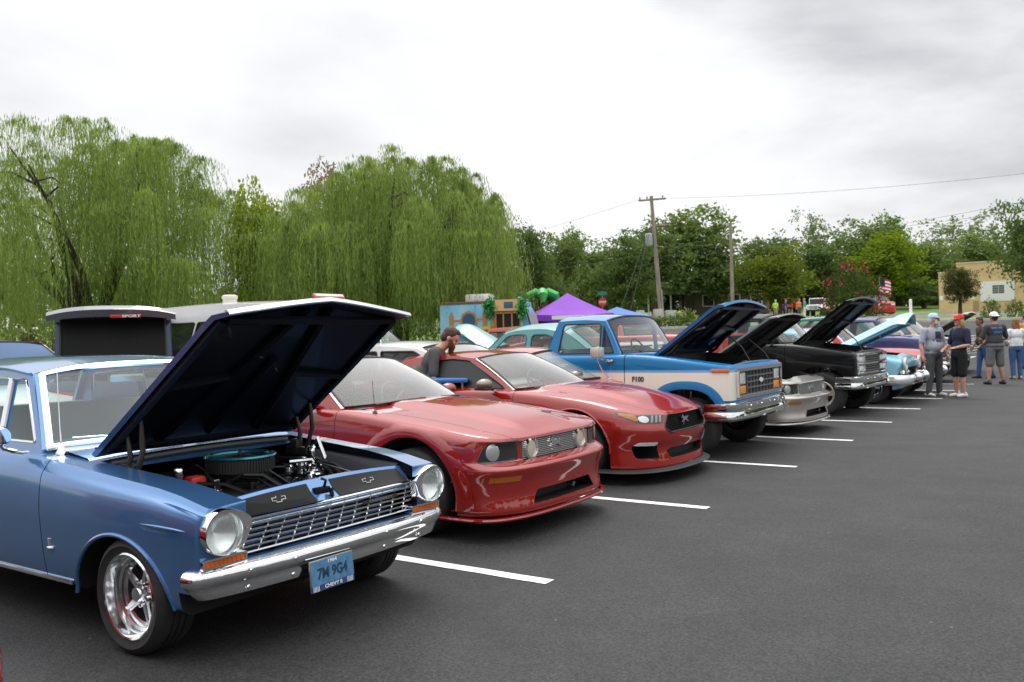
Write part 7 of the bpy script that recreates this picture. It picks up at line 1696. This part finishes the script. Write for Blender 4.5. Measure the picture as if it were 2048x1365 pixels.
# inflatable palm
t = thing('inflatable_palm', 'inflatable palm tree with green fronds beside the purple canopy', 'inflatable', gz(1087, 37, .30)); q = MB()
q.tube([(0, 0, -.3), (.03, 0, .6), (.0, 0, 1.3), (.02, 0, 1.95)], [.30, .26, .24, .20], 12); q.build('trunk', mat('palm_brown', (.085, .04, .025), .6), t); axr = Vector((R_.x, R_.y, 0)).normalized(); axf = Vector((F_.x, F_.y, 0)).normalized()
PG = mat('palm_bright_green', (.03, .36, .06), .45)
for d_ in (axr, -axr, axf, -axf):
    q = MB(); q.tube([Vector((0, 0, 1.9)), d_ * .28 + Vector((0, 0, 2.05)), d_ * .55 + Vector((0, 0, 1.92)), d_ * .68 + Vector((0, 0, 1.62))], [.15, .22, .21, .07], 10); q.build('frond', PG, t)
q = MB(); q.sphere((0, 0, 2.05), (.24, .24, .12), 12, 6); q.build('crown', mat('palm_grey', (.22, .22, .21), .6), t); q = MB(); q.tube([(.27 * math.cos(a), .27 * math.sin(a), 1.25) for a in np.linspace(0, 6.28, 14, endpoint=False)], .05, 6, closed=True); q.build('band', mat('band_ochre', (.45, .25, .06), .6), t)
q = MB(); v = -axr * .9; q.sphere((v.x, v.y, .4), (.8, .8, .75), 16, 8); q.build('inflatable_base', mat('inflatable_dark_green', (.01, .09, .05), .5), t)
# sign
t = thing('stop_sign', 'red octagonal stop sign under a green street name plate', 'road sign', gz(1207, 62), RA - PI / 2 + .0); q = MB(); q.tube([(0, 0, -.3), (0, 0, 2.35)], .03, 6); q.build('post', STEEL, t); oc = [(.33 * math.cos(PI / 8 + k * PI / 4), 1.55 + .33 * math.sin(PI / 8 + k * PI / 4)) for k in range(8)]
q = MB(); q.prism(oc, .035, .05, 'yz'); s_ = q.build('sign_face', mat('sign_red', (.42, .03, .03), .5), t); text('STOP', .2, basis((.052, 0, 1.55), (0, 1, 0), (0, 0, 1)), WHITE, 'lettering', s_, .002, True)
q = MB(); q.box(.02, .04, -.33, .33, 2.05, 2.28); q.build('name_plate', mat('sign_green', (.02, .16, .12), .5), t)
# poles and wires
ux = Vector((R_.x, R_.y, 0)).normalized(); P0 = Vector(gz(1324, 64)); P0.z = tz(P0.x, P0.y)
utility_pole(tuple(P0), 9.3, (0, 0, 0)); bpy.data.objects['utility_pole'].rotation_euler = (-ux.y * -.060, 0, 0); bpy.data.objects['utility_pole'].rotation_euler = Matrix.Rotation(-.062, 3, Vector((F_.x, F_.y, 0)).normalized()).to_euler() if False else Matrix.Rotation(math.radians(3.2), 3, -Vector((F_.x, F_.y, 0)).normalized()).to_euler()
P1 = Vector(gz(1467, 78)); utility_pole(tuple(P1), 8.6, (0, 0, 0), 'light_pole', 'slim grey lamp post right of the utility pole', False); q = MB(); q.tube([ux * 0 + Vector((0, 0, 8.5)), ux * -.5 + Vector((0, 0, 8.58)), ux * -.75 + Vector((0, 0, 8.55))], .05, 6); q.build('lamp_arm', STEEL, bpy.data.objects['light_pole'])
top = P0 + Vector((0, 0, 9.1)) - ux * .5
for dz, a, b_, lab in ((0, top + ux * .8, at(2350, 50, 0) + Vector((0, 0, 11.0)), 'upper overhead wire running right from the pole top'), (0, top - ux * .8, at(700, 78, 0) + Vector((0, 0, 7.6)), 'upper overhead wire running left from the pole top'), (0, top - Vector((0, 0, 4.0)), at(700, 60, 0) + Vector((0, 0, 5.6)), 'lower overhead cable left of the pole'), (0, top - Vector((0, 0, 4.3)), at(2300, 48, 0) + Vector((0, 0, 9.5)), 'lower overhead cable crossing in front of the trees'), (0, top - Vector((0, 0, 3.6)), at(2300, 48, 0) + Vector((0, 0, 8.7)), 'second lower cable crossing in front of the trees')):
    wire('overhead_wire', lab, a, b_, .5, .010)
for px, lab in ((1232, 'outer guy wire staying the utility pole'), (1256, 'inner guy wire staying the utility pole')): wire('guy_wire', lab, top - Vector((0, 0, 1.6)), Vector(gz(px, 60)), .0, .02, 4, 'guy wire')
for px, w, h in ((1282, .5, .9), (1318, .6, .95), (1342, .65, .85), (1300, .35, .6)):
    b0 = gz(px, 57); t = thing('utility_cabinet', 'pale grey utility cabinet ' + {1282: 'left of the leaning pole foot', 1318: 'at the foot of the leaning pole', 1342: 'right of the leaning pole foot', 1300: 'lowest of those by the leaning pole'}[px], 'cabinet', b0, RA, 'utility cabinets by the pole'); q = MB(); q.box(-w / 2, w / 2, -.25, .25, 0, h, bev=.04); q.build('case', mat('cabinet_grey', (.33, .34, .33), .6), t); q = MB(); q.box(-w / 2 + .05, w / 2 - .05, -.262, -.25, .08, h - .08, bev=.005); q.build('door', mat('cabinet_door', (.38, .39, .38), .6), t)
q = MB(); q.tube([(0, 0, -.3), (0, 0, 1.25)], .12, 12); t = thing('marker_post', 'short white marker post on the verge left of the cream building', 'post', gz(1823, 72)); q.build('post', WHITE, t); q = MB(); q.lathe([(.125, 1.25), (.09, 1.31), (0, 1.33)], 12, 'z'); q.build('post_cap', WHITE, t)
s_ = 84 / FPX; build_shop(gz(1880, 84, 0.05), RA - math.radians(27), s_)
build_house(gz(1450, 96), RA + .05)
# off-roaders
jeep('white off-road jeep on the far road', gz(1628, 80), RA - PI * .5 - .55, WHITE)
jeep('red off-road jeep left of the white one', gz(1560, 90), RA - PI * .5 - .75, mat('jeep_red', (.42, .035, .03), .4, 0, .5), mat('jeep_top_red', (.35, .03, .03), .5))
jeep('dark off-road vehicle with roof cage at the left of the far row', gz(1500, 92), RA - PI * .5 - .6, mat('jeep_black', (.02, .02, .022), .4, 0, .5))
generic_car('red vehicle with a flag half hidden by the red flowering shrub', gz(1775, 78), RA - PI * .5, paint('far_red_paint', (.40, .03, .03), .0, .5), H=1.9, belt=1.3, hood=1.25, boxy=True, L=4.2, group='off-road vehicles on the far road')
t = thing('flag', 'striped flag flying on a pole behind the red flowering shrub', 'flag', gz(1762, 74), RA); q = MB(); q.tube([(0, 0, 0), (0, 0, 3.3)], .025, 6); q.build('pole', STEEL, t)
for k in range(9):
    q = MB(); q.grid(np.array([[(.03 + .95 * u, .10 * math.sin(u * 7), 1.95 + (3.2 - 1.95) * (k + j) / 9 - .25 * u) for j in (0, 1)] for u in np.linspace(0, 1, 9)])); q.build('stripe', mat('flag_red', (.45, .03, .04), .8) if k % 2 == 0 else WHC, t)
q = MB(); q.grid(np.array([[(.03 + .42 * u, .10 * math.sin(u * 7 * .44) - .015, 2.62 + .58 * j - .11 * u) for j in (0, 1)] for u in np.linspace(0, 1, 6)])); q.build('canton', NAVYC, t)

# ------------------------------------------------------------------ planting
make_crowns()
LW = leaf_mat('willow_leaves', (.092, .148, .034), (.265, .350, .105), .6, .45); LG = leaf_mat('mid_green_leaves', (.075, .122, .034), (.180, .245, .078), .25); LD = leaf_mat('dark_green_leaves', (.056, .095, .030), (.130, .188, .062), .25); LY = leaf_mat('yellow_green_leaves', (.12, .185, .02), (.32, .40, .055), .3); LH = leaf_mat('haze_pale_leaves', (.10, .145, .055), (.21, .26, .12), .25); LB = leaf_mat('bush_leaves', (.035, .075, .015), (.12, .18, .04), 1.2)  # distance haze is put into the pale leaf colour of the farthest trees
def place(lab, px, top, w_px, d, m, k, rz=0., name='broadleaf_tree', th=.16, base=None):
    g = gz(px, d); hor = 676.1 - .0268 * (px - 1024); z = CAM.z + (hor - top) / FPX * d; tree(name, lab, g, z - g[2], w_px * d / FPX, m, k, rz, th)
g = gz(185, 33); willow('big weeping willow at the left with dark trunks showing', g, 9.6, 12.6, 11, LW, 175, 56, .9)
g = gz(800, 34.5); willow('broad weeping willow behind the red coupes', g, 8.15, 10.4, 12, LW, 200, 60)
place('yellow green tree between the two willows', 522, 360, 150, 35, LY, 0, .4); place('thin-topped tree with bare twigs above the right willow', 655, 306, 170, 46, leaf_mat('pinkish_leaves', (.13, .13, .06), (.30, .24, .16), .3), 5, .2, th=.3)
place('dark tree just right of the right willow', 1060, 445, 120, 62, LD, 1, 1.); place('narrow light tree behind the purple canopy', 1128, 458, 130, 74, LG, 2, 2.); place('mid green tree left of the utility pole', 1195, 462, 170, 84, LG, 3, .5); place('dark tree at the foot of the guy wires', 1262, 470, 150, 78, LD, 4, 2.2)
place('tallest broad tree behind the utility pole', 1378, 408, 250, 92, LG, 0, 2.6); place('dark tree overhanging the grey house', 1310, 450, 150, 88, LD, 2, .7); place('round tree right of the lamp post', 1440, 470, 120, 90, LD, 3, 1.4); place('tall thin tree above the far jeeps', 1622, 422, 120, 108, LH, 6, .3, th=.3); place('dark tree behind the lamp post', 1530, 470, 170, 104, LD, 1, 3.)
place('yellowish tree in front of the far woods', 1560, 486, 170, 86, leaf_mat('olive_leaves', (.055, .090, .014), (.155, .195, .035), .3), 3, 2.9); place('dark tree behind the red jeep', 1660, 480, 150, 104, LD, 4, .9); place('high tree behind the bright one', 1745, 432, 180, 116, LG, 2, 1.9); place('bright green tree left of the cream building', 1775, 462, 200, 100, leaf_mat('bright_leaves', (.060, .115, .012), (.19, .26, .035), .25), 0, 1.2)
place('hazy thin tree behind the cream building', 1880, 428, 160, 122, LH, 5, 1., th=.3); place('mid tree behind the marker post', 1850, 480, 170, 108, LG, 1, .2); place('tall thin hazy tree right of it', 1955, 424, 150, 124, LH, 6, 2., th=.3); place('tree over the cream building roof', 1950, 470, 190, 110, LG, 4, 2.); place('dark evergreen at the right edge', 2062, 386, 150, 74, LD, 3, .4, 'evergreen_tree')
for i, (px, tp, w, d, lab) in enumerate(((1090, 540, 130, 66, 'behind the inflatable palm'), (1160, 540, 140, 90, 'over the purple canopy'), (1235, 545, 150, 100, 'over the blue canopy'), (1420, 540, 160, 104, 'left of the grey house'), (1500, 550, 150, 106, 'right of the grey house'), (1600, 545, 170, 112, 'behind the orange shirt'), (1690, 545, 160, 110, 'behind the crape myrtle'), (1800, 540, 190, 112, 'behind the white marker post'), (1720, 560, 120, 96, 'behind the flag'), (1850, 560, 120, 100, 'touching the left of the cream building'), (1330, 560, 130, 98, 'behind the foot of the leaning pole'), (2010, 500, 160, 120, 'behind the right wing of the cream building'))):
    place('low dark understorey tree ' + lab, px, tp, w, d, LD, i % 5, i * .7, th=.04)
g = gz(1706, 60); bush('crape_myrtle', 'tall crape myrtle with red flower heads beside the jeeps', g, 4.4, 3.0, 3.5, leaf_mat('myrtle_leaves', (.02, .045, .012), (.07, .10, .03), .9), 2600, .13, (mat('red_flowers', (.26, .018, .022), .8), 34, .12), 'flowering shrub', None, 3)
g = gz(1922, 62); t = tree('young_tree', 'small reddish-tipped tree in front of the cream building', g, 3.5, 3.0, leaf_mat('young_leaves', (.03, .06, .018), (.14, .13, .05), .8), 1, .6, .18, None)
for i, (px, d, w, h, fl) in enumerate(((1292, 46.3, 1.5, .75, 0), (1322, 46.4, 1.6, .70, 1), (1352, 46.2, 1.7, .85, 0), (1378, 46.5, 1.4, .90, 0), (1690, 52, 1.2, 1.0, 0), (1982, 50, 1.0, 1.1, 1), (2030, 50, 1.1, 1.0, 1))):
    bush('flower_bed_shrub', ['leftmost yellow-green shrub in the kerbed bed', 'shrub with reddish blooms in the kerbed bed', 'pale-tipped shrub in the kerbed bed below the pole', 'tallest shrub at the right end of the kerbed bed', 'small dark shrub under the black bonnet tip', 'shrub with dull red tips behind the white cap', 'shrub with dull red tips at the right edge'][i], gz(px, d), w, 1.2, h, LB, 700, .07, (mat('dull_red_flowers', (.20, .06, .05), .8), 10, .05) if fl else (mat('pale_tips', (.42, .42, .12), .8), 16, .05), 'shrub', 'shrubs in the kerbed beds', 20 + i)
bush('undergrowth', 'pale green hedge far behind the left willow', gz(120, 44), 26, 4, 4.6, LG, 9000, .17, None, 'shrub', None, 44)
bush('undergrowth', 'brown-green thicket below the left willow', gz(45, 27), 5.5, 2, 2.1, leaf_mat('thicket_leaves', (.05, .055, .02), (.14, .12, .055), .8), 2600, .10, None, 'shrub', None, 41)
bush('undergrowth', 'dark thicket behind the midnight blue estate', gz(260, 36), 9, 2.5, 1.6, LD, 2600, .12, None, 'shrub', None, 42)
bush('undergrowth', 'dark thicket in the shade of the right willow', gz(700, 41), 12, 2.5, 1.9, LD, 3000, .13, None, 'shrub', None, 43)
# long grass below the willows
R = np.random.default_rng(9); n = 16000; rr_ = R.uniform(-24, 3.5, n); dd = R.uniform(25.3, 33, n); P = np.array([site(d, r) for d, r in zip(dd, rr_)]); hgt = R.uniform(.08, .30, n)[:, None]; a = R.uniform(0, PI, n); wv = np.stack([np.cos(a), np.sin(a), 0 * a], 1) * .018; ln = np.stack([R.normal(size=n) * .06, R.normal(size=n) * .06, np.ones(n)], 1) * hgt
me = quads_mesh('long_grass', np.stack([P - wv, P + wv, P + wv * .3 + ln, P - wv * .3 + ln], 1)); me.materials.append(leaf_mat('grass_blades', (.10, .17, .025), (.22, .32, .06), .4)); o = bpy.data.objects.new('long_grass', me); COL.objects.link(o); tag(o, 'long bright grass under the willows', 'grass', kind='stuff')

# wood beyond the trees, plus an unseen ring added to darken reflections in the paint
R = np.random.default_rng(77); V = []
for k in range(78):
    an = math.radians(-150 + 230 * k / 45) if k < 46 else math.radians(124 - 40 + 80 * (k - 46) / 31); rad = R.uniform(55, 75) if k < 46 else R.uniform(136, 150); cx, cy = CAM.x + rad * math.cos(an), CAM.y + rad * math.sin(an); hh = R.uniform(6.5, 11) if k < 46 else R.uniform(6, 8)
    P = crown_points(60, 14, R, 5, clump=.16) * np.array([hh * .9, hh * .9, hh]) + np.array([cx, cy, tz(cx, cy) - .5]); V.append(leaf_quads(P, 1.0, R, .2))
n = 9000; V.append(leaf_quads(np.array([np.array(site(d, r)) + [0, 0, z] for d, r, z in zip(R.uniform(120, 128, n), R.uniform(-25, 105, n), R.uniform(-.3, 6.5, n))]), 1.0, R, .2))
me = quads_mesh('wood_and_reflection_ring', np.concatenate(V)); me.materials.append(LD); o = bpy.data.objects.new('wood_and_reflection_ring', me); COL.objects.link(o); tag(o, 'far-off wood beyond the nearer trees, with an unseen ring added for reflections', 'wood', kind='stuff')

for o in bpy.data.objects:
    if o.name.split('.')[0] in ('engine_bright_parts', 'engine_hoses', 'palm_thatch', 'bumper_bolts', 'filter_pleats', 'cowl_vents', 'plate_checks', 'grille_mesh', 'shirt_print', 'insulators', 'eyes', 'flowers', 'foliage'): o['kind'] = 'stuff'
